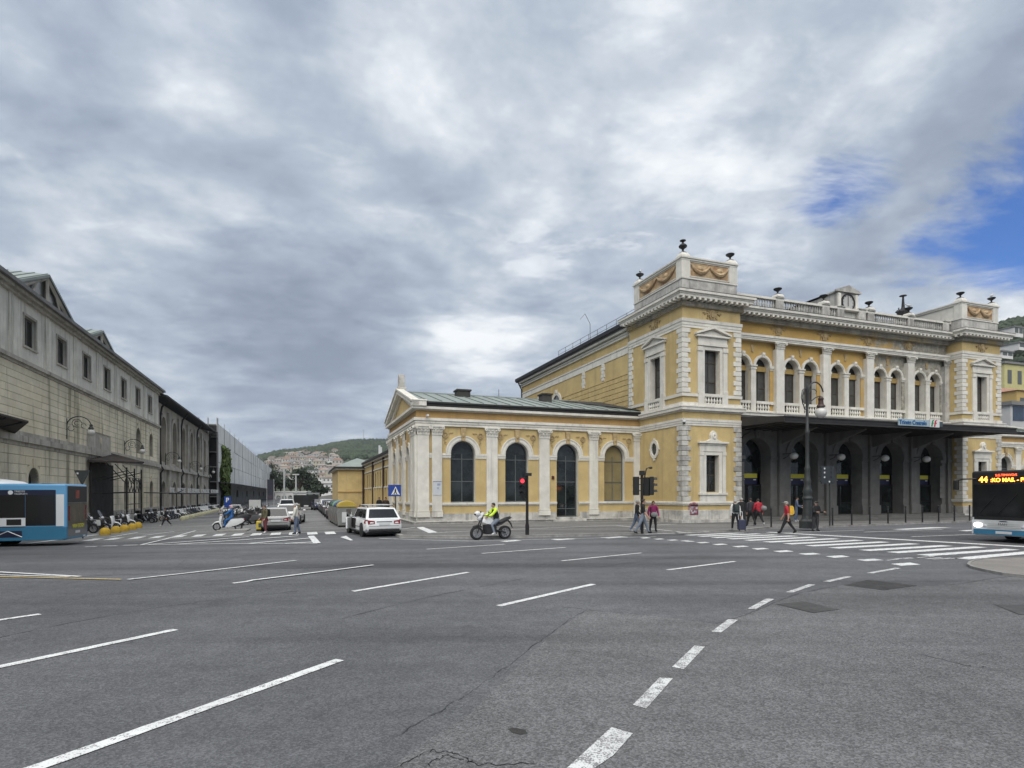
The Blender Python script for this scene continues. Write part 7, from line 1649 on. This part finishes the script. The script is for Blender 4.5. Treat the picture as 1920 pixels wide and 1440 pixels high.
def motorcycle(label, b, rz, paint, group=None, k=1.0, cat='motorcycle'):
    t = thing('motorcycle', label, cat, b, rz, group); t.scale = (k,)*3
    wheel(t, -.70, 0, .31, .17, 'wheel', True, 8); wheel(t, .71, 0, .31, .13, 'wheel', True, 8)
    m = MB(); m.loft([[(x,-w,z0),(x,-w*1.1,(z0+z1)/2),(x,-w*.6,z1),(x,w*.6,z1),(x,w*1.1,(z0+z1)/2),(x,w,z0)] for x, w, z0, z1 in ((-.12,.10,.72,.86),(.05,.16,.70,1.0),(.25,.18,.72,1.05),(.42,.14,.78,1.0),(.5,.08,.82,.92))]); m.build('fuel_tank', paint, t, True)
    m = MB(); m.loft([[(x,-w,z0),(x,-w*.7,z1),(x,w*.7,z1),(x,w,z0)] for x, w, z0, z1 in ((-.98,.06,1.0,1.04),(-.75,.12,.90,.99),(-.45,.15,.78,.86),(-.1,.12,.76,.84))]); m.build('seat', SEAT, t, True)
    m = MB(); m.loft([[(x,-w,z0),(x,-w*.7,z1),(x,w*.7,z1),(x,w,z0)] for x, w, z0, z1 in ((-1.05,.03,.97,1.0),(-.8,.09,.84,.91),(-.5,.11,.66,.78),(-.3,.1,.6,.75))]); m.build('tail_unit', PLAST, t, True)
    m = MB(); m.box(-.22,.34,-.17,.17,.26,.68); m.box(-.05,.3,-.2,.2,.3,.5); m.ell((.12,-.2,.36),(.14,.04,.14),10,6); m.build('engine', PLAST, t, bev=.05, seg=2)
    m = MB(); m.tube([(-.25,0,.45),(-.1,0,.78),(.45,0,.9)], .045, 6)
    for s in (-1,1): m.tube([(-.70,s*.12,.31),(-.25,s*.13,.42)], .035, 6)
    m.build('frame', PLAST, t)
    m = MB()
    for s in (-1,1): m.tube([(.71,s*.1,.31),(.44,s*.1,1.02)], .028, 7)
    m.build('fork', PLAST, t); m = MB(); m.tube([(.24,-.38,1.08),(.36,-.2,1.1),(.42,0,1.08),(.36,.2,1.1),(.24,.38,1.08)], .02, 6); m.build('handlebar', PLAST, t)
    m = MB(); m.ell((.58,0,.98),(.10,.11,.13),10,8); m.build('headlight', WLAMP, t, True); m = MB(); m.loft([[(.5,-.12,1.02),(.5,.12,1.02),(.62,.1,.95),(.62,-.1,.95)],[(.38,-.14,1.24),(.38,.14,1.24),(.42,.13,1.22),(.42,-.13,1.22)]]); m.build('fly_screen', paint, t)
    m = MB(); m.loft([[(x,-w,z),(x,0,z+.04),(x,w,z),(x,w*.9,z-.03),(x,-w*.9,z-.03)] for x, w, z in ((.45,.05,.58),(.66,.07,.66),(.88,.06,.60))]); m.build('front_mudguard', PLAST, t); m = MB(); m.tube([(-.78,0,.95),(-1.0,0,.72),(-1.1,0,.5)], [.03,.04,.02], 6); m.build('rear_mudguard', PLAST, t)
    for s in (-1,1): m = MB(); m.tube([(.28,s*.34,1.08),(.3,s*.42,1.22)], .01, 4); m.ell((.3,s*.45,1.25),(.02,.07,.045),8,5); m.build('mirror', PLAST, t)
    m = MB(); m.tube([(.1,-.16,.28),(-.35,-.2,.32),(-.7,-.22,.5)], [.035,.06,.07], 8); m.build('exhaust', RIM, t)
    return t
r6 = random.Random(11); SP = [(PWHITE,'white'),(PBLK,'black'),(PGREY,'grey'),(PSILV,'silver'),(PDB,'dark blue'),(PRED,'red')]
# near bikes behind the yellow domes
for i, (px, py, dx) in enumerate(((178,1000,0),(203,996.5,0),(222,993.6,0),(236,990.8,0),(250,988.2,0),(263,986,0))):
    p = gp(px, py); p = Vector((p.x, p.y)) - E1*.75; pi, nm = SP[(1,1,0,1,0,1)[i]]
    if i in (0,3): motorcycle('%s motorcycle behind the yellow domes, %s from the bus' % (nm, ORD[i]), gz(*p), AL + R(-8), pi, 'bikes parked by the yellow domes', 1.0)
    else: scooter('%s scooter behind the yellow domes, %s from the bus' % (nm, ORD[i]), gz(*p), AL + R(-8) + r6.uniform(-.1,.1), pi, i == 1, False, 'bikes parked by the yellow domes')
# long row along the warehouses
for i in range(34):
    f = i/33; p = W(-38.0 + .6*f, 33.5 + 46*f**1.05) ; pi, nm = SP[r6.choice((0,0,1,1,1,2,3,4))]
    if 1 < i < 3: continue
    scooter('%s scooter in the row along the warehouse, %s' % (nm, ('number %d from the near end' % (i+1)) if i > 21 else ORD[i] + ' from the near end' if i else 'nearest to the square'), gz(p.x,p.y), AL + R(-12) + r6.uniform(-.15,.15), pi, r6.random() < .35, r6.random() < .45, 'scooters parked along the warehouse')
# the cluster in the middle of the street
CL = [(444,986),(456,984),(470,983),(482,981),(448,978),(462,976),(476,974.5),(489,973),(452,970.5),(468,968.5),(484,967),(497,966),(508,965),(440,974),(499,972)]
for i, (px, py) in enumerate(CL):
    p = gp(px, py); pi, nm = SP[(1,1,2,1,1,0,1,1,2,1,0,1,1,0,1)[i]]; lab = '%s %s in the crowd of bikes by the parking sign, %s' % (nm, 'motorcycle' if i % 3 == 1 else 'scooter', ORD[i] if i else 'nearest')
    if i % 3 == 1: motorcycle(lab, p, AL + PI + r6.uniform(-.3,.3), pi, 'bikes crowded by the parking sign', 1.0)
    else: scooter(lab, p, AL + PI + r6.uniform(-.35,.35), pi, r6.random() < .3, i < 3 or r6.random() < .4, 'bikes crowded by the parking sign')
p = gp(446, 968); car('pale grey covered car behind the crowd of bikes', gz(p.x,p.y), AL, PSILV, 4.0, 1.7, 1.42, 'hatch', 'cars parked in the side street')
# postman's scooter and the ridden motorcycle
pm = gp(428, 994.6); post_rot = AL + PI - R(8)
scooter('white and blue delivery scooter ridden by the person in blue', pm, post_rot, PWHITE, False, False, None)
a_, b_ = gp(891, 1012.6), gp(949, 1010.2); mc = (a_+b_)/2; mrot = math.atan2(a_.y-b_.y, a_.x-b_.x)
motorcycle('white and black naked motorcycle ridden across the square', Vector((mc.x,mc.y,0)), mrot, PWHITE)
# ------------------------------------------------------------ people
def cloth(n, c, r=.85): 
    return MATS['cloth_'+n] if 'cloth_'+n in MATS else mat('cloth_'+n, c, r, .14, 9, bump=.3, bscale=30)
SKIN = mat('skin', (.42,.25,.18), .6, .06, 10); HAIRB = mat('hair_dark', (.018,.013,.011), .6, .2, 30); HAIRG = mat('hair_grey', (.30,.29,.27), .7, .2, 30); HAIRN = mat('hair_brown', (.07,.045,.03), .6, .2, 30)
def person(label, b, rz, H, top, legs, shoes, hair=HAIRB, lh=0, lk=5, rh=0, rk=5, ls=0, le=15, rs=0, re=15, lean=3, bulk=1.0, sleeve=True, coat=0.0, pelvis=None, cap=None, turn=0, longhair=False, splay=4, helmet=None, ab=8):
    """facing local -Y; one continuous skinned body; materials follow the nearest bone"""
    t = thing('person', label, 'person', b, rz); bulk *= 1.12
    f = lambda a: Vector((0, -math.sin(R(a)), -math.cos(R(a))))           # limb direction swung forward by a degrees
    u = Vector((0, -math.sin(R(lean)), math.cos(R(lean))))
    V = {}; Rr = {}; Ed = []
    def add(n, p, r, par=None):
        V[n] = Vector(p); Rr[n] = r*H
        if par: Ed.append((par, n))
    add('pelvis', (0,0,0), .070*bulk); add('waist', u*.085*H, .070*bulk, 'pelvis'); add('chest', u*.20*H, .082*bulk, 'waist'); add('neckb', u*.283*H, .055, 'chest'); add('neck', u*.318*H, .032, 'neckb')
    hd = Vector((math.sin(R(turn))*.0, -.010*H, 0)); add('chin', u*.345*H + hd, .040, 'neck'); add('head', u*.385*H + hd*1.2, .053, 'chin'); add('crown', u*.425*H + hd*.6, .038, 'head')
    for s, n, ha, ka, sa, ea in ((1,'l',lh,lk,ls,le), (-1,'r',rh,rk,rs,re)):
        sp = math.sin(R(splay))*s; sh = u*.270*H + Vector((s*.100*H*bulk**.5, 0, 0)); add(n+'sh', sh, .042*bulk, 'neckb')
        ax = Vector((s*math.sin(R(ab)), 0, 0)); e = sh + (f(sa-lean)+ax).normalized()*.175*H; add(n+'el', e, .030*bulk, n+'sh'); w = e + (f(sa+ea-lean)+ax*.2).normalized()*.15*H; add(n+'wr', w, .020*max(1,bulk*.95), n+'el')
        add(n+'ha', w + (f(sa+ea+6-lean)).normalized()*.045*H, .020, n+'wr')
        hp = Vector((s*.052*H, 0, -.02*H)); add(n+'hp', hp, .062*bulk, 'pelvis'); kn = hp + (f(ha)+Vector((sp,0,0))).normalized()*.235*H; add(n+'kn', kn, .040*bulk**.6, n+'hp')
        an = kn + (f(ha-ka)+Vector((sp*.4,0,0))).normalized()*.235*H; add(n+'an', an, .027, n+'kn'); fa = ha-ka
        toe = an + Vector((s*.008*H, -math.cos(R(fa*.7))*.095*H, -.018*H + math.sin(R(min(fa,30)))*.05*H)); add(n+'to', toe, .022, n+'an')
        heel = an + Vector((0, .022*H, -.02*H)); add(n+'he', heel, .022, n+'an')
    low = min(V[k].z - Rr[k]*.9 for k in V if k[1:] in ('to','he'))
    off = Vector((0,0,-low)) if pelvis is None else Vector((0,0,pelvis))
    names = list(V); ix = {n:i for i,n in enumerate(names)}
    me = bpy.data.meshes.new('sk'); me.from_pydata([V[n]+off for n in names], [(ix[a],ix[b2]) for a,b2 in Ed], []); o = bpy.data.objects.new('sk', me); col.objects.link(o)
    md = o.modifiers.new('s', 'SKIN'); md.use_smooth_shade = True; sub = o.modifiers.new('d', 'SUBSURF'); sub.levels = 1; sub.render_levels = 1
    for n in names: me.skin_vertices[0].data[ix[n]].radius = (Rr[n], Rr[n])
    me.skin_vertices[0].data[0].use_root = True
    bpy.context.view_layer.update(); ev = o.evaluated_get(bpy.context.evaluated_depsgraph_get()); body = bpy.data.meshes.new_from_object(ev)
    bpy.data.objects.remove(o)
    SHOE, TOP, LEG, SK, HR_ = 0, 1, 2, 3, 4
    body.materials.clear()
    for mm in (shoes, top, legs, SKIN, hair): body.materials.append(mm)
    def cls(a, b2, p, q):
        if 'chin' in b2 or b2 in ('head','crown','neck'): return SK
        k = b2[1:]
        if b2 in ('waist','chest','neckb') or k == 'sh' or k == 'el': return TOP
        if k == 'wr': return TOP if sleeve else SK
        if k == 'ha': return SK
        if k == 'hp': return TOP if coat > 0 else LEG
        if k == 'kn': return TOP if q < coat else LEG
        if k == 'an': return LEG
        return SHOE
    segs = [(V[a]+off, V[b2]+off, a, b2) for a, b2 in Ed]
    trunk = {'waist','chest','neckb'}
    vcl = [None]*len(body.vertices)
    for vv in body.vertices:
        best = None
        for A, B2, a, b2 in segs:
            d = B2-A; q = max(0, min(1, (vv.co-A).dot(d)/d.length_squared)); r = (vv.co - A - d*q).length/(Rr[a]*(1-q)+Rr[b2]*q)
            if best is None or r < best[0]: best = (r, a, b2, q)
        vcl[vv.index] = best
        if best[2] in trunk or best[2][1:] == 'hp':
            base = (V['pelvis'] + off).lerp(V['neckb'] + off, max(0,min(1,(vv.co.z-off.z)/(.283*H)))); vv.co.y = base.y + (vv.co.y-base.y)*.74; vv.co.x *= 1.12
        if best[2] in ('head','crown'): vv.co.x *= .88
    for p in body.polygons:
        ids = [vcl[i] for i in p.vertices]; bb = min(ids, key=lambda z: z[0]) if False else ids[0]
        p.material_index = cls(bb[1], bb[2], None, bb[3]); p.use_smooth = True
    # fingers, nose, eyes, ears joined into the same mesh
    x = MB()
    for n, s in (('l',1),('r',-1)):
        h = V[n+'ha']+off; d = (V[n+'ha']-V[n+'wr']).normalized(); sd = Vector((0,1,0)) if abs(d.z) > .5 else Vector((0,0,1)); sd = (sd - d*sd.dot(d)).normalized(); nr = d.cross(sd)
        for k, ln in enumerate((.040,.046,.043,.034)):
            o0 = h + sd*(k-1.5)*.0115*H; x.tube([o0 - d*.005*H, o0 + d*ln*.55*H + nr*.004*H*s, o0 + d*ln*.9*H + nr*.013*H*s], [.0058*H,.0052*H,.004*H], 5, 3)
        o0 = h - d*.012*H - sd*.017*H; x.tube([o0, o0 - sd*.016*H + d*.016*H, o0 - sd*.016*H + d*.034*H], [.0065*H,.006*H,.0045*H], 5, 3)
    hc = V['head']+off; up = u; fw = Vector((0,-1,0)); fw = (fw - up*fw.dot(up)).normalized(); rt = Vector((1,0,0))
    x.tube([hc + fw*.045*H + up*.006*H, hc + fw*.062*H - up*.014*H, hc + fw*.046*H - up*.018*H], [.004*H,.009*H,.005*H], 5, 3)
    for s in (-1,1): x.ell(hc + fw*.047*H + rt*s*.018*H + up*.006*H, (.006*H,.004*H,.005*H), 6, 4, 4); x.ell(hc + rt*s*.047*H - up*.004*H, (.006*H,.010*H,.015*H), 6, 4, 3)
    x.tube([hc + fw*.047*H - rt*.012*H - up*.032*H, hc + fw*.050*H - up*.033*H, hc + fw*.047*H + rt*.012*H - up*.032*H], .0035*H, 4, 0)
    bm = bmesh.new(); bm.from_mesh(body); vs = [bm.verts.new(p) for p in x.v]
    for fc_, mi in zip(x.f, x.m):
        try: q = bm.faces.new([vs[i] for i in fc_]); q.material_index = mi; q.smooth = True
        except ValueError: pass
    bm.to_mesh(body); bm.free(); body.name = 'body'
    bo = link('body', body, t)
    if not helmet:
        m = MB(); c = hc + up*.012*H - fw*.010*H; m.ell(c, (.051*H,.060*H,.060*H), 12, 8)
        if longhair: m.ell(c - up*.05*H - fw*.02*H, (.050*H,.040*H,.075*H), 10, 7)
        me2 = m.mesh('hair', hair, True); bm = bmesh.new(); bm.from_mesh(me2)
        cut = [vv for vv in bm.verts if (vv.co-hc).dot(fw) > .022*H and (vv.co-hc).dot(up) < .034*H]; bmesh.ops.delete(bm, geom=cut, context='VERTS')
        if not longhair: bmesh.ops.delete(bm, geom=[vv for vv in bm.verts if (vv.co-hc).dot(up) < -.030*H], context='VERTS')
        bm.to_mesh(me2); bm.free(); link('hair', me2, t)
    if cap:
        m = MB(); m.ell(hc + up*.030*H, (.055*H,.060*H,.042*H), 12, 8); m.box(hc.x-.035*H,hc.x+.035*H,hc.y-.115*H,hc.y-.03*H,hc.z+.026*H,hc.z+.034*H); m.build('cap', cap, t, True)
    if helmet:
        m = MB(); m.ell(hc + up*.012*H - fw*.004*H, (.072*H,.082*H,.078*H), 14, 9); me2 = m.mesh('helmet', helmet, True); bm = bmesh.new(); bm.from_mesh(me2)
        bmesh.ops.delete(bm, geom=[vv for vv in bm.verts if ((vv.co-hc).dot(fw) > .03*H and (vv.co-hc).dot(up) < .03*H) or (vv.co-hc).dot(up) < -.045*H], context='VERTS'); bm.to_mesh(me2); bm.free(); link('helmet', me2, t)
    t['_u'] = 0; del t['_u']
    return t, {n: V[n]+off for n in names}
def toW(t, p): return t.matrix_basis @ Vector(p)
def backpack(t, J, H, colr, label, k=1.0, dx=0.0):
    c = J['chest'] + Vector((dx, .105*H, .0)); bp = thing('backpack', label, 'backpack', toW(t, c), t.rotation_euler.z)
    m = MB(); m.loft([[(-.15*k,-.06,z),(-.16*k,.04,z),(-.1*k,.13*s_*k,z),(.1*k,.13*s_*k,z),(.16*k,.04,z),(.15*k,-.06,z)] for z, s_ in ((-.24*k,.7),(-.2*k,1),(.0,1.1),(.14*k,.95),(.2*k,.6))]); m.build('pack', colr, bp, True, .0)
    m = MB(); m.box(-.10*k,.10*k,.10*k,.16*k,-.18*k,-.02*k); m.build('pocket', colr, bp, bev=.02)
    m = MB()
    for s in (-1,1): m.tube([(s*.1,-.05,.16),(s*.11,-.13,.24),(s*.12,-.24,.20),(s*.12,-.26,.02),(s*.12,-.1,-.16)], .018, 5)
    m.build('strap', HOUS, bp); return bp
def W2(px, py, dz=.0): return gp(px, py, dz)
DEN = cloth('blue_jeans', (.10,.13,.19)); DENL = cloth('pale_jeans', (.16,.19,.235)); BLK = cloth('black', (.014,.014,.016)); NAV = cloth('navy', (.018,.024,.05)); WHC = cloth('white', (.58,.58,.57)); GRC = cloth('grey', (.20,.20,.20)); REDC = cloth('red', (.36,.02,.035)); MAG = cloth('magenta', (.24,.02,.10)); BLC = cloth('work_blue', (.03,.12,.33)); OLV = cloth('olive', (.10,.09,.05)); RUST = cloth('maroon', (.13,.035,.04)); STEEL = cloth('steel_blue', (.10,.13,.19)); CREAM = cloth('cream', (.55,.53,.47)); SHW = cloth('white_shoe', (.5,.5,.5)); SHB = cloth('black_shoe', (.012,.012,.012))
# facing: rotation 0 looks at the camera; +90deg turns to +X (picture right)
FL, FR, FB, FC = R(-90), R(90), R(180), 0.0
# group by the signal pole
person('man in black T-shirt and pale jeans striding right past the signal pole', W2(1205,1001,.12), FR-R(10), 1.78, BLK, DENL, SHB, HAIRB, lh=24, lk=6, rh=-22, rk=12, ls=-12, le=20, rs=14, re=25, sleeve=False)
tp, J = person('bald man in dark jacket walking right behind the man in black', W2(1194,997.5,.12), FR, 1.68, BLK, DEN, SHW, HAIRG, lh=-16, lk=14, rh=18, rk=6, ls=15, le=40, rs=-10, re=35, bulk=1.08)
tp, J = person('woman in purple and magenta jacket with dark trousers walking towards the square', W2(1224.5,997.5,.12), R(8), 1.60, MAG, BLK, SHB, HAIRB, lh=8, lk=6, rh=-6, rk=10, ls=6, le=22, rs=-4, re=18, bulk=1.12, longhair=True, ab=14)
bg = thing('shoulder_bag', 'grey shoulder bag at the hip of the woman in magenta', 'bag', toW(tp, J['pelvis'] + Vector((.0,-.17,.04))), tp.rotation_euler.z); m = MB(); m.ell((0,0,0),(.19,.07,.13),12,8); m.build('bag', GRC, bg, True); m = MB(); m.tube([(-.16,0,.06),(-.15,.05,.35),(.05,.12,.55)], .012, 5); m.build('strap', HOUS, bg)
# traveller with suitcase
tp, J = person('traveller in white sweater walking towards the arcade with a dark backpack', W2(1379,994.5,.12), FB-R(5), 1.66, WHC, BLK, SHW, HAIRG, lh=14, lk=5, rh=-16, rk=18, ls=-5, le=8, rs=-8, re=5, bulk=1.05)
backpack(tp, J, 1.66, cloth('dark_green_pack', (.02,.03,.03)), 'small dark backpack on the traveller in white', 1.0)
sp_ = W2(1390.5,995.2,.12); sc = thing('suitcase', 'navy wheeled suitcase pulled by the traveller in white', 'suitcase', sp_, FB); m = MB(); m.box(-.19,.19,-.13,.13,.06,.58); m.build('case', cloth('navy_case', (.025,.03,.06), .5), sc, bev=.04, seg=2); m = MB()
for s in (-1,1): m.tube([(s*.11,-.1,.58),(s*.11,-.2,.98)], .013, 5)
m.tube([(-.12,-.2,.98),(.12,-.2,.98)], .016, 5); m.build('handle', MATS['sign_white'], sc)
for x in (-.15,.15): m = MB(); m.tube([(x-.02,.1,.04),(x+.02,.1,.04)], .04, 8); m.build('wheel', HOUS, sc)
person('person in black coat walking into the arcade beside the traveller', W2(1391,987.5,.12), FB+R(20), 1.72, BLK, BLK, SHB, HAIRG, lh=10, lk=8, rh=-12, rk=14, ls=10, le=60, coat=.5, bulk=1.15)
tp, J = person('person in dark jacket walking away between the black coat and the red pack', W2(1408,986,.12), FB, 1.72, cloth('charcoal', (.03,.03,.038)), BLK, SHB, HAIRB, lh=16, lk=4, rh=-18, rk=22, ls=-8, le=15, rs=10, re=20, bulk=1.08)
tp, J = person('person in red vest over white sleeves walking away with a grey bag', W2(1422,986.5,.12), FB+R(4), 1.70, REDC, BLK, SHW, HAIRB, lh=20, lk=4, rh=-20, rk=30, ls=10, le=35, rs=-12, re=20, bulk=1.08)
bg = thing('duffel_bag', 'grey duffel bag slung by the person in red', 'bag', toW(tp, J['waist'] + Vector((-.28,.06,.05))), tp.rotation_euler.z+.3); m = MB(); m.ell((0,0,0),(.15,.24,.18),12,8); m.build('bag', GRC, bg, True); m = MB(); m.tube([(0,-.2,.05),(.1,0,.42),(0,.2,.05)], .014, 5); m.build('strap', HOUS, bg)
# man with yellow backpack on the crossing
tp, J = person('man in red T-shirt and cap striding left over the zebra crossing', W2(1476,1000.2,.0), FL+R(160) if False else R(-75)-R(35), 1.76, REDC, BLK, SHB, HAIRG, lh=26, lk=4, rh=-24, rk=14, ls=-8, le=10, rs=12, re=20, sleeve=False, bulk=1.1, cap=cloth('grey_cap', (.25,.25,.23)))
backpack(tp, J, 1.76, cloth('yellow_pack', (.60,.36,.04)), 'bright yellow backpack on the man in red', 1.05)
person('man in steel blue jacket standing behind the lamp base', W2(1493,978.5,.12), FR-R(20), 1.72, STEEL, DEN, SHW, HAIRB, lh=4, lk=4, rh=-6, rk=8, ls=22, le=70, rs=12, re=60)
person('older man in dark coat and flat cap standing at the kerb by the lamp', W2(1529,996.5,.0), R(20), 1.66, BLK, cloth('dark_grey_trousers', (.04,.04,.045)), SHB, HAIRG, lh=3, lk=4, rh=-3, rk=6, ls=18, le=75, rs=14, re=80, bulk=1.22, coat=.35, cap=cloth('flat_cap', (.03,.03,.03)))
# side street
person('white haired man in cream jacket and jeans standing on the side street zebra', W2(556,1002,.0), FL+R(15), 1.70, CREAM, DEN, SHB, HAIRG, lh=6, lk=4, rh=-8, rk=8, ls=14, le=25, rs=6, re=20, bulk=1.2, lean=6)
tp, J = person('person in black top and maroon trousers crossing beside the yellow bin', W2(497,1000,.0), FL+R(60), 1.62, OLV, RUST, SHW, HAIRN, lh=6, lk=4, rh=-8, rk=12, ls=10, le=30, rs=4, re=40, bulk=1.02)
backpack(tp, J, 1.62, cloth('black_pack', (.014,.014,.015)), 'black backpack on the person in maroon trousers', .95)
person('person in dark clothes and white shoes walking along the pale domes', W2(311,986.5,.0), R(-60), 1.64, BLK, BLK, SHW, HAIRB, lh=26, lk=4, rh=-24, rk=16, ls=-14, le=20, rs=16, re=30, bulk=1.1)
person('person in brown jacket on the pavement beside the wing gable', W(-17.6, 12.6, .12), FC, 1.74, cloth('dark_brown', (.035,.022,.016)), BLK, SHB, HAIRB, ls=5, le=20, bulk=1.15)
person('person in black further along the pavement past the wing gable', W(-17.3, 19.0, .12), FC, 1.70, BLK, BLK, SHB, HAIRB, ls=5, le=20)
# riders
def rider(label, root_pos, rot, seat, H, top, legs, shoes, **kw):
    p = Vector((root_pos.x, root_pos.y, root_pos.z)); dv = Vector((math.cos(rot), math.sin(rot), 0)); p = p + dv*kw.pop('fx', -.15)
    return person(label, p, rot + R(90), H, top, legs, shoes, pelvis=seat, **kw)
HIV = cloth('hi_vis_yellow', (.52,.72,.03), .6)
tp, J = rider('motorcyclist in black and bright yellow jacket riding left before the wing', mc, mrot, .90, 1.74, HIV, DENL, SHW, hair=HAIRB, lh=62, lk=82, rh=62, rk=82, ls=58, le=22, rs=58, re=22, lean=14, splay=14, fx=-.30, bulk=1.05)
ve = thing('black_vest', 'black body panel of the motorcyclist jacket', 'vest', toW(tp, J['waist']), tp.rotation_euler.z); m = MB()
d_ = J['neckb'] - J['waist']; m.loft([[(math.cos(a)*w*1.15, J['waist'].y*0 + math.sin(a)*dp + d_.y*f_, d_.z*f_) for a in [2*PI*i/14 for i in range(14)]] for f_, w, dp in ((-.35,.17,.125),(0,.165,.125),(.45,.185,.13),(.85,.16,.105),(1.0,.09,.07))]); m.build('panel', BLK, ve, True)
hm = thing('spare_helmet', 'white helmet resting on the front of the ridden motorcycle', 'helmet', Vector((mc.x,mc.y,0)) + Vector((math.cos(mrot),math.sin(mrot),0))*.66 + Vector((0,0,1.18)), mrot); m = MB(); m.ell((0,0,0),(.15,.13,.13),14,9); m.build('shell', MATS['sign_white'], hm, True); m = MB(); m.ell((.05,0,-.02),(.12,.10,.06),12,7); m.build('visor', BUSG, hm, True)
rider('delivery rider in blue with red and white helmet on the scooter', pm, post_rot, .84, 1.72, BLC, BLC, SHB, hair=HAIRB, lh=68, lk=62, rh=68, rk=62, ls=50, le=28, rs=50, re=28, lean=4, splay=8, fx=-.22, bulk=1.12, helmet=mat('helmet_white_red', (.60,.58,.57), .3, .1, 4, c2=(.45,.03,.03), c2amt=.9))
# gulls on the roof urns
GUL = mat('gull_plumage', (.50,.50,.50), .8, .15, 12)
def gull(p, rz, label):
    t = thing('gull', label, 'bird', p, rz, 'gulls on the roof'); m = MB(); m.loft([[(x,w*math.cos(a),z+w*1.1*math.sin(a)) for a in [2*PI*i/8 for i in range(8)]] for x, w, z in ((-.24,.01,.12),(-.14,.05,.13),(0,.085,.15),(.1,.075,.18),(.15,.045,.25),(.19,.05,.30),(.24,.035,.31),(.27,.012,.305))])
    m.tube([(.26,0,.305),(.32,0,.295)], [.014,.004], 5); m.tube([(0,.03,.08),(0,.03,0)], .008, 4); m.tube([(0,-.03,.08),(0,-.03,0)], .008, 4); m.build('body', GUL, t, True)
gull(W(27.13+4.71-.28-.3, .3, 18.55), .4, 'pale gull perched on the right-hand urn of the right tower'); gull(W(22.4, 1.03, 16.99), 2.6, 'pale gull perched on a balustrade urn near the right tower'); gull(W(.27, 5.5, 18.55), 1.2, 'pale gull perched on the rear urn of the left tower')
# ------------------------------------------------------------ air: faint haze over the whole place
hz_ = MB(); hz_.box(-1500, 900, -30, 1850, -6, 230); hb = stuff(tag(hz_.build('haze', []), 'faint pale haze in the air over the square and hills', 'haze'))
hm_ = bpy.data.materials.new('haze_air'); hm_.use_nodes = True; ht = hm_.node_tree; ht.nodes.clear()
pv_ = ht.nodes.new('ShaderNodeVolumePrincipled'); pv_.inputs['Color'].default_value = (0.90, 0.94, 1.0, 1); pv_.inputs['Density'].default_value = 0.00009; pv_.inputs['Anisotropy'].default_value = 0.2
ho_ = ht.nodes.new('ShaderNodeOutputMaterial'); ht.links.new(pv_.outputs[0], ho_.inputs['Volume']); hb.data.materials.clear(); hb.data.materials.append(hm_)
